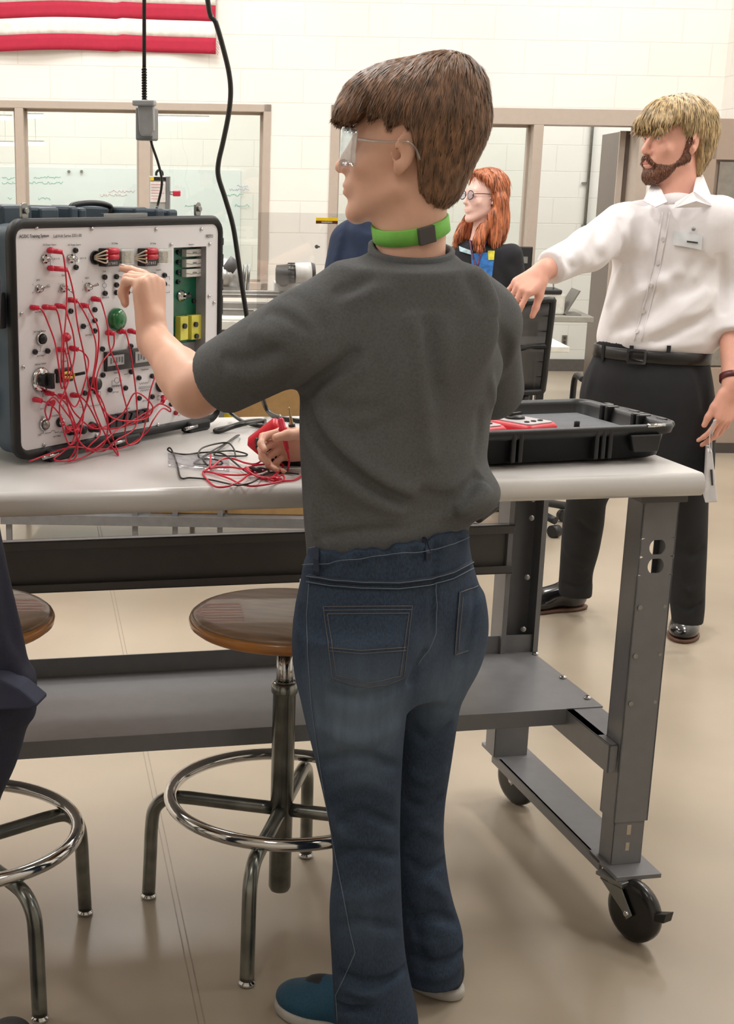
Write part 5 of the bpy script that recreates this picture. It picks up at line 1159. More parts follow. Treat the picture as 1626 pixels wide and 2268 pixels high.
def strands(m, freq, amp=.5, dist=.002, scale=(1, 1, .12)):
    """fine hair or cloth grain: wave bump stretched along z"""
    nt = m.node_tree; b = nt.nodes['Principled BSDF']; tc = nt.nodes.new('ShaderNodeTexCoord'); mp = nt.nodes.new('ShaderNodeMapping'); mp.inputs['Scale'].default_value = scale
    n = nt.nodes.new('ShaderNodeTexNoise'); n.inputs['Scale'].default_value = freq; n.inputs['Detail'].default_value = 4; n.inputs['Distortion'].default_value = .6
    bp = nt.nodes.new('ShaderNodeBump'); bp.inputs['Strength'].default_value = amp; bp.inputs['Distance'].default_value = dist
    nt.links.new(tc.outputs['Object'], mp.inputs[0]); nt.links.new(mp.outputs[0], n.inputs['Vector']); nt.links.new(n.outputs['Fac'], bp.inputs['Height'])
    if b.inputs['Normal'].links: nt.links.new(b.inputs['Normal'].links[0].from_socket, bp.inputs['Normal'])
    nt.links.new(bp.outputs[0], b.inputs['Normal']); return m
def hair_mat(name, rgb, var=.35, freq=160, scale=(1, 1, .15)):
    m = mat(name, rgb, .5, var=var, vscale=freq * .5, stretch=scale, detail=5, spec=.35); return strands(m, freq, .8, .004, scale)

def hair_strands(hair, m, crown, n, L, w=.0011, part=None, down=.9, out=.6, lift=.0012, snap=.75, fwd=None, seg=7, name='hair_strands', curl=0.0, lenfn=None):
    """fine locks combed over the hair mass"""
    bv = bvh_of(hair); me = hair.data; co = np.array([v.co for v in me.vertices]); nn = np.array([v.normal for v in me.vertices])
    idx = rng.integers(0, len(co), n); V_, F_ = [], []; crown = np.asarray(crown, float)
    for i in idx:
        p = co[i].copy(); nrm = nn[i]; pts = []; l = L * (.5 + .9 * rng.random()) * (lenfn(p) if lenfn else 1); st_ = l / seg; jit = rng.normal(0, .16, 3); d_old = None; ph = rng.random() * 6.3
        for k in range(seg + 1):
            r = bv.find_nearest(Vector(p))
            if r[0] is None: break
            q = np.array(r[0]); nrm = np.array(r[1])
            off = lift * (.3 + 1.6 * k / seg)
            if k < seg - 2: p = p + (q + nrm * off - p) * snap
            pts.append((p.copy(), nrm))
            d = nz(p - crown) * out + np.array([0, 0, -down]) + jit + curl * np.array([math.sin(ph + k), math.cos(ph + k), 0])
            if fwd is not None: d = d + fwd
            d = d - nrm * (d @ nrm) * (1 if k < seg - 2 else .6); d = nz(d)
            if d_old is not None: d = nz(d + d_old * .8)
            d_old = d; p = p + d * st_
        if len(pts) < 3: continue
        b0 = len(V_); K = len(pts)
        for k, (p, nr) in enumerate(pts):
            dd = pts[min(k + 1, K - 1)][0] - pts[max(k - 1, 0)][0]; s_ = np.cross(dd, nr); s_ = s_ / (np.linalg.norm(s_) + 1e-9); ww = w * (.5 + .8 * math.sin(math.pi * min(1, (k + .6) / K))) * (.1 if k == K - 1 else 1)
            V_ += [p - s_ * ww, p + nr * ww * .5, p + s_ * ww]
        for k in range(K - 1):
            a = b0 + 3 * k; F_ += [(a, a + 1, a + 4, a + 3), (a + 1, a + 2, a + 5, a + 4)]
    mb = MB(); mb.v = [tuple(v) for v in V_]; mb.f = F_; mb.sm = [True] * len(F_); mb.mi = [0] * len(F_)
    me2 = bpy.data.meshes.new(name); me2.from_pydata(mb.v, [], mb.f); me2.polygons.foreach_set('use_smooth', mb.sm); o = link(name, me2, m, hair); o['kind'] = 'stuff'; return o

# ------------------------------------------------------------------ the teenager at the bench
YB = 2.42; BA = math.radians(30)
boy = thing('person', 'teenager seen from behind in charcoal T shirt and jeans, pointing at the panel', 'person', (.27, YB, 0))
fB = np.array([-math.sin(BA), math.cos(BA), 0]); rB = np.array([math.cos(BA), math.sin(BA), 0])
SK = skin_mat('skin_light', (224, 176, 152))
shirt_rows = rows_px([(640, 800, 1030), (665, 745, 1075), (700, 705, 1105), (740, 685, 1122), (790, 672, 1128), (860, 662, 1118), (930, 660, 1096), (1000, 662, 1090), (1060, 666, 1080), (1110, 668, 1062), (1150, 671, 1048), (1230, 678, 1040)], YB, .64, BA)
# head
hf = nz(np.array([-math.sin(math.radians(73)), math.cos(math.radians(73)), .06]))
hR = hframe(hf); HK = .93
ear = P2(896, 338, YB - .055)
HB = Head((0, 0, 0), hR, HK); HB.o = ear - HB.w(-.073, -.016, -.002)
nb = P2(915, 545, YB + .005); nt_ = HB.w(0, -.028, -.055)
body = head_prims(HB)
body += [cap(nt_, nb - Zv * .03, .051, .053, .02), cap(HB.w(0, .0, -.075), nb + fB * .02 - Zv * .03, .040, .044, .02), cap(nb - Zv * .085 - rB * .10, nb - Zv * .085 + rB * .10, .045, None, .035)]
body += [loft(shrink(shirt_rows, .022), BA, .03)]
shL = aty(664, 742, 2.335); shR = aty(1066, 728, YB + .08)
elb = np.array([-.058, 2.468, 1.150]); wri = np.array([-.158, 2.668, 1.232])
elb = onp(432, 868, (0, 2.47, 0), np.array([0, 1, 0])); wri = aty(338, 748, 2.665)
upd = nz(elb - shL)
body += [cap(shL, elb, .050, .040, .02), cap(elb, elb + (wri - elb) * .35, .041, .040, .02), cap(elb + (wri - elb) * .2, wri, .041, .0285, .02)]
# left hand pointing
Dh = nz(np.array([-.06, .26, .95])); Nh = nz(np.array([.84, -.50, .12]))
hp, tips = hand_prims(wri + Dh * .008, Dh, Nh, -1, 1.08, [(1.02, .14, .10), (1.30, 1.25, .7), (1.35, 1.3, .8), (1.30, 1.3, .8)], (.45, .85, -.55), .10, .25)
body += hp
# right arm: elbow out at the side, forearm across the belly, hand holding the probe
elR = aty(1092, 862, YB + .22); wrR = aty(735, 1000, YB + .30); wrR = np.array([.185, 2.70, 1.03])
body += [cap(shR, elR, .048, .040, .02), cap(elR, wrR, .040, .028, .02)]
Dr = nz(np.array([-.95, .05, -.02])); Nr = nz(np.array([-.1, .75, .35]))
hp2, tips2 = hand_prims(wrR + Dr * .01, Dr, Nr, 1, .96, [(.55, .9, .5), (.75, .9, .5), (.85, .9, .6), (.95, .9, .6)], (.55, .75, -.55), .12, .35)
body += hp2
# legs under the denim
lL = [(1500, 680, 895), (1650, 705, 885), (1750, 728, 880), (1850, 748, 878), (1950, 750, 880), (2050, 750, 883), (2150, 760, 888), (2230, 775, 895)]
legL = rows_px([(1400, 665, 915), (1480, 657, 912), (1550, 665, 905), (1600, 677, 900), (1650, 690, 894), (1750, 714, 889), (1850, 734, 886), (1920, 738, 888), (1990, 729, 890), (2050, 729, 893), (2100, 733, 897), (2150, 735, 904), (2200, 738, 916), (2240, 740, 926), (2285, 742, 930)], 2.335, .86, BA)
legR = rows_px([(1330, 850, 1056, 2.435), (1400, 860, 1052, 2.43), (1480, 866, 1036, 2.425), (1550, 866, 1021, 2.43), (1620, 862, 1010, 2.44), (1700, 858, 998, 2.455), (1780, 850, 985, 2.465), (1850, 852, 982), (1920, 860, 989), (1980, 870, 999), (2030, 880, 1014), (2070, 886, 1029), (2105, 888, 1026), (2130, 888, 1021), (2150, 893, 1025), (2168, 897, 1024)], 2.475, .95, BA)
hips = rows_px([(1140, 690, 1030), (1180, 680, 1044), (1220, 674, 1048), (1270, 664, 1057), (1330, 654, 1059), (1400, 653, 1053), (1450, 656, 1043), (1500, 664, 1032), (1530, 690, 1010)], YB - .015, .66, BA)
body += [loft(shrink(hips, .02), BA, .03), loft(shrink(legL, .025), BA, .02), loft(shrink(legR, .025), BA, .02)]
body_o = mesh_sdf('body', body, .0040, SK, boy)
eyes(HB, boy, mat('iris_grey', (80, 96, 110), .2)); nails(tips[:1], boy, mat('nail', (236, 190, 172), .3))
mb = MB()
for sx in (-1, 1): mb = MB(); mb.tube([HB.w(.016 * sx, .086, .026), HB.w(.032 * sx, .087, .032), HB.w(.050 * sx, .074, .026)], [.0016, .0026, .0012], n=6); mb.build('eyebrow', mat('brow_brown', (96, 66, 46), .7), boy)
# hair: thick on top, fringe to the brow, short at the nape
M_hair = hair_mat('hair_brown', (90, 62, 46))
def hcut(fn): return fn
hairP = [HB.ell((0, -.020, .062), (.089, .112, .092), .02), HB.ell((0, .045, .068), (.080, .072, .062), .03), HB.ell((0, -.055, .050), (.084, .082, .098), .03), HB.ell((0, -.062, -.030), (.066, .050, .075), .03), HB.ell((0, -.07, .115), (.05, .05, .045), .03),
         HB.cap((-.05, .092, .055), (.05, .092, .055), .020, None, .02)]
def hair_line(P, d):
    q = ((P - HB.o) @ hR.T) / HK; y, z = q[:, 1], q[:, 2]
    cut = np.interp(y, [-.13, -.075, -.045, -.036, -.022, .0, .012, .03, .055, .075, .12], [-.088, -.098, -.085, -.012, .038, .044, .038, .050, .060, .050, .042])
    wav = .004 * np.sin(y * 160 + q[:, 0] * 40) * (y > .02)
    d = d + .011 * np.clip(1 - (z - cut) / .030, 0, 1) * (y < .06)
    return smax(d, (cut + wav - z) * HK * .8, .008)
hairP.append(custom(hair_line, HB.o - .3, HB.o + .3, 'v'))
hairP += [custom(lambda P: .0011 * np.sin((P - HB.o) @ hR[1] * 330 + 7 * np.sin((P - HB.o) @ hR[2] * 16)) * np.sin((P - HB.o) @ hR[0] * 120 + 1), HB.o - .3, HB.o + .3, 'd')]
hair = mesh_sdf('hair', hairP, .0030, M_hair, boy, smooth=1)
hair_strands(hair, mat('strand_brown', (118, 86, 62), .42, var=.4, vscale=120, stretch=(1, 1, .2)), HB.w(.01, -.075, .15), 13000, .045, .0009, down=.75, out=.8, lift=.0012, lenfn=lambda p: float(np.interp((HB.R @ (p - HB.o))[2], [-.06, .03, .07, .11], [.5, .5, .62, 1.0])))
# safety glasses
M_lens = clear_mat('safety_lens', (240, 244, 246), .22, .05)
gl = MB(); V_ = []; nn = 15
for j, z in enumerate((.032, .018, .0, -.018, -.030)):
    for i in range(nn):
        a = math.radians(-64 + 128 * i / (nn - 1)); w_ = 1 - .10 * abs(j - 1.5) * .3
        V_.append(HB.w(.076 * math.sin(a) * w_, .026 + .084 * math.cos(a) ** .8 * 1.0, z - .010 * (abs(math.sin(a)) < .2) * (j == 4)))
gl.add(V_, [(j * nn + i, j * nn + i + 1, (j + 1) * nn + i + 1, (j + 1) * nn + i) for j in range(4) for i in range(nn - 1)], True)
sg = gl.build('safety_glasses', M_lens, boy); md = sg.modifiers.new('s', 'SOLIDIFY'); md.thickness = .002
for sx in (-1, 1):
    mb = MB(); mb.tube([HB.w(.068 * sx, .066, .014), HB.w(.074 * sx, .040, .013), HB.w(.079 * sx, .010, .013), HB.w(.083 * sx, -.020, .016), HB.w(.082 * sx, -.036, .006), HB.w(.079 * sx, -.044, -.012)], [.0035, .0026, .002, .0022, .003], n=6); mb.build('temple_arm', M_lens, sg)
# T shirt
M_tee = mat('charcoal_jersey', (94, 95, 96), .88, var=.08, vscale=260, bump=.25, bscale=1400, spec=.2)
hemL = aty(530, 858, 2.415)
sl0 = aty(640, 700, 2.36)
HA_ = elb + (shL - elb) * .34 + upd * .028
tee = [loft(shirt_rows, BA, .03), cap(aty(712, 728, 2.36), aty(1062, 712, 2.50), .068, .066, .03), cap(aty(785, 690, 2.38), aty(1030, 674, 2.46), .060, .058, .04),
       cap(aty(850, 640, 2.41), aty(970, 636, 2.44), .050, .048, .03), cap(aty(908, 632, YB), aty(910, 556, YB + .002), .078, .064, .035),
       capcut(shL, elb + (shL - elb) * .20, .070, .062, HA_, upd, .03, .010), cap(shR, elR, .062, .056, .03)]
tee += [ell(aty(1010, 1090, YB + .01), (.075, .085, .05), None, .03), ell(aty(900, 700, YB - .065), (.15, .05, .12), None, .05)]
tee.append(cap(HA_ + upd * .05, HA_ - upd * .012, .050, .048, .004, 's'))
# neckline and waist
nk = nb - Zv * .006
tee.append(custom(lambda P, d: smax(d, ((P - aty(908, 560, YB)) @ nz(np.array([.02, -.22, 1.0]))), .006), nk - .2, nk + .2, 'v'))
tee.append(cap(nb - Zv * .02, nb + Zv * .08, .058, .064, .004, 's'))
wl0 = aty(680, 1222, YB - .06); wl1 = aty(1040, 1150, YB + .05)
tee.append(custom(lambda P, d: smax(d, -(P[:, 2] - (wl0[2] + (P[:, 0] - wl0[0]) * (wl1[2] - wl0[2]) / (wl1[0] - wl0[0])) + .03), .008), wl0 - .5, wl1 + .3, 'v'))
def surf_folds(prims, lst, vox=.011, N=14):
    o = mesh_sdf('tmp', prims, vox, None, None, smooth=2); bv = bvh_of(o); me = o.data; bpy.data.objects.remove(o); bpy.data.meshes.remove(me); out = []
    for f in lst:
        *pts, w, h = f
        Q = [hit(bv, x, y, 0.0) for x, y in pts]; Q = [q[0] for q in Q if q is not None]
        if len(Q) >= 2: out.append(fold(Q[0], Q[-1], w, h, Q[1] if len(Q) == 3 else None) if len(Q) < 3 else fold(Q[0], Q[1], w, h, Q[2]))
    return out
def multi(*pts, w=.01, h=-.01): return [(pts[i], pts[i + 1], pts[i + 2], w, h) for i in range(0, len(pts) - 2, 2)]
def poly_folds(prims, lst):
    o = mesh_sdf('tmp', prims, .011, None, None, smooth=2); bv = bvh_of(o); me = o.data; bpy.data.objects.remove(o); bpy.data.meshes.remove(me); out = []
    for pts, w, h in lst:
        Q = [hit(bv, x, y, 0.0) for x, y in pts]; Q = spline([q[0] for q in Q if q is not None], 3)
        if len(Q) < 2: continue
        Q = np.array(Q); n = len(Q) - 1
        def fn(P, Q=Q, n=n, w=w, h=h):
            best = np.full(len(P), 9.); tt = np.zeros(len(P))
            for i in range(n):
                ab = Q[i + 1] - Q[i]; t = np.clip((P - Q[i]) @ ab / (ab @ ab + 1e-12), 0, 1); d = np.linalg.norm(P - Q[i] - t[:, None] * ab, axis=1); m = d < best; best = np.where(m, d, best); tt = np.where(m, (i + t) / n, tt)
            return h * np.exp(-(best / w) ** 2) * np.sqrt(np.clip(4 * tt * (1 - tt), 0, 1))
        out.append(Prim(fn, Q.min(0) - 3 * w, Q.max(0) + 3 * w, 'd'))
    return out
tee += poly_folds(tee, [
    ([(664, 868), (690, 930), (730, 990), (780, 1040), (840, 1085), (910, 1118), (990, 1132)], .009, -.030), ([(700, 900), (735, 960), (785, 1015), (850, 1065), (920, 1095)], .014, .017), ([(668, 930), (700, 1000), (750, 1060), (820, 1105), (900, 1135)], .013, .014),
    ([(1085, 980), (1062, 1050), (1030, 1095), (985, 1110), (925, 1092)], .011, -.022), ([(1090, 1000), (1075, 1070), (1045, 1120), (1010, 1135)], .014, .016), ([(880, 1150), (950, 1138), (1010, 1130)], .008, -.009), ([(700, 1185), (790, 1178), (880, 1172), (960, 1150)], .008, -.007), ([(715, 1080), (740, 1120), (780, 1150)], .012, -.006), ([(690, 1100), (692, 1150), (700, 1195)], .009, .006),
    ([(664, 880), (700, 850), (750, 815), (795, 775)], .008, -.026), ([(700, 878), (750, 845), (820, 800)], .014, .008), ([(640, 860), (680, 820), (740, 770)], .014, .007),
    ([(905, 690), (925, 740), (935, 830), (940, 930), (955, 1030)], .016, .013), ([(975, 690), (985, 760), (975, 850)], .018, .006), ([(940, 700), (955, 800), (962, 900)], .016, -.010), ([(870, 760), (880, 840), (875, 920)], .018, .005), ([(720, 890), (780, 910), (850, 890)], .012, -.005), ([(740, 940), (800, 960), (870, 930)], .012, -.004),
    ([(1105, 690), (1120, 760), (1118, 820), (1098, 880)], .012, -.022), ([(1085, 830), (1092, 900), (1088, 950)], .010, .008), ([(1060, 900), (1062, 960), (1050, 1010)], .012, -.006),
    ([(735, 650), (780, 640), (830, 612)], .011, -.007), ([(760, 668), (820, 650), (880, 640)], .016, .006), ([(1020, 600), (1050, 640), (1075, 690)], .014, -.006), ([(640, 650), (680, 680), (720, 740)], .014, -.006),
    ([(490, 790), (540, 800), (600, 780), (660, 745)], .010, -.007), ([(500, 825), (560, 838), (620, 815), (690, 770)], .013, .008), ([(590, 690), (640, 705), (690, 740)], .010, -.007), ([(550, 730), (600, 745), (660, 770)], .013, .007), ([(560, 880), (610, 865), (660, 830)], .010, -.007)])
tee_o = mesh_sdf('t_shirt', tee, .0045, M_tee, boy, smooth=4)
def ring_on(bv, c, nu, h, th, off, a0=0, a1=2 * math.pi, n=60, ref=None, rmax=.2, bulge=True):
    """band wrapped round a body at plane (c, nu)"""
    u_, v_, w_ = basis(nu); rr = []
    if ref is not None: u_ = nz(ref - w_ * (ref @ w_)); v_ = np.cross(w_, u_)
    R = []
    for k in range(n + 1):
        a = a0 + (a1 - a0) * k / n; e = u_ * math.cos(a) + v_ * math.sin(a); rs = []
        for t in (-.8, 0, .8):
            o_ = c + w_ * h * t + e * rmax; r = bv.ray_cast(Vector(o_), Vector(-e)); rs.append(rmax - r[3] if r[0] is not None and r[3] < rmax else (R[-1] if R else .06))
        R.append(max(rs))
    if a1 - a0 > 6.2: R = [np.mean([R[(k + j) % n] for j in (-2, -1, 0, 1, 2)]) for k in range(n)]; R.append(R[0])
    prof = [(off, -h), (off + th, -h * .9), (off + th, h * .9), (off, h), (off - .003, h), (off - .003, -h)]
    for k in range(n + 1):
        a = a0 + (a1 - a0) * k / n; e = u_ * math.cos(a) + v_ * math.sin(a)
        rr.append([c + e * (R[k] + p) + w_ * q for p, q in prof])
    mb = MB(); mb.rings(rr, True, caps=False); return mb, u_, v_, R
bvb = bvh_of(body_o)
mb, *_ = ring_on(bvb, aty(908, 567, YB), nz(np.array([.02, -.22, 1.0])), .0125, .006, .0065); mb.build('collar', M_tee, tee_o)
M_green = mat('lanyard_green', (124, 198, 84), .7, bump=.2, bscale=1200)
lc = P2(912, 509, YB); lnu = nz(np.array([-.20, -.20, 1.0]))
mb, lu, lv, LR = ring_on(bvb, lc, lnu, .0130, .002, .002); lan = mb.build('lanyard', M_green, boy)
bd = nz(aty(948, 505, YB - .06) - lc); bd = nz(bd - lnu * (bd @ lnu)); bs = np.cross(lnu, bd)
r_ = bvb.ray_cast(Vector(lc + bd * .2), Vector(-bd)); rb_ = .2 - r_[3]
mb = MB(); mb.box(lc + bd * (rb_ + .006), (.0145, .0045, .0135), (bs, bd, lnu)); mb.build('lanyard_buckle', M_dgrey, lan, .0015)
# ------------------------------------------------------------------ jeans
M_denim = mat('denim', (51, 63, 80), .85, var=.16, vscale=420, stretch=(1, 1, .35), bump=.3, bscale=1300, spec=.2)
def fade(m, spots, rgb):
    nt = m.node_tree; b = nt.nodes['Principled BSDF']; ge = nt.nodes.new('ShaderNodeTexCoord'); acc = None
    for c, r, s in spots:
        d = nt.nodes.new('ShaderNodeVectorMath'); d.operation = 'DISTANCE'; d.inputs[1].default_value = tuple(c); nt.links.new(ge.outputs['Object'], d.inputs[0])
        mr = nt.nodes.new('ShaderNodeMapRange'); mr.interpolation_type = 'SMOOTHSTEP'; mr.inputs['From Min'].default_value = r; mr.inputs['From Max'].default_value = 0; mr.inputs['To Max'].default_value = s; nt.links.new(d.outputs['Value'], mr.inputs['Value'])
        if acc is None: acc = mr.outputs[0]
        else: ad = nt.nodes.new('ShaderNodeMath'); ad.operation = 'MAXIMUM'; nt.links.new(acc, ad.inputs[0]); nt.links.new(mr.outputs[0], ad.inputs[1]); acc = ad.outputs[0]
    n = nt.nodes.new('ShaderNodeTexNoise'); n.inputs['Scale'].default_value = 60; mp = nt.nodes.new('ShaderNodeMapping'); mp.inputs['Scale'].default_value = (1, 1, .12); nt.links.new(ge.outputs['Object'], mp.inputs[0]); nt.links.new(mp.outputs[0], n.inputs[0])
    ml = nt.nodes.new('ShaderNodeMath'); ml.operation = 'MULTIPLY'; mr = nt.nodes.new('ShaderNodeMapRange'); mr.inputs['From Min'].default_value = .3; mr.inputs['From Max'].default_value = .7; mr.inputs['To Min'].default_value = .7; nt.links.new(n.outputs['Fac'], mr.inputs[0]); nt.links.new(acc, ml.inputs[0]); nt.links.new(mr.outputs[0], ml.inputs[1])
    mx = nt.nodes.new('ShaderNodeMixRGB'); old = b.inputs['Base Color'].links[0].from_socket; nt.links.new(ml.outputs[0], mx.inputs[0]); nt.links.new(old, mx.inputs[1]); mx.inputs[2].default_value = L3(rgb); nt.links.new(mx.outputs[0], b.inputs['Base Color'])
fade(M_denim, [(aty(790, 1600, 2.24), .17, .75), (aty(780, 1540, 2.22), .12, .5), (aty(985, 1510, 2.38), .13, .6), (aty(735, 1850, 2.25), .06, .35), (aty(930, 1430, 2.33), .07, .3), (aty(780, 2050, 2.25), .12, .2)], (112, 128, 146))
jn = [loft(hips, BA, .02), loft(legL, BA, .022), loft(legR, BA, .022), ell(aty(790, 1420, 2.345), (.085, .09, .11), None, .05), ell(aty(985, 1400, 2.455), (.07, .08, .10), None, .05)]
w0, w1 = aty(676, 1213, YB - .06), aty(1042, 1143, YB + .05)
jn.append(custom(lambda P, d: smax(d, P[:, 2] - (w0[2] + (P[:, 0] - w0[0]) * (w1[2] - w0[2]) / (w1[0] - w0[0]) + .002 + .003 * np.sin(P[:, 0] * 95) + .002 * np.sin(P[:, 0] * 190 + 1)), .004), w0 - .5, w1 + .3, 'v'))
jn.append(custom(lambda P: .0035 * np.sin(P[:, 0] * 150 + 2 * np.sin(P[:, 2] * 60)) * np.exp(-((P[:, 2] - (w0[2] + (P[:, 0] - w0[0]) * (w1[2] - w0[2]) / (w1[0] - w0[0])) + .018) / .016) ** 2), w0 - .4, w1 + .3, 'd'))
jn += surf_folds(jn, [tuple(f[:-1]) + (f[-1] * 1.7,) for f in [
    ((962, 1200), (962, 1300), (955, 1400), .006, -.004), ((945, 1440), (925, 1480), (905, 1520), .008, -.010),
    ((720, 1530), (800, 1550), (895, 1510), .012, -.006), ((700, 1600), (790, 1640), (885, 1600), .014, .006), ((710, 1690), (790, 1670), (885, 1700), .011, -.007), ((720, 1760), (800, 1730), (880, 1770), .012, .007), ((740, 1830), (800, 1800), (880, 1830), .010, -.007), ((735, 1800), (760, 1850), (830, 1880), .010, .006), ((745, 1900), (800, 1880), (880, 1900), .010, -.006),
    ((735, 1980), (800, 1990), (880, 1960), .012, .006), ((740, 2060), (800, 2040), (885, 2060), .012, -.005), ((750, 2150), (820, 2180), (900, 2140), .010, -.009), ((745, 2180), (820, 2205), (915, 2180), .009, .008), ((745, 2225), (820, 2235), (920, 2205), .009, -.009), ((750, 2245), (830, 2262), (925, 2235), .008, .008), ((790, 1950), (810, 2050), (800, 2150), .012, .005),
    ((905, 1600), (950, 1640), (1000, 1600), .010, -.006), ((900, 1700), (945, 1730), (990, 1700), .010, .006), ((895, 1770), (940, 1790), (980, 1760), .009, -.007), ((895, 1850), (935, 1830), (980, 1860), .009, .007), ((900, 1900), (940, 1930), (985, 1900), .009, -.006), ((900, 1990), (950, 1960), (995, 2000), .010, .007), ((900, 2040), (960, 2030), (1015, 2045), .010, -.010), ((905, 2075), (970, 2100), (1026, 2070), .010, .009), ((905, 2110), (970, 2135), (1024, 2100), .008, -.010), ((905, 2150), (970, 2165), (1022, 2135), .008, .008), ((905, 2000), (930, 2100), (940, 2170), .010, -.005),
    ((670, 1340), (668, 1420), (675, 1500), .008, -.005), ((1050, 1300), (1040, 1400), (1020, 1480), .01, -.004)]])
jeans = mesh_sdf('jeans', jn, .0045, M_denim, boy, smooth=4)
bj = bvh_of(jeans)
M_st = mat('stitch_tan', (98, 96, 98), .8); M_stl = mat('stitch_pale', (104, 116, 130), .8); M_dn2 = mat('denim_dark', (38, 47, 64), .88, var=.16, vscale=420, bump=.3, bscale=1300)
def dl(name, lines, m, r=.0011, off=.0012, parent=None):
    mb = MB()
    for L in lines: drape_line(mb, bj, L, r, off)
    return mb.build(name, m, parent or jeans)
def off_line(L, dx, dy): return [(x + dx, y + dy) for x, y in L]
yoke = [(684, 1276), (730, 1284), (800, 1290), (880, 1291), (950, 1282), (1000, 1268), (1058, 1238)]
band = [(676, 1253), (720, 1247), (800, 1236), (870, 1226), (940, 1221), (1000, 1205), (1050, 1182)]
mb = MB()
for L in (yoke,): drape_line(mb, bj, L, .0045, .0002)
for L in (yoke,): drape_line(mb, bj, off_line(L, 0, 14), .002, .0004)
mb.build('yoke_seam', M_dn2, jeans)
dl('stitching', [yoke, off_line(yoke, 0, 13), band, [(962, 1290), (966, 1340), (962, 1400), (945, 1440), (922, 1470)]], M_stl, .0007, .0052)
edge_ = [(678 + 9 * k, 1219 - 8.6 * 9 * k / 43 + (3.5 if k % 3 == 0 else -2.5)) for k in range(40)]
dl('waist_edge', [edge_], M_stl, .0011, .0010)
dl('seam', [[(685, 1290), (680, 1360), (682, 1450), (690, 1560), (706, 1680), (726, 1800), (744, 1900), (760, 1980), (775, 2060), (787, 2110), (765, 2160), (744, 2205), (748, 2262)]], M_stl, .0008, .0006)
def pocket(quad, lines, name='back_pocket'):
    mb = MB(); drape_patch(mb, bj, quad, 14, 14, .0006, .0016); o = mb.build(name, M_denim, jeans); mb = MB()
    for L in lines: drape_line(mb, bj, L, .0009, .0026)
    mb.build('pocket_stitching', M_st, o); return o
mb = MB(); drape_patch(mb, bj, [(717, 1343), (912, 1341), (892, 1500), (736, 1500)], 14, 12, .0006, .0016); drape_patch(mb, bj, [(736, 1498), (892, 1498), (850, 1516), (790, 1520)], 10, 3, .0006, .0016); po = mb.build('back_pocket', M_denim, jeans)
o1 = [(718, 1344), (911, 1342), (892, 1500), (850, 1515), (815, 1520), (780, 1514), (737, 1500), (718, 1344)]
o2 = [(727, 1360), (904, 1358), (883, 1495), (845, 1506), (815, 1511), (785, 1505), (746, 1494), (727, 1360)]
mb = MB()
for L in (o1, o2, [(732, 1434), (800, 1440), (896, 1433)], [(732, 1441), (800, 1447), (896, 1440)], [(718, 1352), (911, 1350)]): drape_line(mb, bj, L, .0007, .0028)
mb.build('pocket_stitching', M_st, po)
pocket([(1016, 1312), (1058, 1297), (1040, 1438), (1006, 1450)], [[(1016, 1312), (1056, 1298)], [(1016, 1312), (1006, 1450)], [(1023, 1322), (1013, 1440)], [(1006, 1450), (1036, 1440)]])
for L in ([(703, 1217), (707, 1240), (705, 1262), (704, 1274)], [(934, 1178), (940, 1200), (943, 1225), (945, 1240)]):
    mb = MB(); P_ = [hit(bj, x, y, .0015 + .004 * (0 < i < len(L) - 1)) for i, (x, y) in enumerate(L)]; P_ = [p for p in P_ if p is not None]
    rg = []
    for (p, n) in P_:
        s_ = nz(np.cross(n, Zv)); rg.append([p + s_ * .0055, p + s_ * .0055 + n * .0025, p - s_ * .0055 + n * .0025, p - s_ * .0055])
    mb.rings(rg, False); mb.build('belt_loop', M_dn2, jeans, .0006)
ph = [hit(bj, x, y, .001) for x, y in ((662, 1300), (660, 1330))]
phn = thing('phone', 'white edged phone sticking out of the jeans side pocket', 'phone', tuple(aty(662, 1310, 2.34)))
c_ = aty(680, 1319, 2.345); mb = MB(); mb.box(c_, (.026, .0040, .024), (nz(np.array([-.25, .9, 0])), nz(np.array([.9, .25, 0])), nz(np.array([.02, 0, 1])))); mb.build('phone_case', mat('phone_grey', (120, 118, 114), .4), phn, .003)
mb = MB(); mb.box(c_ - nz(np.array([.9, .25, 0])) * .0045, (.025, .0012, .023), (nz(np.array([-.25, .9, 0])), nz(np.array([.9, .25, 0])), Zv)); mb.build('phone_frame', M_panel, phn, .001)

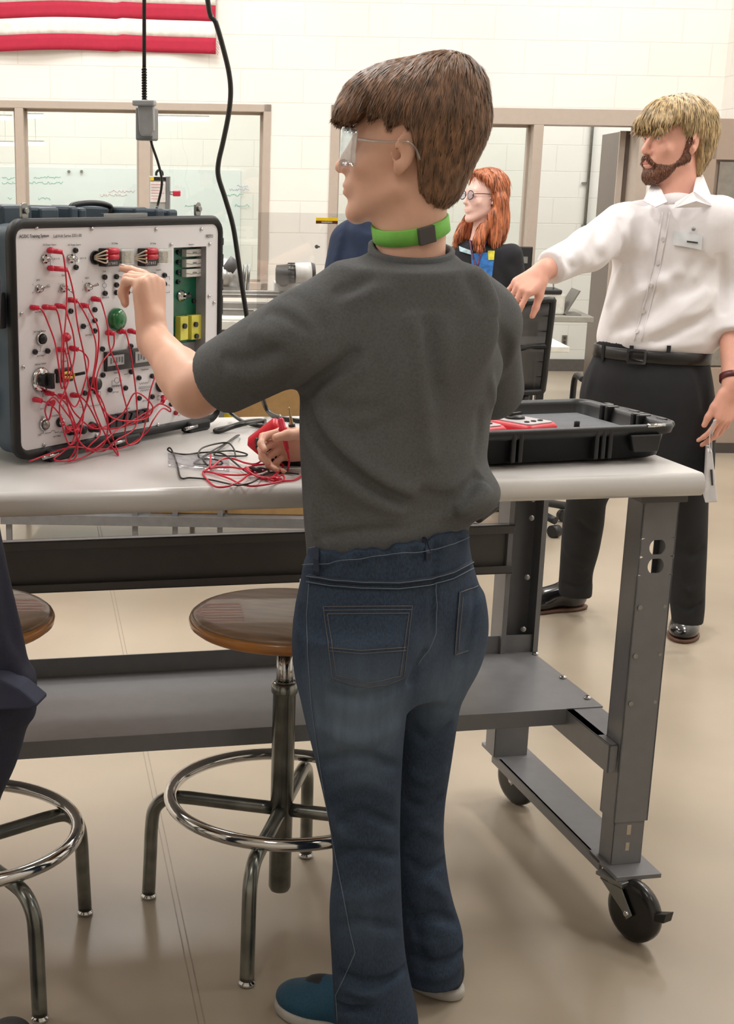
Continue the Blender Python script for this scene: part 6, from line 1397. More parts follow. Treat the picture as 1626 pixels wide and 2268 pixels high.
# ------------------------------------------------------------------ shoes
def shoe(heel, d, L, w, mu, ms, parent, dress=False, laces=None):
    d = nz(np.array([d[0], d[1], 0.])); s = np.array([-d[1], d[0], 0]); R = np.array([d, s, Zv]); q = lambda a, b, c: heel + d * a * L + s * b + Zv * c
    foot = [ell(q(.70, 0, .03), (.315 * L, w * .50, .036), R, .02), ell(q(.24, 0, .045), (.25 * L, w * .40, .052), R, .03), cap(q(.25, 0, .07), q(.58, 0, .052), w * .34, w * .36, .03), cap(q(.22, 0, .05), q(.20, 0, .10), w * .40, w * .36, .03)]
    up = list(foot) + [custom(lambda P, dd: smax(dd, .016 - P[:, 2], .003), q(0, 0, 0) - .4, q(1, 0, 0) + .4, 'v')]
    o = mesh_sdf('shoe', up, .0042, mu, parent, smooth=3)
    sl = [ell(q(.70, 0, .012), (.325 * L, w * .53, .055), R, .02), ell(q(.25, 0, .012), (.275 * L, w * .45, .055), R, .03), cap(q(.25, 0, .01), q(.7, 0, .01), w * .38, w * .42, .02), custom(lambda P, dd: smax(smax(dd, -P[:, 2] + .0005, .004), P[:, 2] - (.022 if not dress else .014), .004), q(0, 0, 0) - .4, q(1, 0, 0) + .4, 'v')]
    mesh_sdf('sole', sl, .004, ms, o, smooth=2)
    mb = MB()
    for k in range(4): a = .46 + .07 * k; mb.tube([q(a, -w * .22, .083 - .006 * k), q(a + .01, 0, .092 - .008 * k), q(a, w * .22, .083 - .006 * k)], .0028, n=6)
    mb.build('laces', laces or M_jack, o); return o
M_sh = mat('shoe_teal', (18, 70, 96), .6, var=.12, vscale=300, bump=.3, bscale=700); M_so = mat('sole_white', (178, 174, 168), .6); M_shk = mat('shoe_dark', (24, 26, 30), .6, bump=.3, bscale=700)
hl = atz(850, 2300, 0); tl_ = atz(618, 2225, 0); dd_ = nz(tl_ - hl); L_ = np.linalg.norm(tl_ - hl)
s1_ = shoe(hl, tl_ - hl, L_, .098, M_sh, M_so, boy)
mb = MB(); q = lambda a, b, c: hl + dd_ * a * L_ + np.array([-dd_[1], dd_[0], 0]) * b + Zv * c
mb.ell(q(.50, .0, .070), (.055, .030, .020), (dd_, np.array([-dd_[1], dd_[0], 0]), Zv)); mb.build('tongue', M_shk, s1_)
hr_ = atz(1030, 2222, 0); tr_ = hr_ + nz(np.array([-.62, .78, 0])) * .265
shoe(hr_ + np.array([-.012, 0.01, 0]), tr_ - hr_, .265, .096, M_shk, M_so, boy)

# ------------------------------------------------------------------ meter and probe in the teenager's right hand
hc = aty(630, 985, 2.72)
hm = thing('multimeter', 'red and black handheld meter gripped at the left of the grey shirt', 'multimeter', tuple(hc))
ma = (nz(np.array([.62, .25, -.55])), nz(np.array([.1, .8, .35])), None); ma = (ma[0], nz(ma[1] - ma[0] * (ma[1] @ ma[0])), None); ma = (ma[0], ma[1], np.cross(ma[0], ma[1]))
def HF(a, b, c): return aty(628, 1000, 2.750) + ma[0] * a + ma[2] * b + ma[1] * c
mb = MB(); mb.rings([[HF(a, b, c) for a, b in rrect(w, h, .008)] for w, h, c in ((.058, .034, -.012), (.064, .038, -.006), (.064, .038, .012), (.058, .034, .018))], True); mb.build('holster', M_mred, hm)
mb = MB(); mb.rings([[HF(a, b, c) for a, b in rrect(w, h, .006)] for w, h, c in ((.052, .026, -.015), (.054, .028, .0), (.052, .026, .022))], True); mb.build('meter_body', M_black, hm)
mb = MB(); c_ = aty(580, 978, 2.73); mb.box(c_, (.013, .010, .0075), (nz(np.array([1, .2, -.05])), nz(np.array([-.2, 1, 0])), Zv)); mb.build('clip_jaw', mat('clip_grey', (62, 64, 62), .5), hm, .002)
pb = thing('test_probe', 'red test probe held upright between the fingers, bare metal tip up', 'test probe', tuple(aty(630, 960, 2.66)))
pa, pz_ = aty(622, 930, 2.665), aty(637, 1000, 2.655); ud = nz(pz_ - pa); L_ = np.linalg.norm(pz_ - pa)
mb = MB(); mb.lathe(pa - ud * .004, ud, [(.003, 0), (.006, .004), (.0065, .018), (.0082, .020), (.0082, .023), (.0062, .025), (.0058, L_ - .02), (.0045, L_ - .018), (.0040, L_), (.0025, L_ + .004)], 16); mb.build('handle', M_plug, pb)
mb = MB(); mb.cyl(pa, pa - ud * .010, .0035, .002, n=8); mb.build('probe_tip', M_zinc, pb)
mb = MB(); mb.tube([pz_, pz_ + ud * .012, aty(641, 1020, 2.66), aty(636, 1045, 2.67), aty(622, 1062, 2.70), tz(608, 1058, .01), tz(592, 1062, .003), tz(575, 1060, .003)], .0019, n=7); mb.build('wire', M_wire, pb)
p2_ = thing('test_probe', 'metal test probe tip pointing up behind the thumb', 'test probe', tuple(aty(643, 925, 2.68)))
mb = MB(); mb.lathe(aty(646, 940, 2.69), nz(aty(640, 900, 2.69) - aty(646, 940, 2.69)), [(.004, -.01), (.0045, 0), (.003, .006), (.003, .014), (.0018, .016), (.0014, .030), (.0003, .033)], 12); mb.build('probe_tip', mat('brass', (176, 160, 120), .3, .9), p2_)
mb = MB(); mb.cyl(aty(646, 938, 2.69), aty(652, 985, 2.70), .0065, n=12); mb.build('handle', M_black, p2_)
# ------------------------------------------------------------------ the man in the white shirt
YM = 4.62; MA = math.radians(-28)
man = thing('person', 'bearded blond man in white shirt and black trousers, reaching out to the left', 'person', (1.38, YM, 0))
SKM = skin_mat('skin_ruddy', (226, 168, 148))
rM = np.array([-math.cos(MA), -math.sin(MA), 0]); fM = np.array([math.sin(MA) * 1.0, -math.cos(MA), 0]); fM = nz(np.array([-.47, -.88, 0])); rM = np.cross(fM, Zv)
tM = rows_px([(462, 1405, 1585), (490, 1385, 1600), (530, 1378, 1606), (570, 1372, 1604), (620, 1362, 1596), (680, 1348, 1592), (725, 1336, 1590), (755, 1330, 1584), (775, 1334, 1565)], YM, .62, MA)
hM = rows_px([(755, 1334, 1560), (800, 1322, 1560), (840, 1302, 1566), (880, 1294, 1570), (930, 1292, 1570), (990, 1290, 1569), (1030, 1300, 1568)], YM, .64, MA)
lgA = rows_px([(930, 1292, 1440, 4.66), (1000, 1282, 1428, 4.72), (1060, 1268, 1385, 4.80), (1105, 1256, 1342, 4.88), (1160, 1247, 1337, 4.94), (1220, 1243, 1326, 4.99), (1270, 1240, 1311, 5.03), (1305, 1237, 1312, 5.05), (1318, 1240, 1310, 5.06)], YM, .95, MA)
lgB = rows_px([(930, 1430, 1570, 4.60), (1000, 1438, 1569, 4.61), (1105, 1452, 1567, 4.62), (1200, 1470, 1565, 4.63), (1300, 1482, 1561, 4.64), (1350, 1486, 1560, 4.65), (1378, 1490, 1556, 4.65)], YM, .95, MA)
HM = Head((0, 0, 0), hframe(nz(np.array([-.91, -.40, .03]))), 1.0); em = aty(1541, 312, YM - .06); HM.o = em - HM.w(-.077, -.016, .0)
nM = aty(1498, 440, YM)
shMr = aty(1398, 486, YM + .10); shMl = aty(1590, 488, YM - .08)
elMr = aty(1305, 552, 4.50); wrMr = aty(1203, 600, 4.36); elMl = aty(1618, 640, YM - .03); wrMl = aty(1622, 852, YM - .20)
bM = head_prims(HM) + [cap(HM.w(0, -.028, -.055), nM - Zv * .03, .056, .058, .02), cap(HM.w(0, 0, -.075), nM + fM * .02 - Zv * .02, .044, .048, .02), cap(nM - Zv * .07 - rM * .12, nM - Zv * .07 + rM * .12, .045, None, .03),
     loft(shrink(tM, .03), MA, .03), loft(shrink(hM, .03), MA, .03), loft(shrink(lgA, .03), MA, .02), loft(shrink(lgB, .03), MA, .02),
     cap(shMr, elMr, .048, .042, .02), cap(elMr, wrMr, .042, .030, .02), cap(shMl, elMl, .050, .042, .02), cap(elMl, wrMl, .042, .029, .02)]
D1 = nz(aty(1150, 625, 4.30) - wrMr + np.array([0, 0, -.02])); N1 = nz(np.array([-.25, -.75, .6]))
h1, t1 = hand_prims(wrMr + D1 * .01, D1, N1, 1, 1.06, [(.75, .45, .3), (.85, .45, .3), (.8, .5, .3), (.7, .5, .3)], (.45, .7, -.55), .16, .15)
D2 = nz(np.array([-.12, -.06, -1.0])); N2 = nz(np.array([.55, -.83, .0]))
h2, t2 = hand_prims(wrMl + D2 * .01, D2, N2, -1, 1.08, [(.35, .35, .2), (.3, .4, .25), (.35, .45, .3), (.4, .5, .3)], (.35, .9, -.25), .16, .2)
manb = mesh_sdf('body', bM + h1 + h2, .0044, SKM, man)
eyes(HM, man, mat('iris_blue', (92, 116, 136), .2), -.3)
M_hb = hair_mat('hair_blond', (158, 132, 94)); M_beard = hair_mat('beard_brown', (100, 62, 46), freq=260, scale=(1, 1, .5))
hp = [HM.ell((0, -.022, .055), (.084, .106, .082), .02), HM.ell((0, .040, .066), (.076, .062, .050), .03), HM.ell((0, -.066, .020), (.082, .066, .085), .03), HM.ell((0, -.060, -.035), (.068, .052, .058), .03), HM.ell((0, -.058, -.075), (.055, .040, .040), .02), HM.cap((-.05, .085, .050), (.05, .085, .050), .020, None, .02)]
def man_line(P, d):
    q = ((P - HM.o) @ HM.R.T); y = q[:, 1]; cut = np.interp(y, [-.13, -.09, -.06, -.045, -.030, -.008, .01, .03, .045, .06, .075, .12], [-.07, -.105, -.115, -.05, .002, .002, .010, .034, .056, .040, .024, .020])
    d = d + .009 * np.clip(1 - (q[:, 2] - cut) / .03, 0, 1)
    return smax(d, cut + .006 * np.sin(y * 190 + q[:, 0] * 60) - q[:, 2], .008)
hp += [custom(man_line, HM.o - .3, HM.o + .3, 'v'), custom(lambda P: .0018 * np.sin((P - HM.o) @ HM.R[1] * 230 + 6 * np.sin((P - HM.o) @ HM.R[2] * 20)) * np.sin((P - HM.o) @ HM.R[0] * 110), HM.o - .3, HM.o + .3, 'd')]
hm_ = mesh_sdf('hair', hp, .0042, M_hb, man, smooth=2)
hair_strands(hm_, mat('strand_blond', (176, 150, 108), .45, var=.4, vscale=110, stretch=(1, 1, .2)), HM.w(.02, -.02, .16), 6000, .06, .0015, down=.8, out=.8, lift=.002)
be = [HM.ell((0, .048, -.083), (.045, .040, .038), .015), HM.cap((-.056, -.002, -.050), (-.016, .068, -.106), .016, .018, .015), HM.cap((.056, -.002, -.050), (.016, .068, -.106), .016, .018, .015), HM.cap((-.067, -.002, .005), (-.058, .002, -.05), .008, .012, .01), HM.cap((.067, -.002, .005), (.058, .002, -.05), .008, .012, .01),
      HM.ell((0, .072, -.104), (.026, .020, .020), .015), HM.cap((-.024, .088, -.070), (-.008, .100, -.052), .006, .006, .01), HM.cap((.024, .088, -.070), (.008, .100, -.052), .006, .006, .01), HM.ell((0, .104, -.069), (.016, .014, .007), .003, 's'),
      custom(lambda P: .0010 * np.sin((P - HM.o) @ HM.R[0] * 400) * np.sin((P - HM.o) @ HM.R[1] * 380) * np.sin((P - HM.o) @ HM.R[2] * 300), HM.o - .3, HM.o + .3, 'd')]
bd_ = mesh_sdf('beard', be, .0036, M_beard, man, smooth=2)
hair_strands(bd_, mat('strand_beard', (112, 72, 52), .5, var=.4, vscale=200), HM.w(0, -.02, .05), 3500, .012, .0008, down=1., out=.7, lift=.0015, snap=.5, seg=4, name='beard_strands')
for sx in (-1, 1): mb = MB(); mb.tube([HM.w(.014 * sx, .088, .026), HM.w(.032 * sx, .088, .031), HM.w(.050 * sx, .074, .025)], [.0018, .0028, .0014], n=6); mb.build('eyebrow', M_beard, man)
mb = MB(); mb.ell(HM.w(0, .0955, -.069), (.015, .0055, .0055), (HM.R[0], HM.R[1], HM.R[2])); mb.build('lips', mat('lip_pink', (196, 118, 108), .4), man)
# shirt
M_ws = mat('white_cotton', (236, 232, 234), .8, var=.015, bump=.12, bscale=700)
sM = [loft(tM, MA, .03), cap(nM - Zv * .115 - rM * .10, nM - Zv * .115 + rM * .10, .085, None, .05), cap(nM - Zv * .055, nM - Zv * .0, .080, .066, .04), cap(shMr, elMr, .074, .062, .035), capcut(elMr, wrMr, .060, .050, elMr + (wrMr - elMr) * .86, nz(wrMr - elMr), .03), cap(shMl, elMl, .074, .062, .035), capcut(elMl, wrMl, .062, .056, elMl + (wrMl - elMl) * .50, nz(wrMl - elMl), .03)]
cA = elMr + (wrMr - elMr) * .86; dA = nz(wrMr - elMr); cB = elMl + (wrMl - elMl) * .48; dB = nz(wrMl - elMl)
def cutat(c, d, r=.11): return custom(lambda P, v: np.where(np.linalg.norm(P - c, axis=1) < r, smax(v, (P - c) @ d, .008), v), c - .2, c + .2, 'v')
sM += [cap(nM - Zv * .05 + fM * .01, nM + Zv * .09, .060, .066, .006, 's'), custom(lambda P, d: smax(d, (P - nM - Zv * .004) @ nz(np.array([0, .35, 1])), .01), nM - .25, nM + .25, 'v')]
wfold = [((1395, 560), (1440, 640), (1400, 720), .022, -.016), ((1430, 560), (1500, 620), (1560, 560), .022, -.010), ((1360, 700), (1430, 640), (1520, 600), .020, .014), ((1350, 740), (1440, 690), (1540, 620), .020, -.014), ((1380, 755), (1470, 720), (1570, 640), .018, .014), ((1440, 760), (1510, 730), (1580, 690), .016, -.012), ((1480, 650), (1540, 640), (1585, 580), .018, -.012), ((1500, 700), (1550, 690), (1588, 640), .016, .010), ((1345, 680), (1370, 620), (1376, 560), .016, .010),
         ((1330, 500), (1320, 540), (1330, 580), .018, -.012), ((1290, 520), (1285, 560), (1300, 590), .016, .012), ((1260, 530), (1255, 570), (1270, 600), .012, -.010), ((1240, 545), (1230, 590), (1245, 620), .010, .009), ((1225, 550), (1212, 600), (1222, 635), .008, -.009), ((1370, 480), (1380, 520), (1375, 570), .016, -.010), ((1596, 560), (1602, 640), (1600, 700), .012, -.010), ((1350, 765), (1450, 770), (1560, 758), .012, .010), ((1420, 480), (1450, 540), (1470, 600), .02, -.006)]
sM += surf_folds(sM, [f[:-1] + (f[-1] * 1.4,) for f in wfold], .016)
ws = mesh_sdf('shirt', sM, .0065, M_ws, man, smooth=4)
bw_ = bvh_of(ws)
# collar wings, placket, buttons, badge
def wing(pts, up):
    mb = MB(); V_ = [np.asarray(p) for p in pts]; mb.prism(V_, nz(np.cross(V_[1] - V_[0], V_[2] - V_[0])) * .004); return mb
cw = lambda x, y, Y: aty(x, y, Y)
mb = wing([cw(1462, 412, 4.60), cw(1478, 446, 4.49), cw(1452, 458, 4.49), cw(1424, 444, 4.54), cw(1444, 404, 4.62)], 1); mb.build('collar_wing', M_ws, ws, .002)
mb = wing([cw(1546, 372, 4.68), cw(1556, 392, 4.60), cw(1582, 460, 4.50), cw(1540, 446, 4.46), cw(1490, 462, 4.46), cw(1496, 448, 4.47), cw(1535, 425, 4.48)], 1); mb.build('collar_wing', M_ws, ws, .002)
mb = MB(); tu, tv, _ = basis(nz(np.array([.1, .30, 1.])))
mb2, *_ = ring_on(bvh_of(manb), nM - Zv * .030, nz(np.array([.05, .45, 1.])), .018, .003, .003, n=40); mb2.build('undershirt_collar', M_ws, man)
mb = MB(); drape_line(mb, bw_, [(1483, 470), (1474, 530), (1460, 600), (1440, 680), (1420, 755)], .002, .002); drape_line(mb, bw_, [(1468, 470), (1459, 530), (1445, 600), (1425, 680), (1405, 755)], .002, .002); mb.build('placket', M_ws, ws)
for x, y in ((1470, 530), (1458, 582), (1444, 632), (1426, 690), (1412, 735)):
    h_ = hit(bw_, x, y, .002)
    if h_: mb = MB(); mb.cyl(h_[0], h_[0] + h_[1] * .003, .0065); mb.build('button', mat('pearl', (214, 210, 208), .3), ws)
mb = MB(); drape_patch(mb, bw_, [(1494, 512), (1556, 522), (1554, 552), (1492, 542)], 5, 4, .006, .002); bdg = mb.build('name_badge', mat('badge_white', (222, 226, 230), .3), man)
h_ = hit(bw_, 1537, 508, .008); mb = MB(); mb.ell(h_[0], (.006, .006, .006)); mb.build('badge_clip', M_zinc, bdg)
mb = MB(); drape_patch(mb, bw_, [(1522, 533), (1546, 536), (1546, 539), (1522, 536)], 3, 1, .0095, .001); mb.build('badge_text_line', M_ink, bdg)
# trousers, belt, shoes, watch
M_bt = mat('black_wool', (26, 27, 31), .85, bump=.15, bscale=900)
jm_ = [loft(hM, MA, .02), loft(lgA, MA, .03), loft(lgB, MA, .03)]
jm_ += surf_folds(jm_, [((1300, 900), (1360, 940), (1420, 930), .016, -.010), ((1280, 1150), (1320, 1190), (1330, 1230), .012, -.010), ((1250, 1200), (1270, 1240), (1300, 1260), .012, .010), ((1245, 1290), (1275, 1300), (1308, 1285), .010, -.010), ((1500, 1200), (1530, 1230), (1560, 1210), .014, -.010), ((1500, 1290), (1530, 1310), (1558, 1290), .012, .010), ((1492, 1335), (1520, 1350), (1556, 1330), .010, -.010), ((1540, 800), (1555, 860), (1562, 920), .014, -.010), ((1320, 800), (1310, 840), (1300, 880), .012, .008)], .016)
tr = mesh_sdf('trousers', jm_, .0070, M_bt, man, smooth=4)
bt_ = bvh_of(tr)
mb, *_ = ring_on(bt_, aty(1445, 783, YM), nz(np.array([0.03, 0, 1.])), .019, .004, .003, n=60, rmax=.35); bl_ = mb.build('belt', mat('belt_black', (22, 20, 20), .35), man)
bc = hit(bt_, 1413, 790, .012)[0]; bn_ = nz(np.array([-.42, -.9, 0])); bu = np.cross(Zv, bn_); mb = MB()
ro = [bc + bu * a + Zv * b for a, b in rrect(.030, .023, .006)]; ri = [bc + bu * a + Zv * b for a, b in rrect(.023, .016, .004)]
mb.rings([ri, ro, [p + bn_ * .005 for p in ro], [p + bn_ * .005 for p in ri], ri], False, caps=False); mb.box(bc + bn_ * .005, (.002, .026, .002), (bu, bu, Zv)) if False else None; mb.build('belt_buckle', M_chrome, bl_)
for x in (1400, 1480, 1340): 
    h_ = hit(bt_, x, 783, .008)
    if h_: mb = MB(); mb.box(h_[0], (.006, .002, .024), (nz(np.cross(h_[1], Zv)), h_[1], Zv)); mb.build('belt_loop', M_bt, tr)
M_ds = mat('dress_black', (22, 21, 22), .22, coat=.5, var=.1); M_dso = mat('dress_sole', (92, 62, 46), .5)
hA = atz(1296, 1346, 0); tA = hA + nz(np.array([-.86, -.25, 0])) * .31; shoe(hA, tA - hA, .31, .100, M_ds, M_dso, man, True)
hB_ = atz(1520, 1375, 0); tB = atz(1507, 1438, 0); shoe(hB_, tB - hB_, .29, .104, M_ds, M_dso, man, True)
wr_c = elMl + (wrMl - elMl) * .93; u_, v_, w_ = basis(dB); mb = MB()
mb.rings([[wr_c + dB * h_ + (.0335 + r_) * (u_ * math.cos(a) + v_ * math.sin(a)) for a in np.linspace(0, 2 * math.pi, 28, endpoint=False)] for h_, r_ in ((-.010, 0), (-.009, .004), (.009, .004), (.010, 0))], True, caps=False); mb.build('watch_strap', mat('watch_red', (84, 34, 38), .4), man)
# paper carrier held low beside the bench
pp = thing('paper_bag', 'white paper sheet bag with dark print hanging beyond the bench corner', 'paper bag', tuple(aty(1578, 1060, 4.5)))
mb = MB(); F_ = lambda x, y, d=0: aty(x, y, 4.36 + d)
mb.prism([F_(1568, 1000), F_(1578, 1000), F_(1590, 1112), F_(1562, 1114)], np.array([.03, .12, 0])); mb.build('bag_body', mat('paper_white', (206, 204, 206), .6), pp, .003)
mb = MB(); mb.prism([F_(1573, 1040, -.002), F_(1578, 1040, -.002), F_(1580, 1075, -.002), F_(1576, 1075, -.002)], np.array([0, -.001, 0])); mb.build('bag_print', M_ink, pp)
mb = MB(); mb.tube([F_(1573, 1002), F_(1572, 965), F_(1582, 930, -.02)], .002, n=5); mb.tube([F_(1576, 1002, .1), F_(1577, 965, .05), F_(1585, 930, -.02)], .002, n=5); mb.build('bag_handle', MATS['paper_white'], pp)

# ------------------------------------------------------------------ the woman with red hair
YW = 7.0; WAg = math.radians(-20)
wo = thing('person', 'woman with long red hair, glasses and black printed T shirt in the background', 'person', (1.17, YW, 0))
SKW = skin_mat('skin_pale', (236, 196, 184))
HW = Head((0, 0, 0), hframe(nz(np.array([-.90, -.42, .06]))), .95); HW.o = aty(1072, 436, YW)
tW = rows_px([(552, 1020, 1138), (575, 1006, 1150), (610, 1002, 1152), (660, 1012, 1145), (720, 1022, 1136), (780, 1020, 1140), (840, 1012, 1146)], YW, .62, WAg)
lW = rows_px([(830, 1012, 1146), (880, 1010, 1148), (960, 1020, 1142), (1080, 1030, 1135), (1180, 1040, 1128)], YW, .60, WAg)
nW = aty(1062, 530, YW); fW = nz(np.array([-.45, -.89, 0])); rW = np.cross(fW, Zv)
sWr = aty(1026, 566, YW + .06); sWl = aty(1132, 566, YW - .06); eWl = aty(1146, 670, YW - .02); wWl = aty(1110, 740, YW - .2); eWr = aty(1012, 670, YW + .08); wWr = aty(1040, 745, YW - .16)
bW = head_prims(HW, True) + [cap(HW.w(0, -.025, -.055), nW - Zv * .03, .046, .048, .02), cap(nW - Zv * .06 - rW * .08, nW - Zv * .06 + rW * .08, .04, None, .03), loft(shrink(tW, .02), WAg, .03), loft(shrink(lW, .02), WAg, .03), cap(sWl, eWl, .038, .033, .02), cap(eWl, wWl, .033, .024, .02), cap(sWr, eWr, .038, .033, .02), cap(eWr, wWr, .033, .024, .02)]
hw1, _ = hand_prims(wWl, nz(np.array([-.8, -.5, -.1])), nz(np.array([0, -.6, .7])), 1, .92); hw2, _ = hand_prims(wWr, nz(np.array([.8, -.5, -.1])), nz(np.array([0, -.6, .7])), -1, .92)
wb_ = mesh_sdf('body', bW + hw1 + hw2, .0062, SKW, wo)
eyes(HW, wo, mat('iris_brown', (84, 62, 46), .2))
mb = MB(); mb.ell(HW.w(0, .093, -.069), (.016, .004, .006), (HW.R[0], HW.R[1], HW.R[2])); mb.build('lips', mat('lip_rose', (200, 120, 120), .4), wo)
M_rh = hair_mat('hair_red', (150, 82, 50), freq=120, scale=(1, 1, .1))
rh = [HW.ell((0, -.020, .052), (.084, .105, .088), .02), HW.ell((0, .035, .070), (.074, .060, .050), .02), HW.ell((0, -.065, -.05), (.086, .062, .12), .03), HW.ell((0, -.07, -.13), (.096, .058, .11), .03), HW.cap((-.070, -.035, .0), (-.088, -.03, -.20), .034, .030, .02), HW.cap((.070, -.02, .0), (.082, .02, -.19), .030, .028, .02), HW.cap((-.074, -.00, -.08), (-.07, .05, -.20), .022, .026, .02), HW.cap((.076, .03, -.10), (.06, .085, -.19), .018, .020, .02)]
def w_line(P, d):
    q = ((P - HW.o) @ HW.R.T) / HW.k; m = (q[:, 1] > -.012) & (np.abs(q[:, 0]) < .078); cut = np.interp(q[:, 1], [-.012, .02, .05, .08], [.02, .05, .088, .112]); cz = smax(d, (cut - q[:, 2]) * HW.k, .006)
    return np.where(m & (q[:, 2] > -.12), cz, smax(d, (-.225 + .012 * np.sin(q[:, 0] * 70) - q[:, 2]) * HW.k, .01))
rh += [custom(w_line, HW.o - .4, HW.o + .4, 'v'), custom(lambda P: .003 * np.sin(((P - HW.o) @ HW.R[1]) * 160 + 3 * np.sin(P[:, 2] * 20)) * np.sin(((P - HW.o) @ HW.R[0]) * 120), HW.o - .4, HW.o + .4, 'd')]
hw_ = mesh_sdf('hair', rh, .0055, M_rh, wo, smooth=2)
hair_strands(hw_, mat('strand_red', (172, 98, 60), .42, var=.4, vscale=90, stretch=(1, 1, .15)), HW.w(.02, .02, .15), 5000, .09, .0020, down=1.3, out=.4, lift=.002)
for sx in (-1, 1):
    mb = MB(); c = HW.w(.033 * sx, .104, .002); N_ = 24; mb.tube([c + HW.R[0] * .023 * math.cos(a) + HW.R[2] * .020 * math.sin(a) - HW.R[1] * .004 * abs(math.cos(a)) for a in np.linspace(0, 2 * math.pi, N_ + 1)], .0022, n=6, sub=1)
    mb.tube([HW.w(.055 * sx, .100, .008), HW.w(.072 * sx, .06, .012), HW.w(.078 * sx, -.01, .012)], .0022, n=6, sub=2); mb.build('glasses_frame', mat('frame_dark', (60, 44, 48), .3), wo)
    mb = MB(); mb.ell(c, (.022, .001, .019), (HW.R[0], HW.R[1], HW.R[2])); mb.build('lens', clear_mat('lens_clear', (232, 232, 240), .15, .05), wo)
M_bk = mat('black_cotton', (26, 27, 32), .85, bump=.12, bscale=700)
sW = [loft(tW, WAg, .03), cap(nW - Zv * .075 - rW * .09, nW - Zv * .075 + rW * .09, .055, None, .04), cap(nW - Zv * .05, nW - Zv * .02, .07, .06, .03), cap(sWl, eWl, .056, .050, .02), cap(sWr, eWr, .056, .050, .02), cap(nW - Zv * .03, nW + Zv * .08, .052, .056, .004, 's')]
sW += surf_folds(sW, [((1110, 600), (1120, 640), (1115, 680), .02, -.012), ((1130, 590), (1136, 640), (1130, 690), .014, .010), ((1095, 560), (1105, 600), (1100, 640), .02, -.008)], .018)
wsh = mesh_sdf('t_shirt', sW, .0075, M_bk, wo, smooth=3); bws = bvh_of(wsh)
mesh_sdf('trousers', [loft(lW, WAg, .02)] + [loft(rows_px([(840 + 0, 1012 + o_, 1080 + o_), (1000, 1020 + o_, 1078 + o_), (1130, 1028 + o_, 1070 + o_)], YW, .9, WAg), WAg, .02) for o_ in (0, 66)] if False else [loft(rows_px([(820, 1014, 1144), (900, 1012, 1146), (960, 1018, 1142)], YW, .6, WAg), WAg, .03), cap(aty(1048, 930, YW), np.array([aty(1048, 930, YW)[0], YW + .02, .07]), .085, .055, .03), cap(aty(1112, 930, YW), np.array([aty(1112, 930, YW)[0], YW, .07]), .085, .055, .03)], .009, mat('dark_jeans', (44, 50, 66), .85), wo, smooth=3)
for x in (1048, 1112): c = aty(x, 930, YW); shoe(np.array([c[0] + .05, YW + .06, 0]), np.array([-.5, -.8, 0]), .25, .09, M_shk, M_so, wo)
for nm, rgb, quads in (('blue_print', (50, 116, 190), [((1044, 562), (1096, 558), (1088, 626), (1048, 626))]), ('yellow_print', (206, 196, 56), [((1081, 556), (1096, 556), (1094, 576), (1082, 576))]), ('pale_print', (178, 206, 214), [((1018, 547), (1048, 556), (1048, 565), (1020, 557))])):
    mb = MB()
    for Q in quads: drape_patch(mb, bws, Q, 6, 6, .003 + .003 * (nm != 'blue_print'), .001)
    mb.build(nm, mat(nm, rgb, .7, var=.25, vscale=40), wsh)
for L in ([(1042, 524), (1046, 560), (1056, 592)], [(1080, 528), (1066, 560), (1058, 592)]):
    mb = MB(); drape_line(mb, bws, L, .005, .006); mb.build('lanyard', mat('lanyard_purple', (110, 66, 96), .6, var=.3, vscale=90), wo)

# ------------------------------------------------------------------ person in navy behind the teenager
YN = 5.35; nv = thing('person', 'person in a navy shirt standing behind the face of the teenager', 'person', (.58, YN, 0))
tN = rows_px([(520, 762, 925), (560, 742, 940), (600, 730, 950), (660, 738, 940), (720, 745, 935), (790, 748, 935), (860, 745, 940)], YN, .6, 0)
HN = Head((0, 0, 0), hframe(nz(np.array([.3, 1, 0]))), .97); HN.o = aty(858, 412, YN); nN = aty(856, 505, YN)
M_nv = mat('navy_cotton', (28, 42, 68), .85, bump=.12, bscale=700)
sNl, sNr = aty(768, 535, YN), aty(925, 535, YN); eNl, eNr = aty(742, 660, YN - .05), aty(950, 660, YN - .05); wNl, wNr = aty(752, 770, YN - .2), aty(940, 770, YN - .2)
bN = head_prims(HN) + [cap(HN.w(0, -.02, -.06), nN, .05, .055, .02), loft(shrink(tN, .02), 0, .03), cap(sNl, eNl, .04, .036, .02), cap(eNl, wNl, .035, .026, .02), cap(sNr, eNr, .04, .036, .02), cap(eNr, wNr, .035, .026, .02)]
for w_, sd in ((wNl, 1), (wNr, -1)): hh_, _ = hand_prims(w_, nz(np.array([.1, -.4, -.9])), nz(np.array([-sd, 0, 0.])), sd); bN += hh_
cN_ = [aty(x, 850, YN) for x in (800, 885)]
bN += [cap(c, np.array([c[0], YN, .08]), .075, .04, .03) for c in cN_]
mesh_sdf('body', bN, .0085, SKM, nv); eyes(HN, nv, MATS['iris_brown'])
mesh_sdf('hair', [HN.ell((0, -.022, .055), (.083, .105, .086), .02), HN.ell((0, -.06, -.02), (.074, .06, .07), .02), custom(lambda P, d: smax(d, -(((P - HN.o) @ HN.R.T)[:, 2] - np.interp(((P - HN.o) @ HN.R.T)[:, 1], [-.1, -.03, 0, .1], [-.09, -.06, .03, .06])), .008), HN.o - .3, HN.o + .3, 'v')], .008, M_hair, nv)
sN = [loft(tN, 0, .03), cap(sNl, eNl, .062, .056, .03), cap(sNr, eNr, .062, .056, .03), cap(aty(795, 520, YN), aty(915, 520, YN), .062, None, .04), cap(nN - Zv * .04, nN + Zv * .005, .075, .06, .03)]
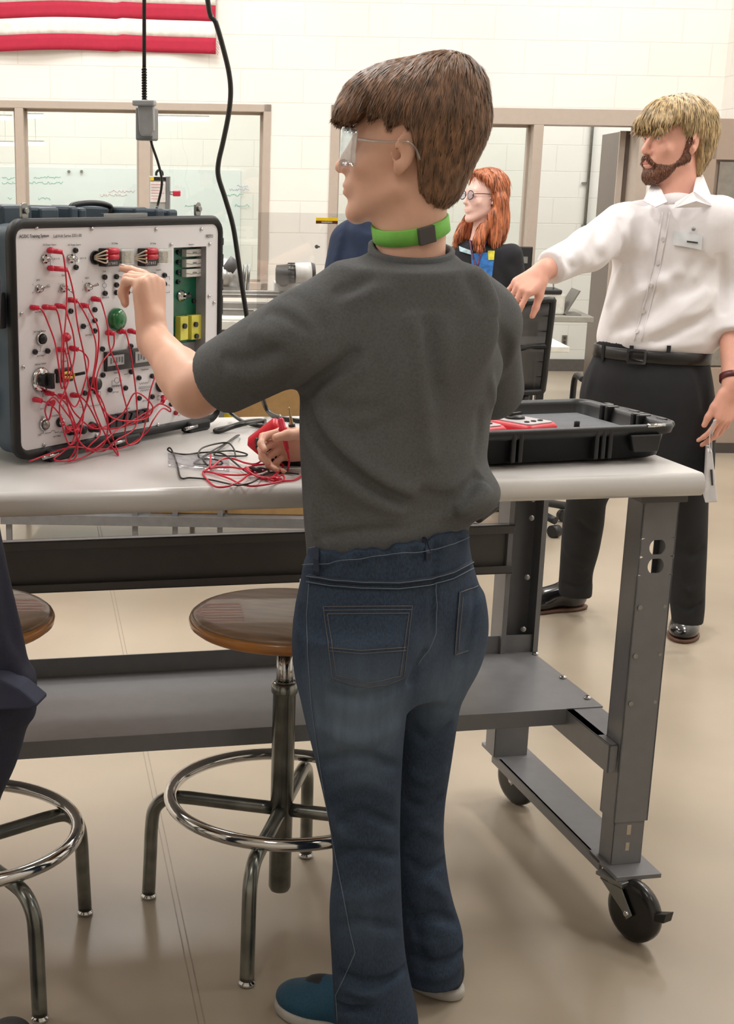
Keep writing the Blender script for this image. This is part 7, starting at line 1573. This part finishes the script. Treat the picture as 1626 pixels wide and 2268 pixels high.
sN += surf_folds(sN, [((772, 490), (765, 540), (745, 600), .014, -.014), ((790, 490), (795, 550), (780, 610), .018, .010), ((755, 520), (748, 560), (738, 600), .010, .010)], .018)
mesh_sdf('shirt', sN, .0075, M_nv, nv, smooth=3)
mesh_sdf('trousers', [loft(rows_px([(840, 746, 940), (900, 744, 942), (960, 760, 925)], YN, .6, 0), 0, .03)] + [cap(c, np.array([c[0], YN, .09]), .095, .062, .03) for c in cN_], .010, M_bt, nv, smooth=3)
for c in cN_: shoe(np.array([c[0] - .02, YN + .03, 0]) - np.array([0, .1, 0]), np.array([.2, .9, 0]), .27, .1, M_shk, M_so, nv)

# ------------------------------------------------------------------ person in a navy smock at the left edge
YS = 2.14; sp = thing('person', 'person in dark navy work clothes at the left edge, mostly outside the picture', 'person', (-.62, YS, 0))
M_sm = mat('navy_twill', (32, 34, 52), .85, var=.1, vscale=300, bump=.2, bscale=1000)
cS = rows_px([(620, -430, -70), (760, -440, -50), (900, -430, -30), (1040, -410, -14), (1140, -390, -6), (1180, -380, 2), (1260, -370, 18), (1340, -365, 36), (1400, -360, 50), (1460, -356, 62), (1520, -352, 68), (1570, -350, 66)], YS, .56, 0)
HS = Head((0, 0, 0), hframe(nz(np.array([.1, 1, -.1]))), .97); HS.o = aty(-250, 240, YS); nS = aty(-250, 420, YS)
legS = [(1500, -200, 66), (1550, -195, 68), (1600, -190, 62), (1650, -185, 50), (1700, -178, 34), (1735, -174, 16), (1765, -170, 0), (1850, -168, -16), (2000, -165, -22), (2200, -160, -26), (2300, -160, -26)]
lS = rows_px(legS, YS, .8, 0); lS2 = [(z, x - .055, y, A * .9, B * .9) for z, x, y, A, B in rows_px([(1440, -270, -60), (1540, -260, -60), (1765, -230, -60), (2300, -200, -70)], YS + .0, .9, 0)]
sSl, sSr = aty(-430, 640, YS), aty(-90, 640, YS); eSl, eSr = aty(-500, 900, YS - .02), aty(-90, 900, YS - .02); wSl, wSr = aty(-510, 1150, YS), aty(-150, 990, YS + .17)
bS = head_prims(HS) + [cap(HS.w(0, -.02, -.06), nS - Zv * .08, .05, .056, .02), loft(shrink(cS, .04), 0, .03), loft(shrink(lS, .02), 0, .02), cap(sSl, eSl, .045, .04, .02), cap(eSl, wSl, .038, .028, .02), cap(sSr, eSr, .045, .04, .02), cap(eSr, wSr, .038, .028, .02), loft(shrink(lS2, .02), 0, .02)]
for w_, sd in ((wSl, 1), (wSr, -1)): hh_, _ = hand_prims(w_, nz(np.array([.0, .15, -1])), nz(np.array([-sd, 0, 0.])), sd); bS += hh_
mesh_sdf('body', bS, .009, SK, sp); eyes(HS, sp, MATS['iris_brown'])
mesh_sdf('hair', [HS.ell((0, -.022, .055), (.083, .105, .086), .02), HS.ell((0, -.06, -.02), (.074, .06, .07), .02), custom(lambda P, d: smax(d, -(((P - HS.o) @ HS.R.T)[:, 2] - np.interp(((P - HS.o) @ HS.R.T)[:, 1], [-.1, -.03, 0, .1], [-.09, -.06, .03, .06])), .008), HS.o - .3, HS.o + .3, 'v')], .009, M_hair, sp)
hz_ = aty(80, 1562, YS)
sS = [loft(cS, 0, .03), loft(lS, 0, .04), loft(lS2, 0, .02), cap(sSl, eSl, .07, .06, .03), cap(eSl, eSl + (wSl - eSl) * .8, .055, .045, .02), cap(sSr, eSr, .06, .055, .03), cap(eSr, eSr + (wSr - eSr) * .8, .05, .045, .02), cap(aty(-380, 600, YS), aty(-130, 600, YS), .06, None, .04), cap(nS - Zv * .12, nS - Zv * .01, .09, .065, .04),]
sS += surf_folds(sS, [((5, 1250), (20, 1350), (30, 1450), .014, -.010), ((8, 1400), (35, 1480), (70, 1540), .012, .010), ((4, 1480), (30, 1530), (60, 1555), .010, -.010), ((2, 1520), (25, 1550), (45, 1566), .008, .008)], .014)
cv = mesh_sdf('coverall', sS, .0065, M_sm, sp, smooth=3)
mb = MB(); G_ = lambda x, y: aty(x, y, YS - .085); mb.prism([G_(-60, 1490), G_(0, 1504), G_(42, 1526), G_(80, 1558), G_(83, 1566), G_(70, 1571), G_(0, 1573), G_(-60, 1574)], np.array([0.01, .05, 0])); mb.build('pocket_flap', mat('navy_flap', (44, 48, 68), .85, bump=.2, bscale=1000), cv, .004)
for x0 in (lS[0][1], lS2[0][1]): shoe(np.array([x0, YS - .09, 0]), np.array([.1, 1, 0]), .27, .1, M_shk, M_so, sp)
